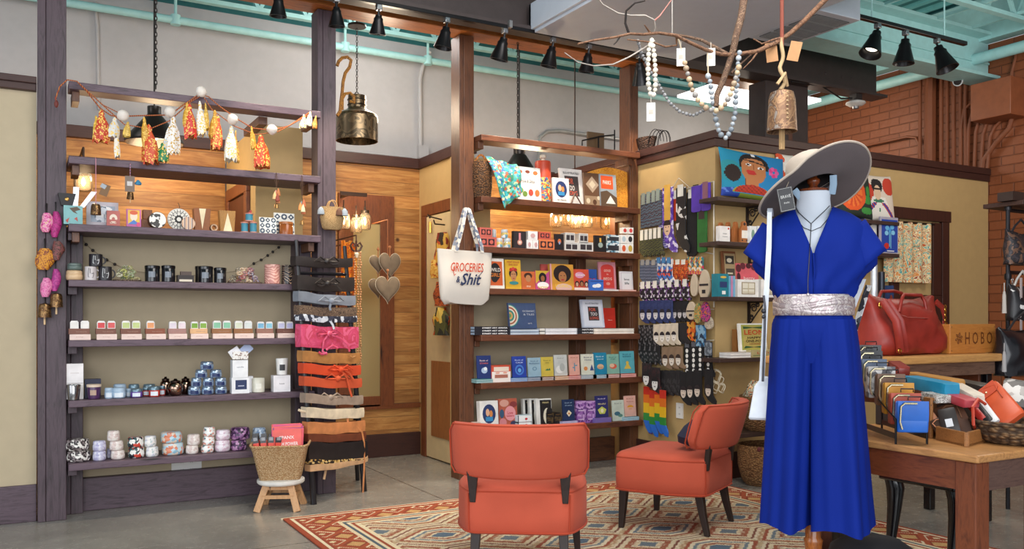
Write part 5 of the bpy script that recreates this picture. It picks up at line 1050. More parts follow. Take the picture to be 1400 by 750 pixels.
# ================================================================= mini basket on the purple post
c0 = pY(454, 314, 5.79); h = pY(454, 283, 5.79).z-c0.z; w = pY(470, 300, 5.79).x-pY(437, 300, 5.79).x
o = root('straw_basket', 'small straw basket with round handles and grey tassels on the purple post', 'basket', (c0.x, 5.79, c0.z))
MB(woven('c9a878', '9a7a50', 160, .4)).lathe([(w*.34, 0), (w*.42, h*.1), (w*.5, h*.55), (w*.46, h*.62), (w*.47, h), (w*.43, h*.95)], (0, 0, 0), 24, 1, .5).build('basket_body', o, smooth=60)
for yy in (-.02, .02): MB(flat('b08a5a')).tube([(.03*cos(a), yy, h+.045*sin(a)) for a in [pi*i/10 for i in range(11)]], .004, 6).build('handle', o)
for xx, cc in ((-w*.52, '8a94a0'), (w*.45, '8a94a0'), (w*.22, '5a3a2a')): MB(fabric(cc, scale=90, bmp=1)).lathe([(.006, .0), (.022, -.02), (.026, -.05), (.02, -.052)], (xx, -.035, h*.95), 10).build('tassel', o, smooth=60)
# ================================================================= hearts, mirror side things
z0 = 5.9; Yh = 6.6
cp = [(pY(533, 345, Yh)), (pY(517, 350, Yh)), (pY(533, 378, Yh)), (pY(519, 380, Yh))]
def heart(px, yt, yb, wpx, Y, label):
 a, c = pY(px, yt, Y), pY(px, yb, Y); hh = a.z-c.z; w = pY(px+wpx/2, yt, Y).x-pY(px-wpx/2, yt, Y).x
 o = root('stuffed_heart', label, 'ornament', c, group='stuffed grey hearts on a string'); n = 40; rings = []
 def out(t): x = 16*sin(t)**3; y = 13*cos(t)-5*cos(2*t)-2*cos(3*t)-cos(4*t); return x/32*w, (y+17)/29*hh
 ol = [out(2*pi*i/n) for i in range(n)]; cx, cz = 0, hh*.62
 for s, d in ((1.0, 0), (.97, .35), (.85, .7), (.6, .93), (.3, 1), (.02, 1)): rings.append([(cx+(x-cx)*s, -.028*d, cz+(zz-cz)*s) for x, zz in ol])
 r2 = [[(x, -y, zz) for x, y, zz in r_] for r_ in rings[::-1]]
 MB(fabric('7d6b56', scale=60, bmp=.6, var=.35)).loft(r2[:-1]+rings, True).build('heart_body', o, smooth=60)
 MB(flat('d9ccb4')).tube([(x*1.01, 0, cz+(zz-cz)*1.01) for x, zz in ol], .0022, 5, True).build('seam', o)
 MB(flat('b8764a')).tube([(0, 0, hh*.8), (0, 0, hh*.8+.1)], .004, 6).ell((0, 0, hh+.05), .013, 6, 4).build('hanging_loop', o); return o
heart(533, 346, 382, 29, 6.60, 'grey-brown stuffed heart, the upper front one by the mirror'); heart(517, 349, 374, 24, 6.67, 'grey-brown stuffed heart, the upper one behind')
heart(530, 378, 415, 33, 6.53, 'grey-brown stuffed heart, lowest and foremost by the mirror'); heart(517, 381, 408, 26, 6.73, 'grey-brown stuffed heart, the lower one behind')
a = pY(530, 300, 6.62); tag(MB(flat('a8643a')).tube([(0, 0, 0), (0, 0, pY(530, 350, 6.62).z-a.z)], .004, 6).tube([(0, .57, 0), (0, 0, 0)], .004, 6).build('heart_string', loc=a), 'reddish cord on a peg from which the stuffed hearts hang', 'cord')
# wooden bead strands and orange scarf near the ladder
Yb = 6.25
o = root('bead_strand', 'long strands of pale wooden beads hanging from a carved brown ornament', 'beads', pY(487, 345, Yb)); c0 = pY(487, 345, Yb)
zb = pY(487, 500, Yb).z-c0.z
for sx in (-.012, .014, .034):
 b = MB(flat('c08a5c', .4)); n = 46
 for k in range(n): b.ell((sx+.003*sin(k*1.7), .006*sin(k), zb*k/n), (.0085, .0085, .009), 8, 5)
 b.build('strand', o)
b = MB(flat('4a2a1c', .5))
for s in (-1, 1): b.tube([(0, 0, .0), (s*.03, 0, .02), (s*.045, 0, .05), (s*.03, 0, .075), (s*.008, 0, .06), (s*.02, 0, .045)], .008, 7)
b.tube([(0, 0, 0), (0, 0, .09)], .008, 7).build('ornament', o)
MB(flat('e3d6bd')).lathe([(.01, 0), (.018, -.01), (.008, -.04)], (0, -.01, 0), 8).build('tassel', o)
MB(flat('4a2a1c')).tube([(0, 0, .08), (0, 0, .13), (0, .94, .13)], .005, 6).build('peg', o)
p0, p1 = pY(477, 330, 6.4), pY(480, 402, 6.4); b = MB(patt(['d97a1c', 'e8a02c', 'c9501c', 'e0b04a'], 30, 'blob', .8)); n = 14
b.loft([[(p0.x-.06+.13*j/n, 6.4+.02*sin(j*1.9), zz+.01*sin(j)) for j in range(n+1)]+[(p0.x-.06+.13*(n-j)/n, 6.405+.02*sin((n-j)*1.9), zz+.01*sin(n-j)) for j in range(n+1)] for zz in (p1.z, p0.z)], True)
tag(b.build('scarf', smooth=60), 'orange and yellow silk scarf hanging behind the belt ladder', 'scarf')
tag(MB(M_BRN).tube([(p0.x, 6.41, p0.z-.01), (p0.x, 7.19, p0.z-.01)], .006, 6).build('wall_peg'), 'dark peg on the plank wall carrying the orange scarf', 'peg')
# garments hanging on the cream door
cg = [pX(604, 312, 2.98), ]
b = MB(flat('2a211c', .4, .7)).tube([(.0, 0, 0), (-.12, 0, .02), (-.14, -.03, .03), (-.13, -.05, .0)], .006, 6).tube([(0, -.06, -.05), (-.1, -.08, -.05), (-.12, -.10, -.02)], .006, 6)
pt = pX(604, 300, 3.07); tag(b.build('door_hook', loc=pt), 'black double hook on the cream door', 'hook')
def garment(px, yt, yb, wpx, X, m, label, sd):
 a, c = pX(px, yt, X), pX(px, yb, X); L = a.z-c.z; rn = random.Random(sd); rings = []
 w = abs(pX(px-wpx/2, yt, X).y-pX(px+wpx/2, yt, X).y)
 for i in range(12):
  t = i/11; q = w/2*(.4+.6*min(1, t*3))*(.85+.15*sin(t*9+sd)); rings.append([(.03*cos(2*pi*j/16)*(1+.3*sin(j*3)), q*sin(2*pi*j/16), -L*t) for j in range(16)])
 return tag(MB(m).loft(rings).build('textile', loc=a, smooth=60), label, 'textile', 'textiles on the cream door')
garment(605, 318, 362, 22, 3.02, patt(['c9501c', '8a2a1c', 'd98a3a', '3a2a20', 'e0b04a'], 26, 'voronoi', .8), 'red and orange bundled textile hanging highest on the cream door', 1)
garment(596, 355, 380, 14, 3.01, patt(['d99a3a', 'e8c060', 'c9701c'], 26, 'blob', .8), 'golden yellow cloth hanging in the middle of the cream door', 2)
garment(603, 385, 418, 20, 3.02, patt(['8a3a24', 'c9602c', '4a2a20'], 26, 'blob', .8), 'rust coloured bundle hanging on the cream door behind the tote', 3)
garment(603, 420, 458, 22, 3.02, patt(['e0a02c', '2a2a24', 'c9501c', 'e8c860', '5a5a30'], 22, 'voronoi', .8), 'yellow and black flowered cloth hanging lowest on the cream door', 4)
# ================================================================= iron scroll, pendant, tracks
rust = patt(['8a5a1c', 'b0762a', '6a4018'], 60, 'blob', .6)
def S2(pts, Y, r, name, label, m=rust, cat='ornament'):
 return tag(MB(m).tube([pY(a, c, Y) for a, c in pts], r, 8, flatn=1).build(name), label, cat)
S2([(461, 90), (463, 84), (468, 79), (475, 78), (480, 82), (478, 92), (472, 100), (469, 112), (468, 125), (466, 140), (465, 152), (461, 158)], 5.93, .012, 'iron_scroll', 'rusty gold iron scroll ornament fixed beside the purple post')
S2([(468, 150), (468, 135), (472, 128), (479, 127), (484, 132), (484, 140), (478, 138)], 5.93, .011, 'iron_scroll', 'small rusty gold scroll curl behind the metal pendant lamp')
Yp = 6.35; c = pY(488, 131, Yp); Dp = c.dot(Vector((FX, FY, 0)))
o = root('pendant_lamp', 'aged bronze pendant lamp on a chain between purple and brown posts', 'lamp', c); k = Dp/F
bz = patt(['6a5a44', '806c50', '574a38', '8a7558'], 9, 'blob', .28, metal=.7)
MB(bz).lathe([(.5*24*k, 0), (12.3*k, -2*k), (12.3*k, -17*k), (14*k, -19*k), (27*k, -26*k), (28.5*k, -30*k), (28.5*k, -62*k), (27.5*k, -62*k), (27.5*k, -31*k), (12*k, -20*k)], (0, 0, 0), 32, cap=False).build('lamp_shade', o, smooth=18)
bb = MB(flat('2a2420', .3, .8))
for zz in (-6, -13): bb.tube([(12.6*k*cos(a), 12.6*k*sin(a), zz*k) for a in [2*pi*i/24 for i in range(24)]], .004, 5, True)
bb.tube([(.014*cos(a), 0, .014+.014*sin(a)) for a in [2*pi*i/12 for i in range(12)]], .004, 5, True).build('collar', o)
MB(flat('3a3028', .4, .6)).lathe([(.05*0+12.5*k, 0), (12.5*k, 3*k), (2*k, 4*k)], (0, 0, 94*k), 20).tube([(0, 0, 97*k), (0, 0, 4.24-c.z)], .008, 6).build('canopy', o)
MB(flat('d0b890', .3, emit=.4)).ell((0, 0, -48*k), (.035, .035, .05)).build('bulb', o)
cb_ = MB(flat('2a2320', .4, .7)); n = 22
for i in range(n):
 zc = .03+(i+.5)*(92*k-.03)/n; L_ = .014
 cb_.tube([((.007*cos(a), 0, zc+L_*sin(a)) if i % 2 else (0, .007*cos(a), zc+L_*sin(a))) for a in [2*pi*j/8 for j in range(8)]], .0025, 4, True)
cb_.build('suspension_chain', o)
# track lights
M_BLK = flat('1c1a1c', .3, .5)
def track(name, xa, xb, Y, z, label):
 return tag(MB(M_BLK).box(xa, xb, Y-.018, Y+.018, z, z+.03).build(name, smooth=0, bevel=.003), label, 'light track')
YT, ZT = 5.44, 3.285
track('light_track', pY(355, 0, YT).x, 4.6, YT, ZT, 'long black light track under the brown steel beam')
tag(MB(flat('aaa',.3,.8) if False else flat('9a9a9a', .3, .8)).box(-.012, .012, -.015, .015, 0, .05).build('track_clip', loc=(pY(694, 40, YT).x, YT-.036, ZT-.0)), 'small metal clip on the long black light track', 'clip')
WB = flat('fff0d8', emit=2.5, var=0)
def head(px, yt, yb, lean, label, Y=YT, ztop=None, grp='black cone spotlights on the long track', spot=35, tx=0, ty=0, energy=True):
 a = pY(px, yt, Y); D = a.dot(Vector((FX, FY, 0))); k = D/F; L = (yb-yt)*k; zt = (ztop if ztop else ZT)
 o = root('track_spotlight', label, 'spotlight', (a.x, Y, zt), group=grp)
 MB(flat('8a8c90', .25, .8)).box(-.018, .018, -.02, .02, -.035, 0).build('adapter', o, bevel=.003)
 dr = Vector((lean[0], lean[1], -1)).normalized(); M_ = Vector((0, 0, -1)).rotation_difference(dr).to_matrix().to_4x4()
 b = MB(M_BLK).tf(Matrix.Translation((0, 0, -.045)) @ M_); r = L*.34
 b.tube([(0, 0, .02), (0, 0, -.02)], .009, 8).lathe([(r*.42, -.02), (r*.45, -L*.22), (r*.62, -L*.3), (r*.6, -L*.38), (r*1.1, -L*.97), (r*1.0, -L*.97), (r*.5, -L*.4)], (0, 0, 0), 20, cap=False)
 b.tf().build('lamp_shade', o, smooth=45)
 MB(WB).tf(Matrix.Translation((0, 0, -.045)) @ M_).lathe([(r*.62, -L*.72), (r*.62, -L*.73)], (0, 0, 0), 14).tf().build('bulb', o)
 l = bpy.data.lights.new('spot', 'SPOT'); l.energy = spot; l.spot_size = R(75); l.spot_blend = .7; l.color = (1, .86, .68); l.shadow_soft_size = .04
 lo = bpy.data.objects.new('spot', l); COL.objects.link(lo); lo.location = Vector((a.x, Y, zt-.045))+dr*(L*1.0+.02)
 lo.rotation_euler = dr.to_track_quat('-Z', 'Y').to_euler(); return o
hs = [(381, -6, 26, (0, .1)), (460, 9, 40, (.05, .1)), (518, 20, 51, (.02, .25)), (611, 36, 70, (-.15, .1)), (690, 51, 86, (-.15, .25)), (756, 66, 98, (-.12, .2)), (805, 76, 106, (-.02, .2)), (874, 84, 118, (.35, .3))]
for i, (px, yt, yb, ln) in enumerate(hs):
 head(px, yt, yb, ln, 'black cone spotlight, %s along the long track counting from the tassel garland' % ORD[i])
o = track('light_track', pY(1166, 25, 4.15).x, pY(1320, 65, 4.15).x, 4.15, 3.335, 'short black light track under the teal beam')
b = MB(M_TEALL)
for px in (1192, 1291): MB(M_TEALL).tube([(pY(px, 30, 4.15).x, 4.15, 3.36), (pY(px, 30, 4.15).x, 4.15, 4.24)], .006, 6).build('drop_rod', o)
for i, (px, yt, yb, ln) in enumerate(((1200, 34, 74, (-.45, .0)), (1238, 44, 82, (-.05, .05)), (1281, 56, 96, (.12, -.35)))):
 head(px, yt, yb, ln, 'black cone spotlight on the short track, %s from the air duct' % ORD[i], Y=4.15, ztop=3.335, grp='black cone spotlights on the short track', spot=30)
# ================================================================= sock display on the tan side wall (plane X = 4.53)
XS = 4.53
def sp(px, py, off=0): return pX(px, py, XS-off)
o = root('sock_rack', 'white wire rack behind the many hanging socks', 'rack', sp(928, 270, .03)); c0 = sp(928, 270, .03)
b = MB(flat('d9d0bd', .4)); 
b.tube([sp(884, 290, .03)-c0, sp(884, 272, .03)-c0, sp(976, 248, .03)-c0, sp(976, 420, .03)-c0], .006, 6)
for py in (330, 372, 420, 470): b.tube([sp(880, py+ (py-437)*.02, .02)-c0, sp(976, py+(py-437)*-.16, .02)-c0], .004, 5)
for px in (905, 940): b.tube([sp(px, 265, .02)-c0, sp(px, 500, .02)-c0], .004, 5)
b.tube([sp(915, 264, .03)-c0, sp(928, 243, .01)-c0, sp(945, 258, .03)-c0], .003, 5)
b.build('wire_frame', o)
def sock(px, y0, y1, wpx, off, m, label, group, foot=1, tagm=None, tagh=.18, face=None, accent=None):
 """flat knitted sock hanging from y0 to y1; hangs in the wall plane"""
 a, c = sp(px, y0, off), sp(px, y1, off); L = a.z-c.z; w = abs(sp(px-wpx/2, y0, off).y-sp(px+wpx/2, y0, off).y)
 th = .012; o = root('sock', label, 'sock', a, group=group); rz = 0
 prof = [(-w/2, 0), (w/2, 0), (w/2, -L*.62)]
 prof += ([(w*.55, -L*.75), (w*.95, -L*.9), (w*.9, -L), (w*.45, -L*.99), (-w*.1, -L*.88), (-w/2, -L*.72)] if foot else [(w/2, -L*.96), (w*.3, -L), (-w*.3, -L), (-w/2, -L*.96)])
 MB(m).prism([(-y, z) for y, z in prof], -th, 0, 'yz').build('knit_body', o, smooth=0, bevel=.003)
 if tagm: MB(tagm).box(-th-.003, -th-.001, -w*.3, w*.3, -L*tagh, L*.04).build('card_tag', o, smooth=0)
 if face:
  b = MB(flat(face[0], var=0)); n = 12; cz = -L*.62
  b.add([(-th-.002, w*.33*cos(2*pi*i/n), cz+w*.48*sin(2*pi*i/n)) for i in range(n)], [tuple(range(n))])
  b.mat(flat(face[1], var=0)); b.add([(-th-.0025, w*.36*cos(pi*i/n), cz+w*.18+w*.36*sin(pi*i/n)) for i in range(n+1)], [tuple(range(n+1))])
  for s in (-1, 1): b.box(-th-.003, -th-.0024, s*w*.13-w*.05, s*w*.13+w*.05, cz+w*.05, cz+w*.1)
  b.box(-th-.003, -th-.0024, -w*.1, w*.1, cz-w*.22, cz-w*.17)
  b.build('face_print', o, smooth=0)
 if accent:
  b = MB(flat(accent, var=0))
  for k in range(5):
   n = 8; cz = -L*(.2+.15*k); b.add([(-th-.002, w*.22*cos(2*pi*i/n), cz+w*.22*sin(2*pi*i/n)) for i in range(n)], [tuple(range(n))])
  b.build('dot_print', o, smooth=0)
 return o
wt = flat('e3ded2'); 
circ = patt(['262226', '8a8a9a', '2a2629', '6a3a4a', '2a2629', '5a7a8a'], 26, 'swirl', .8)
for k, px in enumerate((881, 888, 895, 901)): sock(px, 266-(k*2.0), 312-k*1.3, 8, .03+.01*k, circ, 'dark sock with pale ring pattern, %s in the top row from the brown post' % ORD[k], 'ring patterned socks', 0, flat('8f9a90'), .3)
sock(914, 256, 346, 14, .05, patt(['5a3aa0', '7a5ac0', 'd9d0e8', '4a2a90'], 70, 'voronoi'), 'purple sock with a tall printed face card in the top row', 'long socks', 1, flat('d9a84a'), .5, ('e8c0a0', '2a1a1c'))
sock(906, 262, 340, 8, .04, patt(['6a5ab8', 'c9c0d8'], 60, 'stripeZ'), 'purple and white striped sock beside the printed face sock', 'long socks', 1)
sock(924, 262, 302, 9, .03, flat('c9401f', .8), 'plain orange red sock behind the black logo sock', 'long socks', 0, wt, .25)
sock(932, 256, 346, 13, .05, patt(['1c1a1c', '1c1a1c', 'd9d6d0', '1c1a1c', '1c1a1c'], 34, 'voronoi'), 'black sock with white lettering marks in the top row', 'long socks', 1, wt, .14)
sock(947, 262, 350, 14, .03, flat('1a1819', .85), 'long plain black sock in the top row', 'long socks', 0, wt, .1)
sock(953, 254, 290, 13, .06, flat('5a3aa8', .8), 'purple sock with an oval badge beside the green sock', 'long socks', 0, flat('2a2428'), .0, None)
sock(966, 250, 288, 12, .07, flat('5f3fb0', .8), 'purple sock at the rack edge above the green sock', 'long socks', 0, flat('8a5a6a'), .6)
sock(961, 288, 345, 13, .05, flat('2f6a2c', .8), 'plain green sock below the purple ones', 'long socks', 0, flat('3a2a2a'), .2)
yel = patt(['22201f', '8a8a3a', '22201f', '5a5a3a', '22201f'], 26, 'swirl', .8)
for k, px in enumerate((879, 885, 891, 897, 903)): sock(px, 316-k*1, 352-k*.6, 7, .04+.008*k, yel, 'dark sock with olive curls, %s in the second row from the brown post' % ORD[k], 'olive curl socks', 1, wt, .35)
stp = patt(['8a94a8', '2a2a3a', '6a7488', '22222e'], 40, 'stripeZ')
for k, px in enumerate((880, 887, 895)): sock(px, 356, 388, 8, .04+.01*k, stp, 'grey and navy striped sock, %s in the third row' % ORD[k], 'striped socks', 1, flat('9a9690'), .2)
mlt = patt(['e6e6ea', '4a78c0', 'd9563a', '2a3a6a', 'e0e0e0'], 60, 'voronoi')
for k, px in enumerate((902, 909, 916)): sock(px, 353, 386, 8, .05+.01*k, mlt, 'white, blue and orange patterned sock, %s in the third row' % ORD[k], 'bright mixed socks', 1, flat('4a80b0'), .2)
org = patt(['d9501c', 'e0742c', '6a2a20', 'c9401a'], 30, 'blob')
for k, px in enumerate((920, 928, 936)): sock(px, 356, 392, 9, .05+.01*k, org, 'orange and maroon sock, %s in the third row' % ORD[k], 'orange socks', 1, wt, .15)
flp = patt(['d9506a', '3a8a8a', 'e8d8c8', 'c9305a', 'e0a03a', '4a4a5a'], 90, 'voronoi')
for k, px in enumerate((944, 951, 958)): sock(px, 351, 375, 9, .05+.01*k, flp, 'pink and teal flowery sock, %s in the third row' % ORD[k], 'flowery socks', 0)
dots = patt(['1f1c20', '1f1c20', '2a2228', 'd0c8d0', '1f1c20', '7a4a8a'], 90, 'voronoi')
for k, px in enumerate((880, 888, 897, 907, 917, 927, 938)): sock(px, 386-k*.6, 413-k*.4, 9, .05+.004*k, dots, 'black speckled sock with a white tag, %s in the fourth row' % ORD[k], 'black speckled socks', 1, wt, .32)
for k, px in enumerate((880, 889, 898, 907, 916)): sock(px, 411-k*.3, 442-k*.2, 9, .055+.004*k, patt(['2b3560', '35406e'], 30, 'blob'), 'navy sock with a printed face, %s in the fifth row' % ORD[k], 'navy face socks', 1, None, 0, ('d9d4d4', '2a2428'))
for k, px in enumerate((924, 931, 938)): sock(px, 411, 440, 8, .055+.004*k, flat('1f1c1f', .85), 'black sock with a pale dotted print, %s in the fifth row' % ORD[k], 'black dotted socks', 1, None, 0, ('cfc8c8', '2a2428'))
for k, px in enumerate((878, 885, 892, 899)): sock(px, 444, 498, 8, .04+.006*k, patt(['1d1b1d', '1d1b1d', '1d1b1d', '6a6668'], 90, 'voronoi'), 'long black sock with faint lettering, %s beside the brown post' % ORD[k], 'black lettered socks', 1)
for k, px in enumerate((899, 907, 915, 923)): sock(px, 443-k*.5, 472-k*.3, 9, .065+.004*k, flat('d3c4ae', .85), 'cream sock with a printed face, %s in the sixth row' % ORD[k], 'cream face socks', 1, None, 0, ('efe6dc', '2a2226'))
for k, px in enumerate((930, 937)): sock(px, 441, 470, 8, .055+.005*k, flat('242022', .85), 'charcoal sock between cream face socks and flame sock, %s one' % ORD[k], 'charcoal socks', 1)
sock(946, 436, 468, 11, .06, patt(['2a1a1a', 'd9601c', '6a2a1a', 'e09a3a'], 60, 'voronoi'), 'black sock with orange flames above the moon socks', 'long socks', 1)
sock(959, 444, 474, 13, .075, patt(['3f7aa8', '2a3a50', '8ab0c8'], 60, 'voronoi'), 'blue packaged sock with a grey card above the moon socks', 'long socks', 0)
sock(969, 468, 486, 9, .09, patt(['8a9098', '5a6068'], 80, 'voronoi'), 'short grey packaged sock at the rack edge', 'long socks', 0)
for k, px in enumerate((911, 920, 929)): sock(px, 474-k*.5, 504-k*.3, 10, .06+.006*k, flat('8a7058', .85), 'brown sock with a printed face, %s in the seventh row' % ORD[k], 'brown face socks', 1, None, 0, ('e6dcd0', '3a2a24'))
for k, px in enumerate((941, 950, 959, 970)): sock(px, 470-k, 516-k*.5, 9, .05+.01*k, flat('1a181a', .85), 'black sock with white moon phases, %s from the brown face socks' % ORD[k], 'moon phase socks', 1, flat('5a5a60'), .1, None, 'e9e6e0')
for k, px in enumerate((885, 897)): sock(px, 496-k*-6, 530+k*8, 12, .07+.01*k, patt(['1f1a1c', '3a1f22'], 30, 'blob'), 'black sock with a large white printed face, %s above the rainbow socks' % ['the upper one', 'the lower one'][k], 'large face socks', 1, None, 0, ('e6e2de', '1a1618'))
for k, px in enumerate((906, 914, 922, 930)): sock(px, 506, 540, 9, .04+.008*k, patt(['2a2829', '3a3839', '242224'], 60, 'voronoi'), 'dark grey sock with a faint portrait, %s in the lowest row' % ORD[k], 'dark grey socks', 1)
for k, px in enumerate((936, 945, 955, 970)): sock(px, 508-k*1.2, 553-k*.5, 11, .065+.008*k, flat('1d1a1c', .85), 'black sock with a pale portrait, %s in the lowest row' % ORD[k], 'pale portrait socks', 1, None, 0, ('e0cfc0', '2a2022'))
def rbw():
 if 'rbw' in MATS: return MATS['rbw']
 m, nt, b = base_mat('rainbow_knit'); s = N(nt, 'ShaderNodeSeparateXYZ'); nt.links.new(coords(nt), s.inputs[0])
 mr = N(nt, 'ShaderNodeMapRange'); mr.inputs['From Min'].default_value = -.48; mr.inputs['From Max'].default_value = 0; nt.links.new(s.outputs['Z'], mr.inputs['Value'])
 o_ = ramp(nt, mr.outputs[0], [(0, '4a3480'), (.22, '2f6fd0'), (.42, '2f8a3a'), (.55, 'e8b81c'), (.72, 'e0701c'), (.86, 'c9301f')], 'CONSTANT'); nt.links.new(o_, b.inputs['Base Color']); MATS['rbw'] = m; return m
for k, px in enumerate((885, 893, 900, 907)): sock(px, 528+(k % 2)*5, 592+(k % 2)*4, 8, .05+.012*k, rbw(), 'rainbow striped sock, %s in the bottom bunch' % ORD[k], 'rainbow socks', 1)
def slipper(px, y0, y1, wpx, off, m, label, band=None):
 a, c = sp(px, y0, off), sp(px, y1, off); L = a.z-c.z; w = abs(sp(px-wpx/2, y0, off).y-sp(px+wpx/2, y0, off).y)
 n = 24; pr = [(w/2*cos(2*pi*i/n)*(1-.18*sin(2*pi*i/n)), -L/2+L/2*sin(2*pi*i/n)) for i in range(n)]
 o = root('slipper_liner', label, 'slipper', a, group='slipper liners on the sock rack'); MB(m).prism(pr, -.02, 0, 'yz').build('sole', o, bevel=.004)
 if band: MB(flat(band)).box(-.023, -.020, -w*.4, w*.4, -L*.55, -L*.48).box(-.023, -.020, -w*.15, w*.15, -L*.8, -L*.68).build('paper_band', o, smooth=0)
crm_ = fabric('cbb89e', var=.05)
slipper(965, 368, 409, 15, .07, crm_, 'large cream slipper liner with a black band at the rack edge', '2a2426'); slipper(951, 374, 405, 10, .06, crm_, 'cream slipper liner half behind the large one')
slipper(947, 412, 437, 13, .08, crm_, 'small cream slipper liner with a black mark in the fifth row', '2a2426'); slipper(956, 414, 442, 10, .09, patt(['d9802c', '6a8a5a', 'c9a05a'], 40, 'blob'), 'orange patterned slipper liner in the fifth row')
slipper(966, 412, 440, 12, .10, patt(['2a2a50', 'd93a8a', '3a3a6a', 'e0702c'], 40, 'blob'), 'navy and pink slipper liner in the fifth row'); slipper(971, 432, 450, 11, .08, patt(['a89a88', 'c9b8a0'], 40, 'blob'), 'grey-tan slipper liner at the rack edge')
# rope bunch
c0 = sp(985, 515, .05); o = root('cord_bunch', 'tangled bunch of cream cords and tags hanging beside the socks', 'cords', c0); rn = random.Random(4)
for k in range(9):
 b = MB(flat('d9ccb2')); cx, cz = rn.uniform(-.03, .03), rn.uniform(-.09, .03); r1 = rn.uniform(.02, .045)
 b.tube([(-.01*k*.4+.008*sin(3*a), cx+r1*cos(a), cz+r1*1.2*sin(a)) for a in [2*pi*i/14 for i in range(14)]], .0028, 5, True).build('cord_loop', o)
MB(flat('d9ccb2')).tube([(.04, .05, .03), (0, .02, .05), (0, 0, .02)], .003, 5).build('cord_end', o)
# ================================================================= shelves on the room's front wall (plane Y = 4.92)
YW = 4.92; YF = 4.72
M_SH = wood('2a1a18', '43302a', (.5, 4, 4), .5, .1, False)
def wshelf(pl, pr, py, label, brk=True, Yf=YF, bpx=None):
 a, c = pY(pl, py, Yf), pY(pr, py, Yf); z = a.z
 o = root('wall_shelf', label, 'shelf', ((a.x+c.x)/2, YW, z), group='dark wall shelves with scroll brackets'); w = c.x-a.x
 MB(M_SH).box(-w/2, w/2, Yf-YW, -.002, -.03, 0).build('shelf_board', o, smooth=0, bevel=.003)
 if brk:
  bm = flat('3a3430', .4, .6); xb = (pY(bpx, py, 4.85).x-(a.x+c.x)/2) if bpx else 0
  b = MB(bm).box(xb-.012, xb+.012, -.012, -.002, -.22, -.032).box(xb-.012, xb+.012, Yf-YW+.02, -.002, -.04, -.03)
  for (cy, cz, r) in ((-.06, -.08, .035), (-.1, -.055, .02), (-.035, -.15, .022)):
   b.tube([(xb, cy+r*(1-t*.7)*cos(t*9), cz+r*(1-t*.7)*sin(t*9)) for t in [i/14 for i in range(15)]], .005, 6)
  b.tube([(xb, Yf-YW+.03, -.04), (xb, -.09, -.12), (xb, -.01, -.21)], .006, 6); b.build('scroll_bracket', o)
 return z
za = wshelf(981, 1085, 268, 'dark wall shelf under the blue portrait cushion', bpx=1030)
zb_ = wshelf(981, 1062, 329, 'dark wall shelf carrying wooden bottle cutouts', bpx=1033)
zc_ = wshelf(982, 1066, 405, 'dark wall shelf carrying the teal and pink boxes', bpx=1032)
zd_ = wshelf(984, 1066, 490, 'dark wall shelf carrying the green cookbook', brk=False)
ze_ = wshelf(1000, 1066, 594, 'low dark shelf between the two round baskets', brk=False, Yf=4.6)
zf_ = wshelf(1140, 1230, 296, 'dark wall shelf under the two portrait and orange cushions', bpx=1175)
zg_ = wshelf(1140, 1230, 342, 'dark wall shelf carrying the rainbow picture and blue picture', bpx=1175)
# goods
S_ = lambda a, c, yt, z: span(a, c, yt, 4.74, z)
card_box(984, 998, 309, 4.74, zb_, 'ebe6e2', 'small white soap box with a red dot on the wall shelf', ops=[('t', 'soap', .5, .5, .4, .08, '6a6a6a'), ('o', .85, .85, .08, .07, 'c9402a'), ('r', .25, .75, .3, .33, '9a9a9a')], d=.04)
for k in range(4):
 x, w, h = S_(997+k*6.2, 1008+k*6.2, 302, zb_); q = w/2
 b = MB(flat('b06a38', .5)).prism([(-q, 0), (q, 0), (q, h*.6), (q*.5, h*.8), (q*.5, h*.92), (q*.25, h), (-q*.25, h), (-q*.5, h*.92), (-q*.5, h*.8), (-q, h*.6)], 0, .02)
 if k == 3: b.mat(flat('efe6da')).rect(-q*.7, q*.7, h*.22, h*.58, -.0008).mat(flat('3a2420')).oval(0, h*.87, q*.3, q*.3, -.0008).oval(-q*.55, h*.12, q*.2, q*.15, -.0008).oval(q*.55, h*.12, q*.2, q*.15, -.0008)
 o = tag(b.build('wooden_bottle_cutout', loc=(x, 4.80-k*.012+.0, zb_+.001), smooth=0, rz=.0 if k == 3 else .25), 'brown wooden bottle shaped cutout, %s in the row' % ['farthest from the label', 'second in line', 'third in line', 'foremost with white label'][k], 'cutout', 'wooden bottle cutouts')
 if k < 3: o.location.y = 4.86-k*.03
for k, (a, c) in enumerate(((1025, 1034), (1036, 1043))): card_box(a, c, 309, 4.74, zb_, 'e6e9ea', ['small white card box with a plant drawing beside the bottle cutouts', 'small pale box half hidden by the blue sleeve'][k], ops=[('o', .5, .5, .25, .3, '7a9a8a'), ('r', .15, .85, .1, .14, '4a80a0')], d=.03)
x, w, h = S_(991, 1009, 344, zc_+0); 
book(991, 1009, 343, 4.84, zc_, '7a4a2c', 'brown framed botanical card behind the teal box', [('r', .12, .95, .05, .95, 'a8906a'), ('r', .2, .85, .72, .9, '3a342c'), ('o', .5, .8, .2, .05, 'd9ccb0'), ('r', .2, .85, .4, .62, '4a4236'), ('r', .3, .7, .5, .53, 'd9ccb0'), ('r', .2, .85, .15, .33, '8a7452')], t=.02)
book(1009, 1039, 360, 4.83, zc_, 'd9606a', 'pink card box with dark berries along its top', [('o', .1, .85, .12, .12, '5a1f2a'), ('o', .3, .92, .12, .1, '6a2430'), ('o', .55, .93, .12, .08, '4a1a24'), ('o', .8, .9, .14, .1, '6a2430'), ('o', .08, .6, .08, .12, '4a1a24'), ('t', 'berry', .55, .55, .5, .12, 'f2d0cc'), ('r', .2, .8, .3, .34, 'f0b8b8')], t=.05)
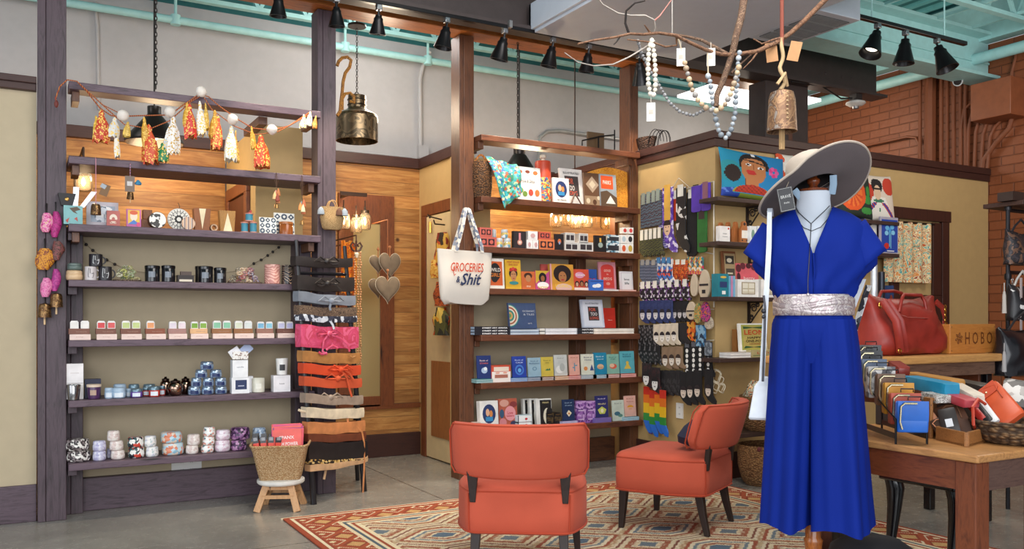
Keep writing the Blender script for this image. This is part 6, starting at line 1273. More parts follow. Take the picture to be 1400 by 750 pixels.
card_box(982, 996, 374, 4.74, zc_, '1f7a88', 'teal carton with a white square label', ops=[('o', .5, .85, .3, .05, 'd9b04a'), ('r', .15, .85, .4, .65, '2a3a6a'), ('r', .35, .7, .1, .25, 'eceae6')])
for k in range(3): card_box(996.5+k*3, 999+k*3, 377, 4.74, zc_, ['6aa8c8', 'c98ab0', '7ab0d0'][k], ['slim light blue packet beside the teal carton', 'slim pink packet between two blue ones', 'slim sky blue packet beside the white window box'][k], d=.05, group='slim packets')
for k, (a, c) in enumerate(((1006, 1037), (1038, 1066))):
 card_box(a, c, 382, 4.74, zc_, 'ebe8e4', ['white box with a framed window beside the slim packets', 'white box with a framed window nearest the blue sleeve'][k], ops=[('r', .25, .85, .15, .85, '9a8a6a'), ('r', .29, .81, .2, .8, 'e3dccb'), ('r', .3, .8, .45, .5, 'b0a488'), ('r', .3, .8, .25, .3, 'c9bc9c'), ('r', .52, .56, .2, .8, 'c9bc9c'), ('r', 0, .06, 0, 1, 'b8b4b0')], group='white window boxes')
for k in range(2): flatbook(999, 1027, zd_+k*.02, .019, 4.74, 'd9cfc9', 'white book lying flat under the green cookbook, %s one' % ['lower', 'upper'][k], 'efeae4', 'white books under the cookbook', d=.12)
card_box(1027.5, 1066, 478, 4.745, zd_, 'b8a878', 'pile of magazines with red lettering beside the white flat books', ops=[('t', 'LEON', .5, .6, .6, .3, 'b8402a'), ('r', .05, .6, .2, .3, '6a7a4a')], name='magazine', cat='magazine', d=.1)
book(1012, 1049, 442, 4.80, zd_+.041, 'f0ede4', 'green and gold cookbook with red LEON title on the wall shelf', [('r', .08, .98, .05, .95, 'a8a850'), ('r', .14, .92, .11, .89, 'b8a45a'), ('p', ((.14, .89), (.5, .86), (.92, .89), (.9, .8), (.5, .84), (.16, .8)), '2f5a34'), ('p', ((.14, .11), (.5, .15), (.92, .11), (.85, .2), (.5, .16), (.2, .2)), '2f5a34'), ('t', 'LEON', .54, .68, .72, .17, 'c9381f'), ('t', 'HAPPY', .54, .49, .5, .08, '3a2a1c'), ('t', 'ONE-POT', .54, .37, .64, .09, '3a2a1c'), ('t', 'COOKING', .54, .27, .4, .05, '8a3a1c')])
card_box(1006, 1013, 450, 4.84, zd_+.041, '8a5a2c', 'brown spine showing behind the green cookbook', d=.04, name='book', cat='book')
# cushions with printed pictures
def cushion(pl, pr, yt, yb, Y, z, label, paint, tilt=8, rz=0, backc='4a3a34', roll=0, nu=70, nv=60, thick=.045, puff=1):
 a, c = pY(pl, yb, Y), pY(pr, yb, Y); w = c.x-a.x; h = pY(pl, yt, Y).z-z
 b = MB(); cols = {}
 def P_(u, v, s):
  x, y_ = u*2-1, v*2-1; d = (1-x**4)*(1-y_**4); pin = 1-.07*(1-abs(x)**2)*abs(y_)**3-.07*(1-abs(y_)**2)*abs(x)**3*0
  return (x*w/2*(1-.06*(1-y_*y_)), s*thick*max(d, 0)**.5, h/2+y_*h/2*(1-.06*(1-x*x)))
 for s in (-1, 1):
  vs = [P_(i/nu, j/nv, s) for j in range(nv+1) for i in range(nu+1)]; off = len(b.v); b.v += vs
  for j in range(nv):
   for i in range(nu):
    k = j*(nu+1)+i+off; col = paint((i+.5)/nu, (j+.5)/nv) if s < 0 else backc
    b.mat(flat(col, .8, var=0)); b.f.append((k, k+1, k+nu+2, k+nu+1) if s < 0 else (k, k+nu+1, k+nu+2, k+1)); b.mi.append(b.cur)
 o = tag(b.build('cushion', loc=((a.x+c.x)/2, Y+.02, z+.002), rot=(R(-tilt), R(roll), rz), smooth=80), label, 'cushion'); return o
def E_(u, v, cx, cy, rx, ry): return ((u-cx)/rx)**2+((v-cy)/ry)**2 < 1
def paint_blue(u, v):
 fx, fy = .78, .62
 for k in range(7):
  a = 2*pi*k/7
  if E_(u, v, fx+.055*cos(a), fy+.075*sin(a), .035, .045): return 'd83a80' if k % 2 else 'e05a98'
 if E_(u, v, fx-.05, fy+.06, .02, .03): return '2f6fd0'
 if E_(u, v, .40, .555, .075, .035): return 'c0302a' if v > .54 or True else 'c0302a'
 if v < .07 and .0 < u: return '23409a' if (u < .25 or u > .75) else '7a8a2a'
 if E_(u, v, .42, .06, .30, .20) and v > .08:
  return '9a9a2c' if not E_(u, v, .42, .10, .26, .16) else ('8a2a1c' if (int(u*40)+int(v*40)) % 3 == 0 else 'b8341f')
 if v < .17 and (abs(u-.42) > .28): return '23409a' if (int(u*30+v*20)) % 3 else '5a7ac8'
 # face
 inface = E_(u, v, .45, .60, .20, .30)
 if inface:
  if E_(u, v, .41, .475+.04, .075, .032): return 'b82a26'
  for ex in (.37, .56):
   if E_(u, v, ex, .70-(ex-.37)*.25, .022, .024): return '2a2422'
   if E_(u, v, ex, .70-(ex-.37)*.25, .05, .026): return 'e9e6e0'
  if abs(v-(.79-(u-.42)*.18-abs(u-.46)*.10)) < .014 and .28 < u < .64: return '1c1614'
  if .44 < u < .455 and .6 < v < .72: return '8a4a28'
  if v > .86-.3*abs(u-.47): return '1c1614'
  return 'b87648'
 if .30 < u < .52 and .12 < v < .45: return 'b87648' if u > .31 else '6a3a20'
 if abs(u-.47) < .03 and .9 < v < .97: return 'eeeeee'
 if E_(u, v, .46, .70, .235, .26) and v > .62: return '1c1614'
 if E_(u, v, .13, .47, .11, .18): return '2a1c18'
 if E_(u, v, .10, .52, .17, .22): return '2a8a94'
 return '1c7fb8' if u > .3 else '1f88a8'
def rot(px_): pass
cushion(988, 1078, 200, 272, 4.76, za, 'blue square cushion printed with a portrait and pink flower in the hair', paint_blue, 8, roll=3, backc='8a4a24')
cushion(1070, 1100, 205, 262, 4.83, za, 'white and orange patterned cushion behind the blue portrait cushion', lambda u, v: 'd9532c' if (sin(u*16)+sin(v*14+u*9)) > .5 else 'e9e2d6', 8, nu=30, nv=30)
def paint_lady(u, v):
 if E_(u, v, .42, .60, .10, .17):
  return '2a1c1a' if (abs(v-.68) < .015) else 'e0c0a0'
 if E_(u, v, .42, .75, .17, .16): return '1f1a1c'
 if E_(u, v, .44, .42, .16, .04) or E_(u, v, .46, .22, .03, .05): return '3a7a5a'
 if v < .38 and abs(abs(u-.45)-(.5-v)*1.0) < .07: return '2f3f9a' if int(u*30+v*30) % 3 else 'c9402a'
 if abs(u-.45) < .35-(v-.2)*.5 and v < .5: return 'eee8de'
 if E_(u, v, .8, .75, .2, .2) or E_(u, v, .15, .6, .15, .2): return 'c9402a'
 return 'e0d0c0'
cushion(1180, 1226, 234, 290, 4.81, zf_, 'white cushion printed with a dark haired woman in a blue collared shawl', paint_lady, 6, nu=50, nv=50)
def paint_or(u, v):
 if E_(u, v, .35, .55, .40, .42): return 'd9551f' if not E_(u, v, .35, .55, .30, .33) else ('c9441c' if int(math.atan2(v-.55, u-.35)*4) % 2 else 'e0702c')
 if E_(u, v, .8, .4, .16, .1) or E_(u, v, .75, .15, .18, .08) or E_(u, v, .85, .6, .08, .12): return '3a8a3c'
 return '1f2a22'
cushion(1150, 1196, 232, 290, 4.72, zf_, 'round looking orange slice cushion with green leaves half behind the hat', paint_or, 8, nu=50, nv=50)
# pictures
def pic(a, c, yt, z, frame, paintops, label, Y=4.78):
 x, w, h = span(a, c, yt, Y, z); o = root('framed_picture', label, 'picture', (x, Y, z+.002))
 MB(flat(frame, .4)).box(-w/2, w/2, .0, .02, 0, h).build('frame', o, smooth=0, bevel=.002)
 b = MB(flat('efece6')); art(b, w*.9, h*.93, -.001, [('r', 0, 1, .04, 1, paintops[0])]+paintops[1]); b.build('picture_print', o, smooth=0); return o
pic(1172, 1199, 302, zg_, 'd9d2c8', ('efe9df', [('o', .55, .35, .38, .5, 'c9402a'), ('o', .55, .35, .32, .43, 'e0a03a'), ('o', .55, .35, .26, .36, '3a8a8a'), ('o', .55, .35, .2, .29, '5a7ac0'), ('o', .55, .35, .14, .22, 'efe9df'), ('r', .1, 1, .04, .3, 'efe9df'), ('r', .3, .36, .1, .45, '3a7a9a')]), 'white framed rainbow picture on the wall shelf')
pic(1204, 1228, 297, zg_, 'b0aab8', ('2348a8', [('o', .35, .75, .13, .07, '6ab8e8'), ('o', .65, .78, .13, .07, '6ab8e8'), ('o', .3, .6, .12, .07, '8acef0'), ('o', .7, .62, .12, .07, '8acef0'), ('o', .5, .68, .08, .08, '4aa0e0'), ('r', .44, .5, .2, .65, '6ab8e8'), ('r', .53, .57, .15, .6, '8acef0'), ('o', .28, .22, .16, .09, 'c9302a'), ('r', .3, .75, .06, .09, 'e6e6ec')]), 'blue framed picture of a fountain shape with a red dot', 4.74)
# items between jumpsuit and red bag
card_box(1199, 1206, 302, 4.84, zg_, '3a3a70', 'navy box standing between the two framed pictures', d=.03)
for k in range(3): flatbook(1174, 1198, zf_-.0-.14+k*0, .001, 4.8, 'e0e0e0', 'x') if False else None
# baskets at the wall's foot
def rbasket(px, yt, yb, wpx, Y, z, label, m=None, h=None):
 c = pY(px, yb, Y); D = c.x*FX+c.y*FY; w = wpx*D/F*.95; h = h or pY(px, yt, Y).z-z
 o = root('round_basket', label, 'basket', (c.x, Y, z+.001), group='round seagrass baskets'); mm = m or woven('a87c4c', '6a4626', 60, 1)
 MB(mm).lathe([(w*.34, 0), (w*.42, h*.12), (w*.49, h*.5), (w*.5, h*.9), (w*.48, h), (w*.45, h*.96), (w*.4, h*.2), (w*.01, h*.12)], (0, 0, 0), 32, 1, .85, cap=False).build('basket_body', o, smooth=60)
 return o, w, h
o, w, h = rbasket(1046, 606, 655, 84, 4.62, 0, 'large round seagrass basket with dark red pompoms standing on the floor')
for dx in (-.16, -.12, -.02): MB(fabric('5a1f24', scale=90, bmp=1)).ell((dx, -w*.4+abs(dx+.02)*.5, h*.93), .02, 10, 7).build('pompom', o)
o, w, h = rbasket(1048, 540, 590, 84, 4.68, ze_, 'round seagrass basket on the low shelf filled with patterned cloth')
x, _, _ = span(1008, 1060, 520, 4.6, 1)
b = MB(patt(['c9602c', '2a2a28', 'e8dcc0', '7aa08a', '8a3a24', 'd9a06a', 'e8dcc0'], 26, 'blob', .8)); rings = []; cc = pY(1042, 545, 4.68); rn = random.Random(3)
for i in range(9):
 t = i/8; q = .155*(1-.55*t**2)*(1+.0*t); rings.append([(q*cos(2*pi*j/20)*(1+.10*sin(j*1.5+i)), q*.75*sin(2*pi*j/20)*(1+.1*sin(j*2.1)), -.06+.17*t-.03*cos(2*pi*j/20)*t) for j in range(20)])
tag(b.loft(rings).build('folded_cloth', loc=(cc.x, 4.70, cc.z), smooth=70), 'patterned orange, cream and black cloth heaped in the upper basket', 'cloth')
# ================================================================= belt ladder
LF, RF = pZ(429, 689, 0), pZ(498, 671, 0); LT, RT = pY(405, 328, 5.70), pY(471, 336, 5.79)
o = root('display_ladder', 'black wooden ladder with splayed back legs draped with many belts', 'ladder', (LF+RF)/2); base = (LF+RF)/2
M_LAD = flat('1c1a1e', .3)
def onrail(A, B, y):
 lo, hi = 0.0, 1.0
 for _ in range(30):
  m = (lo+hi)/2; p = A.lerp(B, m); D = p.x*FX+p.y*FY; yy = HY-(p.z-H)*F/D
  if yy > y: lo = m
  else: hi = m
 return A.lerp(B, (lo+hi)/2)
for A, B in ((LF, LT), (RF, RT)): MB(M_LAD).tube([A-base, A.lerp(B, .5)-base, B-base], [.020, .018, .013], 10).build('rail', o)
for y in (357, 373, 404, 434, 462, 502, 540, 585):
 MB(M_LAD).tube([onrail(LF, LT, y)-base, onrail(RF, RT, y+2)-base], .011, 8).build('rung', o)
for A, T, (px, py) in ((RF, RT, (489, 656)), (LF, LT, (447, 664))):
 q = pZ(px, py, 0); s_ = A.lerp(T, .42); m_ = q.lerp(s_, .5)+Vector((0, .03, 0))
 MB(M_LAD).tube([q-base, m_-base, s_-base], [.016, .02, .016], 8).build('back_leg', o)
NRM = (RT-LF).cross(LT-RF); NRM.z = 0; NRM.normalize()
if NRM.y > 0: NRM = -NRM
def belt(y0, y1, m, label, pl=0, pr=0, wav=.006, knot=None, tails=(), extra=None, thick=.007, dy=2):
 ym = (y0+y1)/2; A, B = onrail(LF, LT, ym), onrail(RF, RT, ym+dy); D = 5.6; hh = (y1-y0)*D/F; cen = (A+B)/2
 o = root('belt', label, 'belt', cen, group='belts wrapped around the ladder'); u = (B-A).normalized(); e = .03; n = 18; rings = []
 path = []
 for i in range(n+1): t = i/n; path.append((A-u*e).lerp(B+u*e, t)-cen+NRM*(.027+.008*sin(pi*t))+Vector((0, 0, -.010*sin(pi*t)+wav*.4*sin(i*.7))))
 for i in range(n+1): t = 1-i/n; path.append((A-u*e).lerp(B+u*e, t)-cen-NRM*(.026)+Vector((0, 0, -.01*sin(pi*t))))
 L_ = len(path)
 for i, p in enumerate(path):
  a = path[(i-1) % L_]; c = path[(i+1) % L_]; t = (c-a).normalized(); s = t.cross(Vector((0, 0, 1))).normalized(); hz = hh/2*(1+.04*sin(i*.9))
  rings.append([p+Vector((0, 0, hz))+s*thick/2, p+s*thick*.9, p-Vector((0, 0, hz))+s*thick/2, p-Vector((0, 0, hz))-s*thick/2, p-s*thick*.1, p+Vector((0, 0, hz))-s*thick/2])
 b = MB(m); b.loft(rings, False, True, True).build('strap', o, smooth=50)
 def fp(px, py, off=.05): # point in front of the ladder plane
  t = (px-404)/75; q = A.lerp(B, t); Dq = q.x*FX+q.y*FY; r = (px-CX)/F
  return pD(px, py, Dq-.06-off)-cen
 if knot:
  px, py = knot; MB(m).ell(fp(px, py), (.022, .018, .02), 10, 6).build('knot', o)
  b = MB(m)
  for s in (-1, 1): c = fp(px+s*9, py-2); b.tube([fp(px, py), c+Vector((0, 0, .02)), fp(px+s*17, py), c-Vector((0, 0, .012)), fp(px, py)], .006, 6, True)
  b.build('bow', o)
 for tl in tails: MB(m).tube([fp(*q) for q in tl], .008, 6, flatn=.5).build('tail', o, smooth=60)
 if extra: extra(o, fp)
 return o
lea = lambda c, r=.45: flat(c, r, var=.22)
belt(350, 363, lea('2a2322'), 'black leather belt on the highest rung', knot=(447, 357), tails=[[(447, 357), (455, 362), (462, 361)]])
belt(376, 396, lea('2d2624'), 'wide black leather belt, second from the ladder top', knot=(448, 387), tails=[[(448, 387), (460, 390), (467, 398)], [(448, 387), (440, 391), (434, 389)]])
belt(398, 412, fabric('7f8590', var=.25), 'blue-grey suede belt tied with a long hanging tail', knot=(453, 411), tails=[[(453, 411), (451, 420), (452, 424)]], dy=5)
belt(417, 431, patt(['5a463a', '7a6350', '3f2f28', '8a735c'], 70, 'blob', .9), 'brown furry belt below the blue-grey one')
belt(429, 438, patt(['dfe2e8', '2a2c3a', 'c9ced8', '3a3c4c'], 60, 'voronoi', .5), 'black and white snake print belt under the furry one', tails=[[(450, 436), (455, 444), (457, 450)]])
belt(443, 474, patt(['d9567c', 'd04a70', 'c8445f', 'de6488'], 12, 'blob', .5), 'wide coral pink leather belt with long ties', knot=(450, 456), tails=[[(450, 456), (443, 466), (441, 480), (447, 484)], [(450, 456), (465, 462), (475, 470), (478, 480)], [(446, 478), (455, 472), (462, 476)], [(447, 482), (440, 484), (436, 481)]], thick=.01)
belt(479, 494, lea('b07a45'), 'light tan leather belt below the pink one', tails=[[(478, 486), (482, 489), (486, 487)]])
belt(496, 510, fabric('d0451c', var=.2), 'orange red suede belt, the upper of two', knot=(466, 505))
belt(514, 527, fabric('c9502a', var=.2), 'orange red suede belt with a long tail, the lower of two', knot=(462, 517), tails=[[(466, 505), (474, 515), (478, 532), (481, 542)], [(468, 503), (478, 510), (484, 520)]])
belt(537, 550, lea('9d8a7a', .6), 'pale taupe snake leather belt', knot=(452, 543))
belt(556, 570, lea('d9c9ae', .6), 'cream leather belt with a loose end beyond the ladder', tails=[[(408, 560), (413, 562), (420, 563)]], dy=0)
belt(576, 592, lea('c98250', .5), 'light orange leather belt with ties dropping along the rail', tails=[[(486, 582), (495, 590), (498, 605), (498, 640), (496, 680)], [(475, 568), (476, 580), (477, 588)]], dy=-3)
def clutch(o, fp):
 MB(lea('6a3a28')).ell(fp(463, 598), (.03, .012, .022), 12, 6).build('tassel_knot', o)
 MB(lea('7a4632')).tube([fp(463, 600), fp(466, 608), fp(465, 614)], [.018, .022, .012], 8, flatn=.4).build('leather_tongue', o)
 MB(flat('b8a88a', .25, 1)).ell(fp(452, 610), .009).tube([fp(452, 612), fp(456, 622), fp(454, 630)], .004, 6).build('buckle', o)
belt(592, 603, lea('6f3a26'), 'reddish brown leather belt above the wide black one', dy=-3)
belt(603, 630, lea('242022', .35), 'wide black leather belt with a brown tongue and brass buckle', extra=clutch, thick=.012, dy=-3)
belt(627, 633, patt(['2a2220', 'c9a05a', '2a2220', 'e0c080'], 120, 'voronoi', .4), 'narrow dark belt dotted with gold studs', dy=-4)
belt(634, 643, lea('c9a078', .6), 'light tan leather belt, lowest on the ladder', tails=[[(446, 640), (444, 650), (443, 655)]], dy=-12)
# ================================================================= stool and packet basket
c0 = pZ(384, 694, 0); D = c0.x*FX+c0.y*FY; zs = H-(653-HY)*D/F
WS = wood('a87850', 'c99a6c', (6, 6, 1), .5, .1)
o = root('low_stool', 'small low stool with a white round seat and light wooden legs', 'stool', c0, rz=-.45)
MB(flat('dcd8d2', .4)).lathe([(.14, zs-.03), (.148, zs-.02), (.148, zs-.004), (.14, zs)], (0, 0, 0), 32).build('seat', o, bevel=.002)
fe = [(-.125, -.12), (.125, -.12), (.125, .12), (-.125, .12)]
for x, y in fe: MB(WS).bar((x, y, 0), (x*.6, y*.6, zs-.03), .042, .026, (1, 0, 0)).build('leg', o, smooth=0, bevel=.003)
for a, c in ((0, 1), (2, 3), (1, 2), (3, 0)):
 z_ = .09; k = 1-.4*z_/zs; MB(WS).bar((fe[a][0]*k, fe[a][1]*k, z_), (fe[c][0]*k, fe[c][1]*k, z_), .022, .018).build('stretcher', o, smooth=0)
 k = .66; MB(WS).bar((fe[a][0]*k, fe[a][1]*k, zs-.045), (fe[c][0]*k, fe[c][1]*k, zs-.045), .028, .018).build('apron', o, smooth=0)
bz_ = zs+.001; kD = D/F; zt_ = H-(613-HY)*(D-.1)/F
o = root('seagrass_basket', 'tapered rectangular seagrass basket full of coral packets on the low stool', 'basket', (c0.x, c0.y, bz_), rz=-.35)
hB = zt_-bz_; MW = woven('d9bd94', 'a07a50', 110, .6)
def rr(w, d, z, n=8, r=.03):
 pts = []
 for cx, cy, a0 in ((w-r, d-r, 0), (-w+r, d-r, 90), (-w+r, -d+r, 180), (w-r, -d+r, 270)):
  for i in range(n): a = R(a0+90*i/(n-1)); pts.append((cx+r*cos(a), cy+r*sin(a), z))
 return pts
def rz_(w, d, z, up=.02, **k):
 return [(x, y, zz+up*(abs(x)/w)**3) for x, y, zz in rr(w, d, z, **k)]
MB(MW).loft([rr(.125, .085, 0), rr(.14, .095, hB*.3), rz_(.165, .115, hB*.8), rz_(.18, .125, hB), rz_(.17, .115, hB-.003), rz_(.155, .10, hB*.6), rr(.12, .08, .012)], True).build('basket_body', o, smooth=60)
MB(MW).tube([Vector(p)+Vector((0, 0, .002)) for p in rz_(.177, .122, hB)], .008, 6, True).build('rim', o)
MR = Matrix.Rotation(-.35, 3, 'Z')
def inb(x, y, z): v = MR @ Vector((x, y, 0)); return (c0.x+v.x, c0.y+v.y, bz_+z)
cols_ = ['e0503f', 'd94a70', 'c93a7a', 'e25a50', '8a3a78', 'dd4a5a', 'e0554a']
for k in range(7):
 w, h = .185, .25-.004*k; b = MB(flat(cols_[k], .4)).box(-w/2, w/2, 0, .008, 0, h)
 if k == 6: b.mat(flat('f4e8e4', var=0)).text('SPANX', .0, h*.78, w*.5, h*.09, -.0008, .015).text('HIGH POWER', .0, h*.6, w*.75, h*.10, -.0008, .015); b.mat(flat('c93a7a')).rect(-w/2, -w/2+.004, 0, h, -.0008)
 tag(b.build('hosiery_packet', loc=inb(.052+.002*k-.02, .07-.019*k, .085+.004*(k % 2)), rot=(R(-8), R(2*(k % 3-1)), -.35), smooth=0), '%s flat packet in the seagrass basket, %s from the front' % (['coral', 'pink', 'magenta', 'salmon', 'purple', 'rose', 'red'][k], ['last', 'sixth', 'fifth', 'fourth', 'third', 'second', 'first'][k]), 'packet', 'flat packets in the seagrass basket')
for k in range(8):
 i, j = k % 4, k//4; b = MB(flat('242024', .3)).box(-.017, .017, -.014, .014, 0, .20+.012*j-.004*i).mat(flat('d9402c', .4)).box(-.0175, .0175, -.0145, .0145, .11, .155+.012*j); b.mat(flat('8a8a90', .3)).box(-.012, .012, -.016, -.0142, .17, .19)
 tag(b.build('small_packet', loc=inb(-.128+.036*i, -.045+.05*j, .075), rot=(R(-6), R(4*(i-2)), -.35+.1*i), smooth=0), 'small black packet with a red band, %s row, %s from basket corner' % (['front', 'back'][j], ORD[i]), 'packet', 'small black packets in the seagrass basket')
# ================================================================= rug
def rugmat():
 m, nt, b = base_mat('geometric_rug'); v = coords(nt); s = N(nt, 'ShaderNodeSeparateXYZ'); nt.links.new(v, s.inputs[0])
 def mth(op, a, c=None, c2=None):
  n = N(nt, 'ShaderNodeMath', operation=op)
  for i, q in enumerate((a, c, c2)):
   if q is None: continue
   if isinstance(q, (int, float)): n.inputs[i].default_value = q
   else: nt.links.new(q, n.inputs[i])
  return n.outputs[0]
 X, Y = s.outputs['X'], s.outputs['Y']
 def tri(q, f, ph=0): return mth('ABSOLUTE', mth('SUBTRACT', mth('FRACT', mth('MULTIPLY_ADD', q, f, ph)), .5))
 st = mth('MULTIPLY', mth('ROUND', mth('MULTIPLY', X, 110)), 1/110); st2 = mth('MULTIPLY', mth('ROUND', mth('MULTIPLY', Y, 110)), 1/110)
 ax, ay = tri(st, 1.75), tri(st2, 2.1)
 d = mth('MAXIMUM', mth('ADD', ax, mth('MULTIPLY', ay, 1.0)), mth('MULTIPLY', ay, 1.35))      # hexagon-like distance
 c1 = ramp(nt, d, [(0, '55687a'), (.14, 'd6c7a8'), (.18, '8e4530'), (.25, 'cfc0a2'), (.31, '6f7c86'), (.36, 'ddd0b2'), (.42, '9a5038'), (.48, 'c2ab84'), (.55, 'd9cbae'), (.60, '7a4436'), (.64, 'd2c3a4'), (.71, '9a5a40'), (.80, 'd2c3a4'), (.88, '66727c')], 'CONSTANT')
 d2 = mth('ADD', tri(st, 12.4), tri(st2, 15.2)); c2 = ramp(nt, d2, [(0, 'c2ac88'), (.3, '8f4a34'), (.55, 'd9ccb2'), (.8, '6a5c58')], 'CONSTANT')
 nz = noise(nt, v, 3, 2); fac = mth('MULTIPLY', mth('GREATER_THAN', mth('FRACT', mth('MULTIPLY', d, 3.5)),   .66), .4)
 mx = N(nt, 'ShaderNodeMixRGB'); nt.links.new(fac, mx.inputs[0]); nt.links.new(c1, mx.inputs[1]); nt.links.new(c2, mx.inputs[2])
 ex = mth('SUBTRACT', 1.53, mth('ABSOLUTE', X)); ey = mth('SUBTRACT', 1.55, mth('ABSOLUTE', Y)); e = mth('MINIMUM', ex, ey)
 db = mth('ADD', tri(st, 5.2), tri(st2, 5.2)); cb = ramp(nt, db, [(0, 'd8c49c'), (.12, '9c4426'), (.34, 'e3d3b2'), (.4, 'a54c2a'), (.6, '8b3a22'), (.72, 'c79c64')], 'CONSTANT')
 bl = ramp(nt, e, [(0, 'a04628'), (.03, 'e3d5b6'), (.05, '96422a'), (.065, 'a04628')], 'CONSTANT')
 m1 = N(nt, 'ShaderNodeMixRGB'); nt.links.new(mth('GREATER_THAN', e, .07), m1.inputs[0]); nt.links.new(bl, m1.inputs[1]); nt.links.new(cb, m1.inputs[2])
 bl2 = ramp(nt, e, [(0, 'dccba8'), (.27, '4f5c68'), (.29, 'e0d0ae'), (.31, '9a4528'), (.33, 'e0d0ae')], 'CONSTANT')
 m3 = N(nt, 'ShaderNodeMixRGB'); nt.links.new(mth('GREATER_THAN', e, .25), m3.inputs[0]); nt.links.new(m1.outputs[0], m3.inputs[1]); nt.links.new(bl2, m3.inputs[2])
 m4 = N(nt, 'ShaderNodeMixRGB'); nt.links.new(mth('GREATER_THAN', e, .36), m4.inputs[0]); nt.links.new(m3.outputs[0], m4.inputs[1]); nt.links.new(mx.outputs[0], m4.inputs[2])
 g = noise(nt, v, 120, 3, 0, .8); g2 = noise(nt, v, 4, 3); m5 = N(nt, 'ShaderNodeMixRGB'); m5.blend_type = 'MULTIPLY'; m5.inputs[0].default_value = .75
 nt.links.new(m4.outputs[0], m5.inputs[1]); nt.links.new(ramp(nt, g, [(.3, (.55, .55, .55)), (.65, (1.1, 1.08, 1.05))]), m5.inputs[2])
 nt.links.new(m5.outputs[0], b.inputs['Base Color']); b.inputs['Roughness'].default_value = .95; bump(nt, b, g, .6, .006); return m
rx0, rx1, ry0, ry1 = 1.36, 4.42, 2.1, 5.2
o = root('area_rug', 'large woven rug with rust, cream and blue hexagon pattern', 'rug', ((rx0+rx1)/2, (ry0+ry1)/2, .0))
MB(rugmat()).box(-1.53, 1.53, -1.55, 1.55, .001, .012).build('woven_field', o, smooth=0, bevel=.004)
MB(flat('dccbab', .9)).box(-1.54, 1.54, 1.55, 1.565, .001, .01).build('fringe', o, smooth=0)
# ================================================================= slipper chairs
M_OR = fabric('c2533a', scale=350, var=.05, bmp=.3); M_LEG = wood('150d0b', '2a1a15', (6, 6, 1), .5, .05, False); M_PIP = fabric('ad3f22', scale=350, var=.04)
def slipper_chair(c, ang, label):
 o = root('slipper_chair', label, 'chair', (c[0], c[1], .0125), ang-pi/2, group='orange slipper chairs')
 def outline(s, z, n=8, r=.07):
  P4 = [(.295, .26), (-.295, .26), (-.31, -.08), (-.235, -.27), (.235, -.27), (.31, -.08)]; pts = []; m = len(P4)
  rads = [.05, .05, .1, .05, .05, .1]
  for i in range(m):
   p, a, q = Vector(P4[i]), Vector(P4[i-1]), Vector(P4[(i+1) % m]); d1 = (a-p).normalized(); d2 = (q-p).normalized(); rr_ = rads[i]
   s0, s1 = p+d1*rr_, p+d2*rr_
   for k in range(n+1): t = k/n; v = s0*(1-t)**2+p*2*t*(1-t)+s1*t*t; pts.append((v.x*s, (v.y)*s, z))
  return pts
 b = MB(M_OR); rings = [outline(.97, .215), outline(1.0, .222), outline(1.005, .3), outline(1.0, .395), outline(.985, .418), outline(.93, .434), outline(.7, .445), outline(.3, .45), outline(.02, .451)]
 b.loft(rings).build('seat', o, smooth=60)
 MB(M_PIP).tube(outline(1.005, .225)[::2], .005, 6, True).build('piping', o); MB(M_PIP).tube(outline(.992, .408)[::2], .004, 6, True).build('piping', o)
 b = MB(M_PIP)
 for s in (-1, 1): b.tube([(s*.228, -.262, .23), (s*.232, -.262, .4)], .0035, 5)
 b.build('seam', o)
 n = 20; hw = .318; rings = []
 def yb(x, z): return -.315+.13*(abs(x)/hw)**2.2-(z-.48)*.28
 for i in range(n+1):
  x = -hw+2*hw*i/n; e = 1-(abs(x)/hw)**10; cr_ = .035*max(0, (abs(x)/hw-.88)/.12)**2.5; z0, z1 = .478-.006*e+.012*(abs(x)/hw)**3+cr_, .729-cr_; th = .038*(.35+.65*e**.5); pts = []
  m = 16
  for k in range(m):
   a = 2*pi*k/m; ca, sa = cos(a), sin(a); yy = (abs(ca)**.45)*(1 if ca > 0 else -1)*th; zz = (z0+z1)/2+(abs(sa)**.35)*(1 if sa > 0 else -1)*(z1-z0)/2*(1 if e > .02 else .96)
   pts.append((x*(1+.03*(zz-.6)*2), yb(x, zz)+yy, zz))
  rings.append(pts)
 MB(M_OR).loft(rings).build('backrest', o, smooth=60)
 b = MB(M_PIP)
 for th in (-.034, .034):
  for z, dz in ((.722, 0), (.482, 0)): b.tube([(x, yb(x, z)+th*.8, z+.012*(abs(x)/hw)**3*(1 if z < .6 else 0)) for x in [-hw*.93+2*hw*.93*i/24 for i in range(25)]], .004, 5)
  for s in (-1, 1): b.tube([(s*hw*q_, yb(hw*q_, z)+th*.8, z) for q_, z in ((.93, .487), (.985, .52), (.99, .6), (.985, .69), (.93, .722))], .004, 5)
 b.build('piping', o)
 for s in (-1, 1): MB(M_LEG).loft([[(s*.21+x, y_-.27+dy, z) for x, y_ in ((-w, -.013), (w, -.013), (w, .013), (-w, .013))] for z, w, dy in ((.36, .013, .01), (.42, .018, .005), (.50, .026, -.005), (.56, .026, -.02))]).build('back_post', o, smooth=0, bevel=.003)
 for s in (-1, 1):
  for (x, y, dx, dy) in ((.25, .215, .015, .01), (.20, -.215, .012, -.05)):
   MB(M_LEG).loft([[(s*(x+ddx)+px*w, y+ddy+py*w, z) for px, py in ((-1, -1), (1, -1), (1, 1), (-1, 1))] for z, w, ddx, ddy in ((0, .014, dx, dy), (.12, .019, dx*.4, dy*.4), (.225, .023, 0, 0))]).build('leg', o, smooth=0, bevel=.003)
 return o
fw = Vector((cos(R(56)), sin(R(56)))); bk_ = pD(708, 437, 3.86)
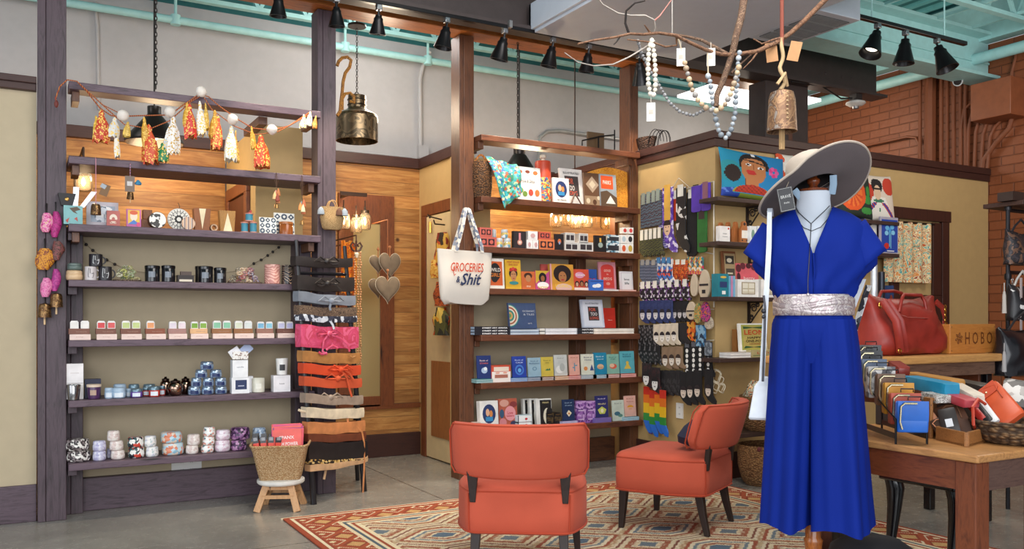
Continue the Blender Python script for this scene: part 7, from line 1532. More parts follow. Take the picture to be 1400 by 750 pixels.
ch1 = slipper_chair((bk_.x+fw.x*.33, bk_.y+fw.y*.33), R(56), 'orange slipper chair with its back turned, nearest on the rug')
ch2 = slipper_chair((3.33, 3.95), R(119), 'orange slipper chair turned sideways, beside the blue jumpsuit')
bm_ = MB(fabric('20223a', var=.1)); bm_.loft([rr(.02, .02, 0, 4, .01), rr(.15, .045, .03, 4, .03), rr(.17, .05, .07, 4, .03), rr(.12, .04, .12, 4, .03), rr(.02, .02, .16, 4, .01)])
fwd = Vector((cos(R(119)), sin(R(119)), 0)); pc = Vector((3.33, 3.95, .47))-fwd*.10
tag(bm_.build('throw_pillow', loc=pc, rot=(R(12), 0, R(119-90)), smooth=60), 'dark navy pillow leaning inside the sideways orange chair', 'pillow')
# ================================================================= mannequin
DM = 3.15; KZ = DM/F; rM = (1112-CX)/F; cph = 1/sqrt(1+rM*rM); KX = KZ*cph
MP = pD(1112, HY, DM); MP.z = 0; mrz = math.atan2(ray(1112).y, ray(1112).x)-pi/2
zy = lambda y: H+(HY-y)*KZ
xp = lambda px: (px-1112)*KX
o = root('dress_form', 'white mannequin torso on a turned wooden pole wearing the blue jumpsuit', 'mannequin', MP, mrz)
MWT = fabric('c9ced8', scale=400, var=.03, bmp=.1)
def ering(hw, hd, z, n=40, cx=0, cy=0, a0=0, a1=2*pi, closed=True, fold=None, p=1.0):
 out = []
 for i in range(n):
  t = a0+(a1-a0)*i/(n if closed else n-1); c, s = cos(t), sin(t); k = 1+(fold(t, z) if fold else 0)
  out.append((cx+hw*k*(abs(c)**p)*(1 if c > 0 else -1), cy-hd*k*(abs(s)**p)*(1 if s > 0 else -1), z))
 return out
fr = [(430, 44, .085), (405, 44, .085), (380, 50, .095), (350, 56, .105), (325, 57, .10), (308, 50, .085), (299, 36, .066), (292, 27, .054), (284, 24, .05), (272, 23, .049), (263, 24, .051), (261, 20, .04)]
MB(MWT).loft([ering(hw*KX, hd, zy(y)) for y, hw, hd in fr]).build('torso', o, smooth=60)
MB(wood('3a160a', '7a3a1a', (8, 8, 2), .2, .05)).lathe([(.05, zy(262)), (.052, zy(259)), (.02, zy(257)), (.014, zy(254)), (.022, zy(250)), (.024, zy(246)), (.012, zy(242)), (.017, zy(238)), (.001, zy(234))], (0, 0, 0), 20).build('neck_finial', o, smooth=60)
PW = wood('6a3414', 'a8602c', (8, 8, 1), .2, .05)
MB(PW).lathe([(.03, .05), (.026, .12), (.034, .2), (.026, .26), (.024, .33), (.032, zy(741)), (.034, zy(737)), (.026, zy(733)), (.027, zy(716)), (.026, zy(680)), (.022, zy(500))], (0, 0, 0), 20).build('pole', o, smooth=50)
MB(PW).lathe([(.08, .013), (.085, .02), (.085, .035), (.07, .05), (.03, .06)], (0, 0, 0), 32).build('base', o, smooth=50)
M_BLU = fabric('0b2682', .75, 300, .05, .1); M_BLU.node_tree.nodes['Principled BSDF'].inputs['Specular IOR Level'].default_value = .15; M_BLU.node_tree.nodes['Principled BSDF'].inputs['Sheen Weight'].default_value = 0
o = root('jumpsuit', 'royal blue jumpsuit with loose short sleeves and wide cropped legs', 'clothing', MP+Vector((0, 0, .4)), mrz)
zo = .4
bo = [(285, 27, .056), (289, 36, .07), (295, 50, .085), (303, 62, .095), (314, 71, .105), (328, 76, .113), (342, 79.5, .117), (354, 81, .117), (362, 80, .116), (370, 75, .115), (378, 68, .114), (386, 62, .113), (394, 58, .112), (401, 54, .108), (408, 50, .096), (420, 48, .092)]
n = 72; rings = []
for y, hw, hd in bo:
 ow = max(0, (349-y)/62)*25.5
 dl = math.asin(min(.95, ow/hw)); a0 = pi/2+dl; a1 = pi/2+2*pi-dl
 def fold(t, z, y=y): 
  f = min(1, max(0, (y-300)/80)); return .05*f*sin(6*t+y*.06)+.035*f*sin(11*t-y*.10)+.02*f*sin(19*t+y*.16)+ (.02*sin(25*t) if y > 385 else 0)
 rg = ering(hw*KX, hd, zy(y)-zo, n, 0, 0, a0, a1, False, fold)
 if y > 352: rg = [(x, yy, z+.010*max(0, abs(x)/(hw*KX)-.6)*0) for x, yy, z in rg]
 rings.append(rg)
b = MB(M_BLU); b.loft(rings, False, False); q = b.build('bodice', o, smooth=75); md = q.modifiers.new('thick', 'SOLIDIFY'); md.thickness = .004; md.offset = 1
# sleeve cuffs: open ends of the loose sleeves
for s in (-1, 1):
 rgs = []
 for k in range(7):
  t = k/6; cx = s*(.130+.052*t); cz = zy(316)-.125*t; r1 = .058+.022*t
  up = Vector((s*.75, 0, .62))
  rgs.append([Vector((cx, 0, cz-zo))+up*r1*cos(a)*1.05+Vector((0, 1, 0))*(-r1*.95*sin(a))*(1+.05*sin(5*a)) for a in [2*pi*j/24 for j in range(24)]])
 b = MB(M_BLU); b.loft(rgs, False); q = b.build('sleeve', o, smooth=70); md = q.modifiers.new('thick', 'SOLIDIFY'); md.thickness = .003
hp = [(425, 49, .10), (432, 52.5, .112), (442, 56, .116), (455, 57, .112), (475, 56, .10), (495, 50, .085)]
ff = lambda amp, k1, ph: (lambda t, z: amp*sin(k1*t+ph)+amp*.6*sin((k1*2-1)*t+ph*2))
b = MB(M_BLU); b.loft([ering(hw*KX, hd, zy(y)-zo, 80, 0, 0, 0, 2*pi, True, ff(.012+.008*(y > 440), 17, .5)) for y, hw, hd in hp])
def leg(cxs, hws, hds, ph):
 rg = []
 ys = [436, 455, 480, 520, 560, 600, 640, 680, 717]
 for i, y in enumerate(ys):
  t = i/(len(ys)-1); g = lambda u, z, t=t: (.02+.085*t)*sin(5*u+ph)+(.015+.05*t)*sin(9*u+ph*1.7)+.02*(1-t)*sin(23*u)
  cx = (cxs[0]+(cxs[1]-cxs[0])*t)*KX; hw = (hws[0]+(hws[1]-hws[0])*t)*KX; hd = hds[0]+(hds[1]-hds[0])*t
  rg.append([(x, yy, z+(.010*sin(3*j*2*pi/64+ph)*(i == len(ys)-1))) for j, (x, yy, z) in enumerate(ering(hw, hd, zy(y)-zo, 64, cx, 0, 0, 2*pi, True, g, .9))])
 b.loft(rg, True)
leg((-24, -37), (31, 34), (.112, .125), .6); leg((24, 37), (32, 42), (.112, .14), 2.2)
b.build('trousers', o, smooth=70)
MB(M_BLU).tube([(0, -.124, zy(349)-zo), (.004, -.124, zy(375)-zo), (.0, -.112, zy(400)-zo)], .003, 5).build('placket', o)
sil = patt(['b9a9ab', 'cfc2c0', 'a89698', 'd9cfca', 'b0a0a4'], 22, 'blob', .35, metal=.35)
o = root('wrap_belt', 'silvery pink leather wrap belt around the waist of the blue jumpsuit', 'belt', MP+Vector((0, 0, zy(431))), mrz); zb_0 = zy(431)
b = MB(sil); b.loft([ering(hw*KX, hd, zy(y)-zb_0, 60, 0, 0, 0, 2*pi, True, lambda t, z: .008*sin(13*t)) for y, hw, hd in ((431, 54, .116), (426, 54.5, .117), (416, 53, .115), (406, 53, .115), (403, 52.5, .114))], False)
q = b.build('belt_band', o, smooth=60); md = q.modifiers.new('thick', 'SOLIDIFY'); md.thickness = .004
for dz, ph in ((.032, 0), (.045, .4), (.024, 2)): MB(sil).tube([(54.5*KX*cos(t)*1.015, -.118*sin(t)*1.02, dz+.014*sin(2*t+ph)) for t in [2*pi*i/48 for i in range(48)]], .009, 6, True, flatn=.4, up=(0, 0, 1)).build('belt_tie', o, smooth=60)
# necklaces
o = root('necklace', 'fine dark chain necklace with a long straight drop over the jumpsuit', 'necklace', MP+Vector((0, 0, zy(310))), mrz); zn = zy(310)
nk = flat('4a4648', .3, .8)
def fr_y(px, y):  # front surface of the torso
 x = abs(xp(px)); best = .05
 for (y0, h0, d0), (y1, h1, d1) in zip(fr[:-1], fr[1:]):
  if y1 <= y <= y0: t = (y0-y)/(y0-y1); hw = (h0+(h1-h0)*t)*KX; hd = d0+(d1-d0)*t; best = hd*sqrt(max(.02, 1-min(1, x/hw)**2))
 return -best-.004
MB(nk).tube([(xp(px), fr_y(px, y), zy(y)-zn) for px, y in ((1088, 283), (1092, 291), (1100, 300), (1109, 309), (1117, 301), (1127, 291), (1134, 283))], .0016, 5).tube([(xp(1109), fr_y(1109, 309), zy(309)-zn), (xp(1108), -.115, zy(330)-zn), (xp(1107), -.128, zy(352)-zn), (xp(1105), -.128, zy(385)-zn), (xp(1105), -.126, zy(402)-zn)], .0016, 5).build('chain', o)
MB(flat('cfc4c4', .3, .6)).ell((xp(1105), -.128, zy(404)-zn), .006).tube([(xp(1105), -.128, zy(404)-zn), (xp(1106), -.128, zy(413)-zn)], .002, 5).build('drop_pendant', o)
o = root('necklace', 'thin short chain necklace curving over the white mannequin chest', 'necklace', MP+Vector((0, 0, zy(310))), mrz)
MB(nk).tube([(xp(px), fr_y(px, y)-.002, zy(y)-zn) for px, y in ((1086, 290), (1090, 302), (1099, 314), (1110, 319), (1122, 314), (1131, 303), (1136, 290))], .0014, 5).build('chain', o)
# hat
o = root('sun_hat', 'wide brimmed beige felt hat with grey underside tilted on the mannequin', 'hat', MP+Vector((xp(1112)*0, 0, zy(250))), mrz)
TH = Matrix.Rotation(R(-19), 4, 'Y') @ Matrix.Rotation(R(-13), 4, 'X')
o.rotation_euler = (Matrix.Rotation(mrz, 4, 'Z') @ TH).to_euler()
M_HT = fabric('b5a698', scale=200, var=.05); M_HU = fabric('5f5556', scale=200, var=.08)
def brim(r, a): 
 t = (r-.085)/(.2-.085); return .014*t*sin(2*a+.6)-.034*t*t*(1 if cos(a) < 0 else -.3)*abs(cos(a))+.006*t*sin(3*a)-sin(a)*t*.075*max(0, cos(a)+.25)
for m, dz in ((M_HT, .0), (M_HU, -.005)):
 rg = [[(r*cos(a)*1.0, r*sin(a)*.97, brim(r, a)+dz+(0 if r < .206 else -dz*.5)) for a in [2*pi*j/64 for j in range(64)]] for r in (.078, .10, .125, .15, .175, .205, .209)]
 MB(m).loft(rg, False).build('brim_top' if dz == 0 else 'brim_underside', o, smooth=80)
MB(M_HT).tube([(.208*cos(a), .208*.97*sin(a), brim(.209, a)-.0025) for a in [2*pi*j/64 for j in range(64)]], .0045, 6, True).build('brim_edge', o)
MB(M_HT).lathe([(.086, -.002), (.088, .03), (.084, .07), (.072, .098), (.05, .108), (.02, .106), (.001, .104)], (0, 0, 0), 40, .95, 1.05, cap=False).build('crown', o, smooth=70)
MB(flat('231d1e', .8)).lathe([(.078, -.008), (.078, .04), (.06, .085), (.001, .095)], (0, 0, 0), 30, cap=False).build('crown_lining', o, smooth=70)
b = MB(patt(['2a2220', 'c9a05a', '2a2220', 'e3c890'], 90, 'voronoi', .5))
for ph in (0, pi): b.tube([(.091*.95*cos(a), .091*1.05*sin(a), .014+.006*sin(12*a+ph)) for a in [2*pi*j/96 for j in range(96)]], .004, 6, True)
b.build('hat_band', o, smooth=60)
for s in (-1, 1): MB(fabric('8aa0b4')).tube([(s*.07, -.03, -.01), (s*.06, -.02, -.04), (s*.045, 0, -.065)], .012, 8, flatn=.25).build('ribbon', o, smooth=60)
o2 = root('swing_tag', 'black square swing tag hanging from the hat over the blue shoulder', 'tag', MP+(Matrix.Rotation(mrz, 3, 'Z') @ Vector((xp(1076), -.125, 0)))+Vector((0, 0, zy(277))), mrz)
b = MB(flat('1b191c', .4)).tf(Matrix.Rotation(R(-10), 4, 'Y')).box(-.026, .026, -.002, 0, -.042, .042).mat(flat('c9c6c2', var=0)).box(-.0235, .0235, -.0026, -.002, -.0395, -.0385).box(-.0235, .0235, -.0026, -.002, .0385, .0395).box(-.0235, -.0228, -.0026, -.002, -.039, .039).box(.0228, .0235, -.0026, -.002, -.039, .039)
b.text('BRAVE', .0, .01, .034, .011, -.003, .01).text('felt', .0, -.012, .02, .006, -.003, .01).tf(); b.build('card', o2, smooth=0)
MB(flat('b8a890')).tube([(0, 0, .042), (.012, .02, .075), (.02, .04, .10)], .0012, 5).build('string', o2)
# white purse on a long strap
Lx, Ly, Lz = xp(1053), -.098, zy(292)
o = root('shoulder_bag', 'white handbag on a long pale strap over the blue shoulder', 'bag', MP+(Matrix.Rotation(mrz, 3, 'Z') @ Vector((Lx, Ly, 0)))+Vector((0, 0, zy(577))), mrz); zb0 = zy(577)
MB(flat('cfd3dc', .35)).loft([[(x+dx, y, z) for dx, y in ((-w, 0), (w, 0), (w, .003), (-w, .003))] for x, y0, z, w in ((0, 0, Lz-zb0, .008), (xp(1052)-Lx, 0, zy(340)-zb0, .009), (xp(1047)-Lx, 0, zy(430)-zb0, .009), (xp(1042)-Lx, 0, zy(522)-zb0, .009))]).loft([[(dx, y, z) for dx, y in ((-.009, y0), (.009, y0), (.009, y0+.003), (-.009, y0+.003))] for z, y0 in ((Lz-zb0, .001), (Lz-zb0+.018, .03), (Lz-zb0+.02, .09), (Lz-zb0, .13))]).build('strap', o, smooth=0)
MB(flat('d6dae2', .3)).loft([[(xp(cx)-Lx+dx*w, .13+y*d, zz) for dx, y in ((-1, -1), (1, -1), (1, 1), (-1, 1))] for cx, w, d, zz in ((1040, .045, .03, 0), (1040, .047, .035, .01), (1043, .035, .025, zy(530)-zb0), (1045, .012, .012, zy(516)-zb0))]).build('bag_body', o, smooth=0, bevel=.006)
MB(flat('3a3a40', .3, .5)).tube([(xp(1044)-Lx, -.01, zy(520)-zb0), (xp(1046)-Lx, -.012, zy(470)-zb0), (xp(1047)-Lx, -.01, zy(420)-zb0), (xp(1045)-Lx, -.01, zy(404)-zb0)], .004, 6).ell((xp(1045)-Lx, -.012, zy(425)-zb0), .009).ell((xp(1045)-Lx, -.012, zy(433)-zb0), .007).build('key_strap', o)
# straps and white cloth behind the waist
q = Matrix.Rotation(mrz, 3, 'Z')
def MQ(px, y, dy): return MP+(q @ Vector((xp(px), dy, 0)))+Vector((0, 0, zy(y)))
tag(MB(flat('b8723a', .4)).bar(MQ(1182, 385, .16), MQ(1157, 455, .14), .016, .004, (0, 1, 0)).build('bag_strap', smooth=0), 'tan leather strap slanting behind the jumpsuit waist', 'strap')
tag(MB(patt(['dcdcdc', '2a2c38', 'c9ccd0', '50525c'], 70, 'voronoi', .5)).bar(MQ(1190, 388, .18), MQ(1166, 465, .15), .024, .004, (0, 1, 0)).build('bag_strap', smooth=0), 'black and white snake print strap next to the tan one', 'strap')
b = MB(fabric('ccd0d6', var=.05)); b.loft([[MQ(1150+dx, y, .12+.012*k) for k, dx in enumerate((-10, 0, w))]+[MQ(1150+dx, y, .128+.012*k) for k, dx in ((2, w), (1, 0), (0, -10))] for y, w in ((380, 36), (395, 31), (410, 25), (425, 20), (445, 14))])
tag(b.build('white_cloth', smooth=60), 'white cloth hanging behind the waist of the blue jumpsuit', 'cloth')
# ================================================================= display table
ZT_ = .76; C0 = pZ(1337, 623, ZT_); TX0, TY0, TX1, TY1 = C0.x, C0.y, 4.3, 2.45
WT = wood('8a5a34', 'c08a54', (5, .6, 5), .4, .15); WL = wood('4d2414', '7c4024', (5, 5, .8), .4, .1); WLX = wood('4d2414', '7c4024', (.8, 5, 5), .4, .1)
o = root('display_table', 'wooden display table with a light worn top and red-brown legs', 'table', ((TX0+TX1)/2, (TY0+TY1)/2, 0)); cx, cy = (TX0+TX1)/2, (TY0+TY1)/2; a, d = (TX1-TX0)/2, (TY1-TY0)/2
MB(WT).box(-a, a, -d, d, ZT_-.026, ZT_).build('table_top', o, smooth=0, bevel=.006)
for s in (-1, 1):
 MB(wood('4d2414', '7c4024', (5, .8, 5), .4, .1)).box(s*(a-.035)-.012, s*(a-.035)+.012, -d+.03, d-.03, .635, ZT_-.027).build('apron', o, smooth=0)
 MB(wood('3d2a28', '62483f', (.8, 5, 5), .4, .1)).box(-a+.03, a-.03, s*(d-.035)-.012, s*(d-.035)+.012, .635, ZT_-.027).build('apron', o, smooth=0)
 for t in (-1, 1): MB(WL).box(s*(a-.055)-.037, s*(a-.055)+.037, t*(d-.055)-.037, t*(d-.055)+.037, 0, ZT_-.028).build('leg', o, smooth=0, bevel=.004)
# black cabriole bench
bk0 = flat('0f0d10', .15, var=0)
o = root('cabriole_bench', 'glossy black table with curved legs tucked under the wooden display table', 'table', (3.62, 2.42, 0))
MB(bk0).box(-.33, .62, -.24, .12, .50, .56).build('table_top', o, bevel=.008)
for x in (-.28, .30):
 for y in (-.2, .09):
  MB(bk0).tube([(x*.97, y, .51), (x+.012, y-.012, .46), (x+.008, y-.01, .38), (x-.004, y, .22), (x-.004, y, .08), (x+.012, y-.012, .0)], [.036, .038, .030, .020, .017, .024], 12).build('leg', o, smooth=60)
c = pD(1192, HY, 3.2)
o = root('round_pouf', 'black round pouf on the floor below the blue jumpsuit', 'pouf', (c.x, c.y, .013))
hz = H-(734-HY)*3.2/F; MB(fabric('171519', var=.1)).lathe([(.13, 0), (.16, .03), (.16, hz-.10), (.145, hz-.05), (.10, hz-.02), (.001, hz-.013)], (0, 0, 0), 36).build('pouf_body', o, smooth=60)
MB(fabric('2a262c')).tube([(.16*cos(t), .16*sin(t), hz-.09) for t in [2*pi*i/40 for i in range(40)]], .005, 6, True).build('piping', o)
# console
Zc, Yc = 1.0, 3.06; xe = pY(1371, 480, Yc).x
o = root('console_table', 'tall wooden console holding the red handbag and the carved sign', 'table', (4.4, Yc, 0))
MB(wood('a8723e', 'd09a5c', (.6, 5, 5), .4, .1)).box(-.75, xe-4.4, 0, .5, Zc-.045, Zc).build('table_top', o, smooth=0, bevel=.008)
MB(wood('4a3228', '7a5a48', (.6, 5, 5), .5, .2)).box(-.70, xe-4.4-.03, .03, .47, Zc-.12, Zc-.046).build('apron', o, smooth=0)
xa, xb_ = pY(1235, 510, Yc+.1).x-4.4, pY(1298, 510, Yc+.1).x-4.4
for x0, x1 in ((xa, xb_), (pY(1334, 510, Yc+.1).x-4.4, xe-4.4-.04), (-.68, -.5)): MB(wood('3d1f12', '6b3a22', (5, 5, .6), .4, .1)).box(x0, x1, .08, .42, .72, Zc-.121).build('drawer_box', o, smooth=0, bevel=.004)
for x in (-.69, xe-4.4-.09):
 for y in (.04, .41): MB(bk0).box(x, x+.05, y, y+.05, 0, Zc-.121).build('leg', o, smooth=0, bevel=.004)
# sign
a_, c_ = pY(1299, 472, Yc+.10), pY(1361, 472, Yc+.10); w = c_.x-a_.x; h = pY(1330, 443, Yc+.1).z-Zc
o = root('wooden_sign', 'orange-brown wooden block carved with HOBO standing on the console', 'sign', ((a_.x+c_.x)/2, Yc+.10, Zc+.001))
MB(wood('a8642a', 'c07c3a', (.6, 5, 5), .4, .05, False)).box(-w/2, w/2, 0, .06, 0, h).build('sign_block', o, smooth=0, bevel=.004)
b = MB(flat('6d3a16', .5, var=0)); b.text('H O B O', w*.12, h*.52, w*.60, h*.42, -.0015, .004)
for k in range(6):
 t = pi/3*k+.3; b.tube([(-w*.32+.006*cos(t), -.002, h*.52+.006*sin(t)), (-w*.32+.026*cos(t+.25), -.002, h*.52+.026*sin(t+.25)), (-w*.32+.034*cos(t), -.002, h*.52+.034*sin(t)), (-w*.32+.026*cos(t-.25), -.002, h*.52+.026*sin(t-.25))], .0022, 5, True)
b.build('carved_lettering', o, smooth=0)
b = MB(flat('5a4a3a', .3, .7))
for x in (-1, 1):
 for zz in (.1, .9): b.ell((x*w*.47, -.001, h*zz), .003, 8, 4)
b.build('screw', o)
# red bag
def softbag(o, w, h, d, m, seed=1, notch=.0, n=48, top=.35):
 rn = random.Random(seed); ph = [rn.uniform(0, 6) for _ in range(6)]; rings = []
 prof = [(0, .93, .75), (.02, 1.0, .95), (.12, 1.02, 1.05), (.3, .98, 1.05), (.5, .95, .95), (.68, .94, .8), (.82, .98, .6), (.93, 1.02, .42), (1.0, 1.04, .28), (1.02, 1.0, .16)]
 for t, kw, kd in prof:
  rg = []
  for j in range(n):
   u = 2*pi*j/n; c, s = cos(u), sin(u); x = w/2*kw*(abs(c)**.6)*(1 if c > 0 else -1); y = d/2*kd*(abs(s)**.7)*(1 if s > 0 else -1)
   y *= 1+.2*sin(7*x/w+ph[0]+t*4)*(t > .03)+.12*sin(15*x/w+ph[1]-t*9)*(t > .03)+.05*sin(31*x/w+t*17)*(t > .03); zz = h*t*(1+.0*c) + (h*.06*abs(c)**2.5*(t > .75)) - h*.05*(1-abs(c))*(t > .9) + .006*sin(6*u+ph[2])
   rg.append((x, y, zz if t > .01 else 0))
  rings.append(rg)
 return MB(m).loft(rings).build('bag_body', o, smooth=70)
cb = pY(1234, 478, Yc+.2); wB = pY(1290, 460, Yc+.2).x-pY(1176, 460, Yc+.2).x; hB_ = pY(1234, 408, Yc+.2).z-Zc
M_RED = flat('8f2a20', .42, name='red_leather', var=.18)
o = root('leather_handbag', 'large slouchy red leather handbag standing on the console', 'bag', (cb.x, Yc+.22, Zc+.001), rz=.1)
softbag(o, wB*.93, hB_, .26, M_RED, 5)
for s, hz_ in ((-1, .06), (1, .045)):
 MB(M_RED).tube([(-wB*.22, s*.05, hB_*.62), (-wB*.20, s*.055, hB_*.9), (-wB*.14, s*.05, hB_+hz_*.9), (0, s*.04, hB_+hz_), (wB*.14, s*.05, hB_+hz_*.8), (wB*.19, s*.055, hB_*.9), (wB*.17, s*.06, hB_*.62)] if s > 0 else [(-wB*.2, -.085, hB_*.75), (-wB*.15, -.08, hB_*.98), (-wB*.1, -.07, hB_+.02), (wB*.14, -.07, hB_+.02), (wB*.17, -.08, hB_*.95), (wB*.17, -.09, hB_*.8)], .010, 8).build('handle', o, smooth=60)
b = MB(flat('8f251b', .4)); b.tube([(-wB*.24, -.112, hB_*.7), (-wB*.18, -.13, hB_*.66), (wB*.12, -.125, hB_*.64), (wB*.2, -.11, hB_*.72), (wB*.24, -.10, hB_*.8)], .003, 5); b.build('seam', o)
for k, x in enumerate((-.36, -.42)):
 MB(M_RED).tube([(wB*x-.01, -.09, hB_*.95), (wB*(x+.02), -.155, hB_*.6), (wB*(x+.05), -.16, hB_*.3), (wB*(x+.09), -.15, .02)], .020, 8, flatn=.35).build('strap', o, smooth=60)
MB(M_RED).tube([(wB*.46, -.03, hB_*.95), (wB*.53, -.04, hB_*.85), (wB*.56, -.04, hB_*.6)], [.02, .02, .006], 8, flatn=.5).tube([(wB*.47, -.07, hB_*.6), (wB*.49, -.08, hB_*.3), (wB*.47, -.08, hB_*.1)], .014, 8, flatn=.4).build('strap', o, smooth=60)
gm = flat('c9a04a', .2, 1, var=0)
b = MB(gm)
for k in range(6): b.tube([(wB*.45+.006*cos(t)*(k % 2)+.0, -.09+.006*cos(t)*(1-k % 2), hB_*.86-.016*k+.011*sin(t)) for t in [2*pi*i/8 for i in range(8)]], .0022, 5, True)
b.tube([(wB*.45+.012*cos(t), -.095, hB_*.52+.016*sin(t)) for t in [2*pi*i/10 for i in range(10)]], .003, 5, True).build('chain_clip', o)
MB(gm).tube([(-wB*.37+.014*cos(t), -.165, .03+.012*sin(t)) for t in [2*pi*i/12 for i in range(12)]], .003, 5, True).tube([(-wB*.44+.01*cos(t), -.08, hB_*.86+.016*sin(t)) for t in [2*pi*i/10 for i in range(10)]], .003, 5, True).build('ring', o)
# little goods behind the red bag
for k, (px, y0, y1, c, lab) in enumerate(((1195, 362, 412, 'c9ccd0', 'silver topped black bottle behind the red handbag'), (1205, 372, 412, '2a2c34', 'slim dark bottle behind the red handbag'))):
 a_ = pY(px, y0, Yc+.42); h_ = a_.z-Zc; b = MB(flat('1f1e24', .3)).lathe([(.02, 0), (.022, h_*.55)], (0, 0, 0), 16).mat(flat(c, .3, .5)).lathe([(.021, h_*.55), (.02, h_), (.01, h_+.003)], (0, 0, 0), 16)
 tag(b.build('bottle', loc=(a_.x, Yc+.42, Zc+.001)), lab, 'bottle')
card_box(1202, 1222, 390, Yc+.44, Zc, '27406a', 'blue printed carton with white and brown spots behind the red handbag', ops=[('o', .3, .7, .2, .1, 'e0e0e4'), ('o', .6, .55, .25, .1, 'b8764a'), ('o', .35, .35, .2, .1, 'e6e6ea'), ('o', .8, .8, .1, .06, '8a3a2a')], d=.03)
# ================================================================= wallet rack on the table
def VR(px): 
 d_ = ray(px); return math.atan2(d_.y, d_.x)-pi/2
ft = pZ(1268, 598, ZT_); bt_ = pZ(1188, 583, ZT_)
rk = root('wire_rack', 'black wire rack with scroll feet holding a row of clasp wallets', 'rack', ft); blk_ = flat('1a1719', .35, .6)
ws = [(1246, 548, 1226, 'blue', flat('1d5fb8', .4), 44), (1236, 537, 0, 'rust red', flat('b0452c', .45), 43), (1227, 523, 0, 'mustard yellow', flat('c98a1c', .45), 42), (1216, 511, 0, 'brown', flat('6f4d36', .45), 40), (1203, 501, 0, 'grey snake print', patt(['b9b4b0', '5a565a', 'd9d4d0', '84807e'], 60, 'voronoi', .5), 39), (1193, 491, 0, 'slate blue', flat('56647c', .45), 36), (1188, 480, 0, 'black', flat('201e24', .4), 34), (1187, 472, 0, 'glossy black', flat('141217', .3), 33)]
pts_top = []
for i, (px, yt, _, nm_, m, wpx) in enumerate(ws):
 D_ = 3.06+.062*i; t = pD(px, yt, D_); w_ = wpx*D_/F*.9; h_ = 46*D_/F*.92; o = root('clasp_wallet', '%s clasp wallet on the wire rack, %s from the wooden box' % (nm_, ORD[i]), 'wallet', (t.x, t.y, t.z-h_), VR(px)+.25, group='clasp wallets on the wire rack')
 MB(m).loft([[(x*w_/2, y*dd, z) for x, y in ((-1, -1), (1, -1), (1, 1), (-1, 1))] for z, dd in ((0, .020), (h_*.3, .026), (h_*.9, .016), (h_, .008))]).build('wallet_body', o, smooth=40, bevel=.005)
 MB(m).loft([[(x*w_/2*.99, y-.028+.004*(z < h_*.5), z) for x, y in ((-1, 0), (1, 0), (1, .004), (-1, .004))] for z in (h_*.35, h_*.6, h_*.9, h_*1.02)]).build('flap', o, smooth=40)
 MB(flat('b3a78a', .25, .9)).tube([(w_*.1, -.034, h_*.95), (-w_*.3, -.036, h_*.95), (-w_*.42, -.036, h_*.85), (-w_*.45, -.036, h_*.35), (-w_*.38, -.036, h_*.12)], .004, 6).build('metal_clasp', o)
 MB(blk_).tube([(-.012, -.005, h_+.004), (-.012, -.005, h_+.016), (.03, -.005, h_+.016), (.03, -.005, h_+.004)], .0025, 5).build('wire_holder', o)
 pts_top.append(Vector((t.x, t.y, t.z-h_-.004)))
b = MB(blk_)
p0 = pts_top[0]; p1 = pts_top[-1]
b.tube([ft-ft, Vector((0, 0, p0.z-ft.z+.08))], .004, 6)
for s in (-1, 1):
 off = Vector((.055*s*RX, .055*s*RY, 0)); a0 = Vector((p0.x, p0.y, ZT_+.03))+off-ft; a1 = Vector((p1.x, p1.y, ZT_+.03))+off-ft
 b.bar(a0, a1, .02, .004).tube([a0-Vector((0, 0, .028)), a0, a0+Vector((0, 0, .06))], .004, 6).tube([a1-Vector((0, 0, .028)), a1, Vector((a1.x, a1.y, p1.z-ft.z+.05))], .004, 6)
 b.tube([a0+Vector((0, 0, .06)), Vector((a1.x, a1.y, p1.z-ft.z+.02))], .003, 5)
b.build('wire_frame', rk)
b = MB(blk_)
for r0 in (.018,): b.tube([(.0+r0*(1-k/14)*cos(k*.9), -.0, .022+r0*(1-k/14)*sin(k*.9)) for k in range(14)], .003, 5)
b.build('scroll_foot', rk)
# wooden box with pouches
P1_, P2_, P3_ = pZ(1279, 601, ZT_), pZ(1322, 611, ZT_), pZ(1361, 600, ZT_); P4_ = P1_+P3_-P2_
WBX = wood('5f3a1e', 'a26c3a', (14, 14, 14), .5, .3); cen = (P1_+P3_)/2
o = root('wooden_tray_box', 'small rough wooden box with an open lid filled with leather pouches', 'box', cen)
def wall(b, A, B, h, th=.010, z0=0): 
 A, B = A-cen, B-cen; n_ = (B-A).normalized().cross(Vector((0, 0, 1)))*th
 return b.loft([[A+Vector((0, 0, z)), B+Vector((0, 0, z)), B-n_+Vector((0, 0, z)), A-n_+Vector((0, 0, z))] for z in (z0, h)])
for A, B, h_ in ((P1_, P2_, .05), (P2_, P3_, .05), (P3_, P4_, .05), (P4_, P1_, .05)): wall(MB(WBX), A, B, h_).build('side_board', o, smooth=0, bevel=.002)
MB(WBX).prism([((p-cen).x, (p-cen).y) for p in (P1_, P2_, P3_, P4_)], .001, .008, 'xy').build('bottom_board', o, smooth=0)
Q0, Q1 = pZ(1267, 597, ZT_), pZ(1276, 599, ZT_); Q2 = Q1+(P4_-P1_)*.95; Q3 = Q0+(P4_-P1_)*.95
hh = H-(548-HY)*3.1/F-ZT_
b = MB(WBX); wall(b, Q1, Q0, hh, .012); b.build('lid_board', o, smooth=0, bevel=.002)
b = MB(WBX); wall(b, Q0, Q3, hh, .012); b.build('lid_board', o, smooth=0, bevel=.002); MB(WBX).prism([((p-cen).x, (p-cen).y) for p in (Q0, Q1, Q2, Q3)], hh-.01, hh, 'xy').build('lid_board', o, smooth=0)
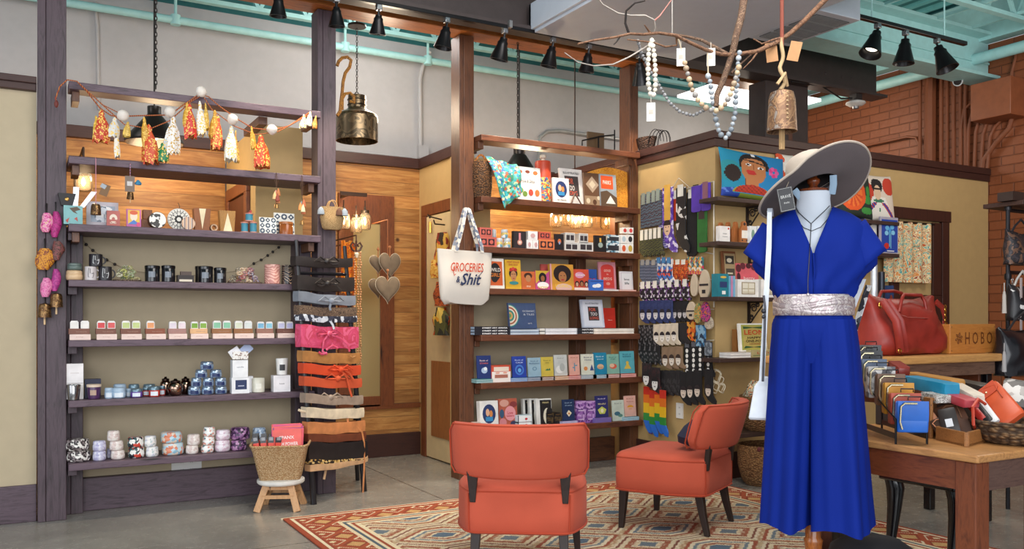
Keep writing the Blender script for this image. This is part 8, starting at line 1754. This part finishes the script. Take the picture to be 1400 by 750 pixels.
def pouch(px, py, D_, L_, w_, th, tilt, roll, m, label, trim=None, cat='pouch', name='leather_pouch', extra=None):
 p = pD(px, py, D_); b = MB(m); b.loft([[(x*w_/2*k, y*th/2*kk, z) for x, y in ((-1, -.6), (-.85, -1), (.85, -1), (1, -.6), (1, .6), (.85, 1), (-.85, 1), (-1, .6))] for z, k, kk in ((0, .9, .5), (L_*.06, 1, 1), (L_*.9, 1, 1), (L_, .92, .5))])
 o = b.build(name, loc=p, smooth=50, rot=(Matrix.Rotation(VR(px), 4, 'Z') @ Matrix.Rotation(roll, 4, 'Y') @ Matrix.Rotation(tilt, 4, 'X')).to_euler())
 if trim: MB(flat(trim, .4)).tube([(-w_/2*.5, -th/2-.003, L_*.55), (-w_*.35, -th/2-.004, L_*.85), (0, -th/2-.004, L_*.93), (w_*.35, -th/2-.004, L_*.85), (w_*.3, -th/2-.003, L_*.5)], .0022, 5).build('stitching', o)
 if extra: extra(o, w_, th, L_)
 return tag(o, label, cat)
def tagx(o, w, th, L): MB(flat('d9dade', .5)).box(-w*.2, w*.2, -th/2-.003, -th/2, L*.4, L*.65).build('price_label', o, smooth=0)
def snap(o, w, th, L):
 MB(flat('b8472a', .5)).prism([(-w*.42, L*.98), (w*.42, L*.98), (w*.42, L*.78), (w*.3, L*.72), (-w*.3, L*.72), (-w*.42, L*.78)], -th/2-.005, -th/2-.001).build('flap', o, smooth=0, bevel=.002)
 MB(flat('d9c9a0', .2, .9)).ell((0, -th/2-.006, L*.8), .005, 8, 5).build('snap', o)
pouch(1318, 601, 3.17, .155, .10, .016, R(-30), R(-28), flat('5f3c2a', .5), 'dark brown leather folder leaning across the wooden box', '8a6248')
pouch(1304, 601, 3.14, .12, .06, .012, R(-22), R(-14), flat('2a2220', .4), 'black slim pouch in the wooden box with a white price label', None, extra=tagx)
pouch(1312, 600, 3.20, .15, .07, .010, R(-25), R(-20), flat('3a302c', .4), 'charcoal pouch behind the black one in the wooden box', '7a6a60')
pouch(1296, 600, 3.17, .085, .05, .012, R(-18), R(-30), flat('4a3428', .4), 'small brown key case in the wooden box', 'c98a68')
pouch(1291, 598, 3.19, .10, .03, .008, R(-18), R(-30), flat('c98560', .4), 'narrow tan leather loop in the wooden box', None)
# round basket of wallets at the table edge
cB = pD(1392, HY, 3.12); cB.z = ZT_
o = root('round_basket', 'low round basket of thick brown coils at the table edge', 'basket', cB+Vector((0, 0, .001)))
MBK = woven('8a6a48', '3f2c1c', 42, 1); MB(MBK).lathe([(.11, 0), (.14, .015), (.155, .05), (.15, .072), (.14, .07), (.13, .02), (.01, .012)], (0, 0, 0), 36, cap=False).build('basket_body', o, smooth=60)
MB(MBK).tube([(.152*cos(t), .152*sin(t), .074) for t in [2*pi*i/32 for i in range(32)]], .008, 6, True).build('rim', o)
pouch(1384, 577, 3.10, .21, .11, .035, R(-50), R(-42), flat('c4512c', .4), 'orange leather phone wallet with a snap flap leaning in the round basket', 'a84020', extra=snap)
pouch(1362, 577, 3.12, .15, .03, .02, R(-45), R(-38), flat('d8d6d4', .4), 'white wallet edge leaning beside the orange phone wallet')
pouch(1355, 578, 3.13, .15, .03, .02, R(-45), R(-40), flat('2a2627', .4), 'black wallet edge leaning beside the white one')
pouch(1347, 576, 3.15, .14, .03, .018, R(-45), R(-42), flat('a8281f', .4), 'dark red wallet edge leaning beside the black one')
pouch(1396, 560, 3.2, .11, .14, .04, R(-20), R(8), patt(['a8a09a', '5a5450', 'c9c4be', '7a746e'], 60, 'voronoi', .5), 'grey snake print pouch standing behind the round basket')
p = pD(1340, 560, 2.98); tag(MB(flat('b8402a', .4)).tube([pZ(1338, 597, .768), pD(1331, 580, 3.1), pD(1330, 556, 3.1), pD(1337, 545, 3.12), pD(1347, 552, 3.14)], .006, 6).build('wrist_strap'), 'rust red wrist strap looping out beside the round basket', 'strap')
def lying(p0, p1, w_, th, m, label, D0, D1):
 A, B = pD(p0[0], p0[1], D0), pD(p1[0], p1[1], D1); b = MB(m); L_ = (B-A)
 rings = []; t_ = L_.normalized(); sd = t_.cross(Vector((0, 0, 1))).normalized(); up = sd.cross(t_)
 for k, kw in ((0, .8), (.05, 1), (.95, 1), (1, .8)): rings.append([A+L_*k+sd*x*w_/2*kw+up*y*th/2*kw for x, y in ((-1, -1), (1, -1), (1.1, 0), (1, 1), (-1, 1), (-1.1, 0))])
 return tag(b.loft(rings).build('clutch_wallet', smooth=50), label, 'wallet')
lying((1240, 520), (1302, 532), .07, .045, flat('1f8ab0', .4), 'turquoise clutch wallet lying behind the clasp wallets', 3.55, 3.25)
lying((1240, 513), (1310, 525), .07, .035, flat('b5803f', .4), 'long tan clutch wallet lying behind the turquoise one', 3.75, 3.4)
lying((1270, 518), (1350, 533), .08, .04, flat('2a221f', .4), 'long dark brown clutch lying behind the tan one', 3.7, 3.35)
lying((1295, 540), (1330, 552), .06, .03, flat('b8404a', .4), 'rosy red clutch lying between turquoise clutch and wooden box', 3.3, 3.15)
lying((1268, 540), (1292, 546), .06, .03, patt(['c9c4be', '8a8680', 'd9d4ce'], 60, 'blob', .5), 'grey clutch lying beside the turquoise one', 3.32, 3.22)
lying((1300, 525), (1338, 545), .05, .03, flat('d8c9b8', .4), 'cream clutch lying between the dark and the red one', 3.45, 3.2)
MBt = root('low_riser_tray', 'low dark tray board supporting the lying clutch wallets', 'tray', (3.15, 2.3, ZT_+.001)); MB(flat('2a1e1a')).box(-.02, .75, -.15, .13, 0, .09).build('tray_board', MBt, bevel=.004)
lying((1221, 500), (1236, 510), .05, .05, flat('7a2a22', .4), 'small dark red purse behind the brown clasp wallet', 3.7, 3.6)
# ================================================================= pipe rack with bags
YR = 3.25; c = pY(1378, 437, YR); zt = pY(1378, 283, YR).z
o = root('pipe_rack', 'black iron pipe rack with a wooden top shelf carrying bags', 'rack', (c.x, YR, 0)); pm = flat('232125', .35, .5)
b = MB(pm).tube([(0, 0, 0), (0, 0, zt)], .013, 10)
for y in (283, 345, 378, 512): zz = pY(1378, y, YR).z; b.lathe([(.02, -.02), (.022, 0), (.02, .02)], (0, 0, zz), 12)
z1 = pY(1378, 372, YR).z; b.tube([(0, 0, z1), (.55, 0, z1)], .012, 8).tube([(.55, 0, 0), (.55, 0, zt)], .013, 10); b.tube([(0, 0, zt-.02), (.55, 0, zt-.02)], .012, 8)
b.build('pipe_frame', o)
MB(wood('2a1a16', '4a3026', (.6, 5, 5), .5, .1)).box(-.04, .6, -.12, .14, zt+.002, zt+.03).build('shelf_board', o, smooth=0, bevel=.003)
MB(wood('2a1a16', '4a3026', (.6, 5, 5), .5, .1)).box(-.04, .6, -.12, .14, pY(1378, 530, YR).z-.03, pY(1378, 530, YR).z).build('shelf_board', o, smooth=0, bevel=.003)
card_box(1385, 1400, 262, YR-.08, zt+.031, '3a2a24', 'dark wooden box on top of the iron pipe rack', d=.1)
def hbag(px, yt, yb, wpx, Yp, m, label, strap_top, sc='2a262a', seed=2, dd=.12):
 a_ = pY(px, yb, Yp); w_ = pY(px+wpx/2, yb, Yp).x-pY(px-wpx/2, yb, Yp).x; h_ = pY(px, yt, Yp).z-a_.z
 o = root('handbag', label, 'bag', a_, group='bags on the pipe rack'); softbag(o, w_, h_, dd, m, seed)
 st = pY(px, strap_top, Yp).z-a_.z; MB(flat(sc, .4)).tube([(-w_*.35, 0, h_*.95), (-w_*.2, 0, (st+h_)*.5), (0, 0, st), (w_*.2, 0, (st+h_)*.5), (w_*.35, 0, h_*.95)], .007, 6).build('handle', o); return o
hbag(1401, 452, 512, 70, YR-.17, flat('17151a', .25, var=.2), 'slouchy glossy black handbag hanging on the pipe rack', 425, seed=8, dd=.16)
hbag(1398, 392, 438, 36, YR-.1, patt(['1f1c20', '2a2629', '1a181b', 'd9d4d0'], 30, 'voronoi', .4), 'black handbag with pale chain trim hanging above the slouchy one', 370, 'c9c4be', 3, .1)
hbag(1396, 318, 362, 40, YR-.08, patt(['3a3035', '1f1a1e', '6a4a38'], 20, 'blob', .5), 'dark bundle of straps hanging highest on the pipe rack', 300, seed=4, dd=.1)
for px, y0, y1, c_, lab in ((1373, 398, 428, 'b8b0a8', 'pale grey tassel hanging at the pipe rack upright'), (1373, 480, 508, 'a8a4a4', 'light grey tassel hanging under the slouchy black handbag')):
 a_, e_ = pY(px, y0, YR-.2), pY(px, y1, YR-.2); tag(MB(fabric(c_)).tube([(0, 0, a_.z-e_.z+.05), (0, 0, a_.z-e_.z)], .003, 5).lathe([(.006, a_.z-e_.z), (.010, (a_.z-e_.z)*.8), (.013, 0)], (0, 0, 0), 10).build('tassel_charm', loc=e_), lab, 'tassel')
b = MB(flat('c9c4c0', .25, .8))
for k in range(16): zz = pY(1381, 382, YR-.06).z-.013*k; b.tube([(.005*cos(t)*(k % 2), .005*cos(t)*(1-k % 2), zz+.009*sin(t)) for t in [2*pi*i/8 for i in range(8)]], .0018, 4, True)
tag(b.build('bag_chain', loc=(pY(1384, 382, YR-.06).x, YR-.06, 0)), 'silver bag chain hanging from the pipe rack rail', 'chain')
tag(MB(flat('b8aaa8', .4)).bar((0, 0, 0), (0, 0, .34), .02, .004, (1, 0, 0)).build('bag_strap', loc=pY(1396, 455, YR-.14), smooth=0), 'pale leather strap hanging vertically on the pipe rack', 'strap')
# ================================================================= branch, beads, bell
DB = 4.0; bark = patt(['3a2a20', '6a5040', '4a3628', '8a705a'], 70, 'blob', .9); br2 = patt(['5a3a28', '7a5840', '4a2f20'], 50, 'blob', .8); pale = flat('a09890', .8)
c0 = pD(996, 76, DB); o = root('hanging_branch', 'bare twisted branch hung from the ceiling and draped with beads', 'branch', c0)
def br(pts, r, m, name='twig'):
 P_ = [pD(px, py, DB+dd)-c0 for px, py, dd in pts]; n = len(P_); rs = [r[0]+(r[1]-r[0])*i/(n-1) for i in range(n)]
 return MB(m).tube(P_, rs, 9).build(name, o, smooth=60)
br([(1019, -60, .1), (1017, 0, .05), (1013, 25, .02), (1006, 50, 0), (1002, 70, 0), (995, 92, 0), (988, 112, -.02), (980, 130, -.04), (979, 146, -.05)], (.019, .012), bark, 'main_stem')
br([(1140, -12, .2), (1122, 6, .18), (1100, 28, .12), (1080, 46, .08), (1060, 59, .05), (1035, 70, .02), (1005, 75, 0), (985, 74, -.02), (965, 68, -.05), (945, 59, -.1), (922, 48, -.15), (900, 45, -.2), (880, 47, -.25), (862, 46, -.3), (840, 51, -.35), (812, 55, -.4), (790, 60, -.45)], (.013, .004), br2, 'branch')
br([(1002, 78, 0), (980, 66, .05), (960, 55, .1), (940, 50, .15), (922, 47, .15)], (.010, .005), bark)
br([(925, 50, -.12), (925, 62, -.1), (910, 64, -.1), (893, 58, -.12), (858, 54, -.2)], (.006, .003), br2)
br([(893, 46, -.2), (896, 38, -.22), (894, 27, -.25), (882, 21, -.28), (862, 21, -.3), (845, 18, -.33), (824, 6, -.36), (818, -2, -.38)], (.004, .0025), pale)
br([(860, 46, -.3), (855, 32, -.32), (856, 15, -.34), (868, 4, -.36), (882, 1, -.38)], (.006, .003), flat('2a2220', .8))
br([(889, 45, -.2), (884, 38, -.22), (881, 34, -.24)], (.005, .002), br2); br([(895, 28, -.2), (902, 22, -.22), (918, 0, -.25)], (.004, .002), flat('c98a80', .8))
br([(895, 56, -.15), (880, 66, -.2), (860, 78, -.25), (838, 88, -.3), (812, 90, -.35), (790, 85, -.4), (772, 72, -.45)], (.004, .002), pale)
br([(1035, 72, .02), (1028, 82, 0), (1016, 94, 0)], (.005, .002), br2); br([(847, 51, -.3), (843, 57, -.3), (839, 61, -.3)], (.004, .002), flat('2a2220'))
br([(1075, 50, .05), (1058, 54, .05), (1042, 60, .08), (1030, 53, .1)], (.006, .003), br2); br([(1000, 100, 0), (1012, 88, .02), (1030, 72, .05)], (.006, .003), bark)
fl = MB(flat('d9d4cc', .4)).tube([pD(919, 45, DB-.17)-c0, pD(919, 30, DB-.17)-c0, Vector((pD(919, 30, DB-.17).x, pD(919, 30, DB-.17).y, 3.29))-c0], .0012, 4).build('hanging_wire', o)
def beads(path, r, cols, label, D_, sp_=1.0, tag_=None, cord=None):
 pts = [pD(px, py, D_+dd) for px, py, dd in path]; c_ = pts[0]; oo = root('bead_necklace', label, 'necklace', c_, group='bead necklaces on the branch')
 seg = [(pts[i+1]-pts[i]).length for i in range(len(pts)-1)]; T_ = sum(seg); n = int(T_/(r*2*sp_)); bb_ = MB()
 for k in range(n+1):
  d_ = T_*k/n; i = 0
  while i < len(seg)-1 and d_ > seg[i]: d_ -= seg[i]; i += 1
  p = pts[i].lerp(pts[i+1], d_/seg[i])-c_; rr_ = r*(1+.12*sin(k*2.3)); bb_.mat(flat(cols[k % len(cols)], .5)).ell(p, rr_, 9, 6)
 bb_.build('bead_chain', oo, smooth=60)
 if tag_:
  q_ = pD(tag_[0], tag_[1], D_)-c_; tt = MB(flat('e9e4dc', .6)).tf(Matrix.Translation(q_) @ Matrix.Rotation(VR(tag_[0]), 4, 'Z')).box(-.019, .019, -.001, .001, -.04, .04).mat(flat('b0a89c')).rect(-.010, .010, -.01, .01, -.0016).tf().build('paper_tag', oo, smooth=0)
  MB(flat('cfc6b8')).tube([q_+Vector((0, 0, .04)), q_+Vector((0, 0, .07))], .0015, 4).build('tag_string', oo)
 if cord: MB(flat('c9b89c')).tube([pD(px, py, D_+dd)-c_ for px, py, dd in cord], .003, 5).build('cord', oo)
 return oo
beads([(891, 55, 0), (887, 68, 0), (886, 90, 0), (886, 112, 0), (889, 128, 0), (893, 131, 0), (896, 122, 0), (896, 95, 0), (894, 70, 0), (891, 56, 0)], .0105, ['e6e0d2', 'd9d2c4'], 'loop of cream pearls with a white tag hanging from the branch', 3.78, 1, (890, 153))
beads([(872, 56, .05), (876, 70, .1), (888, 95, .12), (903, 120, .12), (915, 140, .12), (930, 153, .12), (947, 158, .12), (962, 151, .12)], .0082, ['7f7f80', '8a8a8c'], 'long string of small grey beads sweeping below the branch', 3.82, 1)
beads([(936, 86, 0), (940, 100, 0), (946, 122, 0), (955, 138, 0), (967, 149, 0), (978, 152, 0), (990, 145, 0), (999, 128, 0), (1005, 110, 0), (1010, 92, 0)], .0125, ['b59b7c', 'a08a72', '8f8a86', 'c0aa8a'], 'string of tan and cream beads hanging as a deep curve', 3.9, 1, (931, 78), [(927, 52, 0), (931, 66, 0), (934, 78, 0), (936, 86, 0)])
beads([(1011, 72, 0), (1009, 84, 0), (1008, 105, 0), (1006, 130, 0), (1005, 155, 0), (1000, 176, 0), (993, 189, 0), (984, 183, 0), (979, 165, 0), (976, 148, 0), (973, 130, 0), (971, 112, 0), (968, 104, 0)], .0122, ['8f979f', 'a8afb6', '7c848c'], 'longest string of grey blue beads looping below the branch', 3.96, 1, (972, 78), [(967, 68, 0), (968, 85, 0), (968, 104, 0)])
c = pD(1069, 122, 4.05); w_ = 43*4.05/F*.95; h_ = 58*4.05/F
o = bell(c, w_, h_, 'large battered copper bell hanging on rope from the branch', m=patt(['8a6a4e', '7a5a44', '9a7858', '6a4e3c', '8a8078'], 14, 'blob', .45, metal=.35), clap=False)
MB(flat('b89468')).box(-.012, .012, -.008, .008, -h_*1.42, -h_*.6).build('clapper', o, smooth=0, bevel=.002)
rp = flat('b59a74', .9)
MB(rp).tube([(.02*sin(k*.9)*(1-k/14), .012*cos(k*.9)*(1-k/14), .24*k/14) for k in range(15)], .009, 8).tube([(-.03, 0, .02), (.0, -.02, .07), (.035, 0, .02)], .008, 8).build('rope', o)
MB(flat('7a3a2a', .7)).tube([(0, 0, .2), (0, 0, .42)], .009, 8).build('cord', o)
for k, (dx, a_) in enumerate(((-.028, -.1), (.012, .25))): MB(flat('a87a50', .7)).tf(Matrix.Rotation(VR(1069), 4, 'Z') @ Matrix.Rotation(a_, 4, 'Y')).box(dx-.026, dx+.026, -.003-.003*k, -.001-.003*k, .135, .225).tf().build('paper_tag', o, smooth=0)
b = MB(rp)
for k in range(7): zz = -h_*(.15+.1*k); b.ell((-.03, -w_*.45, zz), (.008, .003, .004), 8, 4)
b.build('seam_stitch', o)
# detector and cameras
c = pY(1176, 146, 5.45); o = root('motion_detector', 'white dome detector under the end of the brown steel beam', 'detector', (c.x, 5.5, 3.31))
MB(flat('e0dcd8', .4)).lathe([(.03, -.05), (.085, -.07), (.09, -.085), (.06, -.105), (.03, -.11)], (0, 0, 0), 24).build('dome', o, smooth=60)
MB(flat('2a2626')).box(-.04, .04, -.04, .04, -.05, 0).build('mount', o); MB(flat('8a8888', .3, .5)).lathe([(.03, -.11), (.028, -.13), (.01, -.135)], (0, 0, 0), 14).build('lens', o)
tag(MB(flat('1a1818')).tube([(c.x-.05, 5.50, 3.27), (c.x-.2, 5.5, 3.25), (c.x-.5, 5.47, 3.32), (c.x-.9, 5.45, 3.30)], .008, 6).build('black_cable'), 'black cable running from the white detector along the steel beam', 'cable')
c = pX(1311, 122, 7.72); o = root('security_camera', 'small grey camera hanging under the pale blue pipe', 'camera', (7.72, c.y, 3.565))
MB(flat('b9bdbd', .4)).tube([(0, 0, 0), (0, 0, -.06)], .02, 10).build('mount', o); MB(flat('c9cccc', .4)).tube([(.04, .02, -.08), (-.08, -.04, -.13)], .045, 16).build('camera_body', o)
MB(flat('1a1a1c', .1)).tube([(-.08, -.04, -.13), (-.086, -.043, -.1325)], .034, 16).build('lens', o)
# things above the book shelves
zz = SRr[0]; a_ = pY(815, 190, 5.85)
card_box(804, 826, 181, 5.81, zz, '5a4228', 'brown wooden sign box standing on the top plank', d=.02)
b = MB(blk_); p0 = pY(795, 200, 5.80); b.tube([(0, 0, .01), (.0, 0, .05), (.17, 0, .10), (.32, 0, .13)], .006, 6).tube([(.32, 0, .0), (.32, 0, .17)], .006, 6).tube([(.16, 0, 0), (.16, 0, .1)], .006, 6)
tag(b.build('wire_easel', loc=(p0.x, 5.79, zz+.002)), 'black wire easel standing on the top plank near the dark post', 'easel')
c = pX(886, 186, 4.57); o = root('wire_basket', 'dark woven and wire basket standing on top of the tan wall', 'basket', (4.56, 5.78, 2.622))
MB(woven('4a2c1c', '2a1810', 60)).lathe([(.05, 0), (.07, .10), (.065, .10)], (0, 0, 0), 20, 1, 1.6).build('basket_body', o, smooth=60)
b = MB(blk_)
for k in range(5): b.tube([(.06*cos(k*.6), -.16+.08*cos(t), .03+.11*sin(t)) for t in [pi*i/10 for i in range(11)]], .003, 5)
b.build('wire_loop', o)
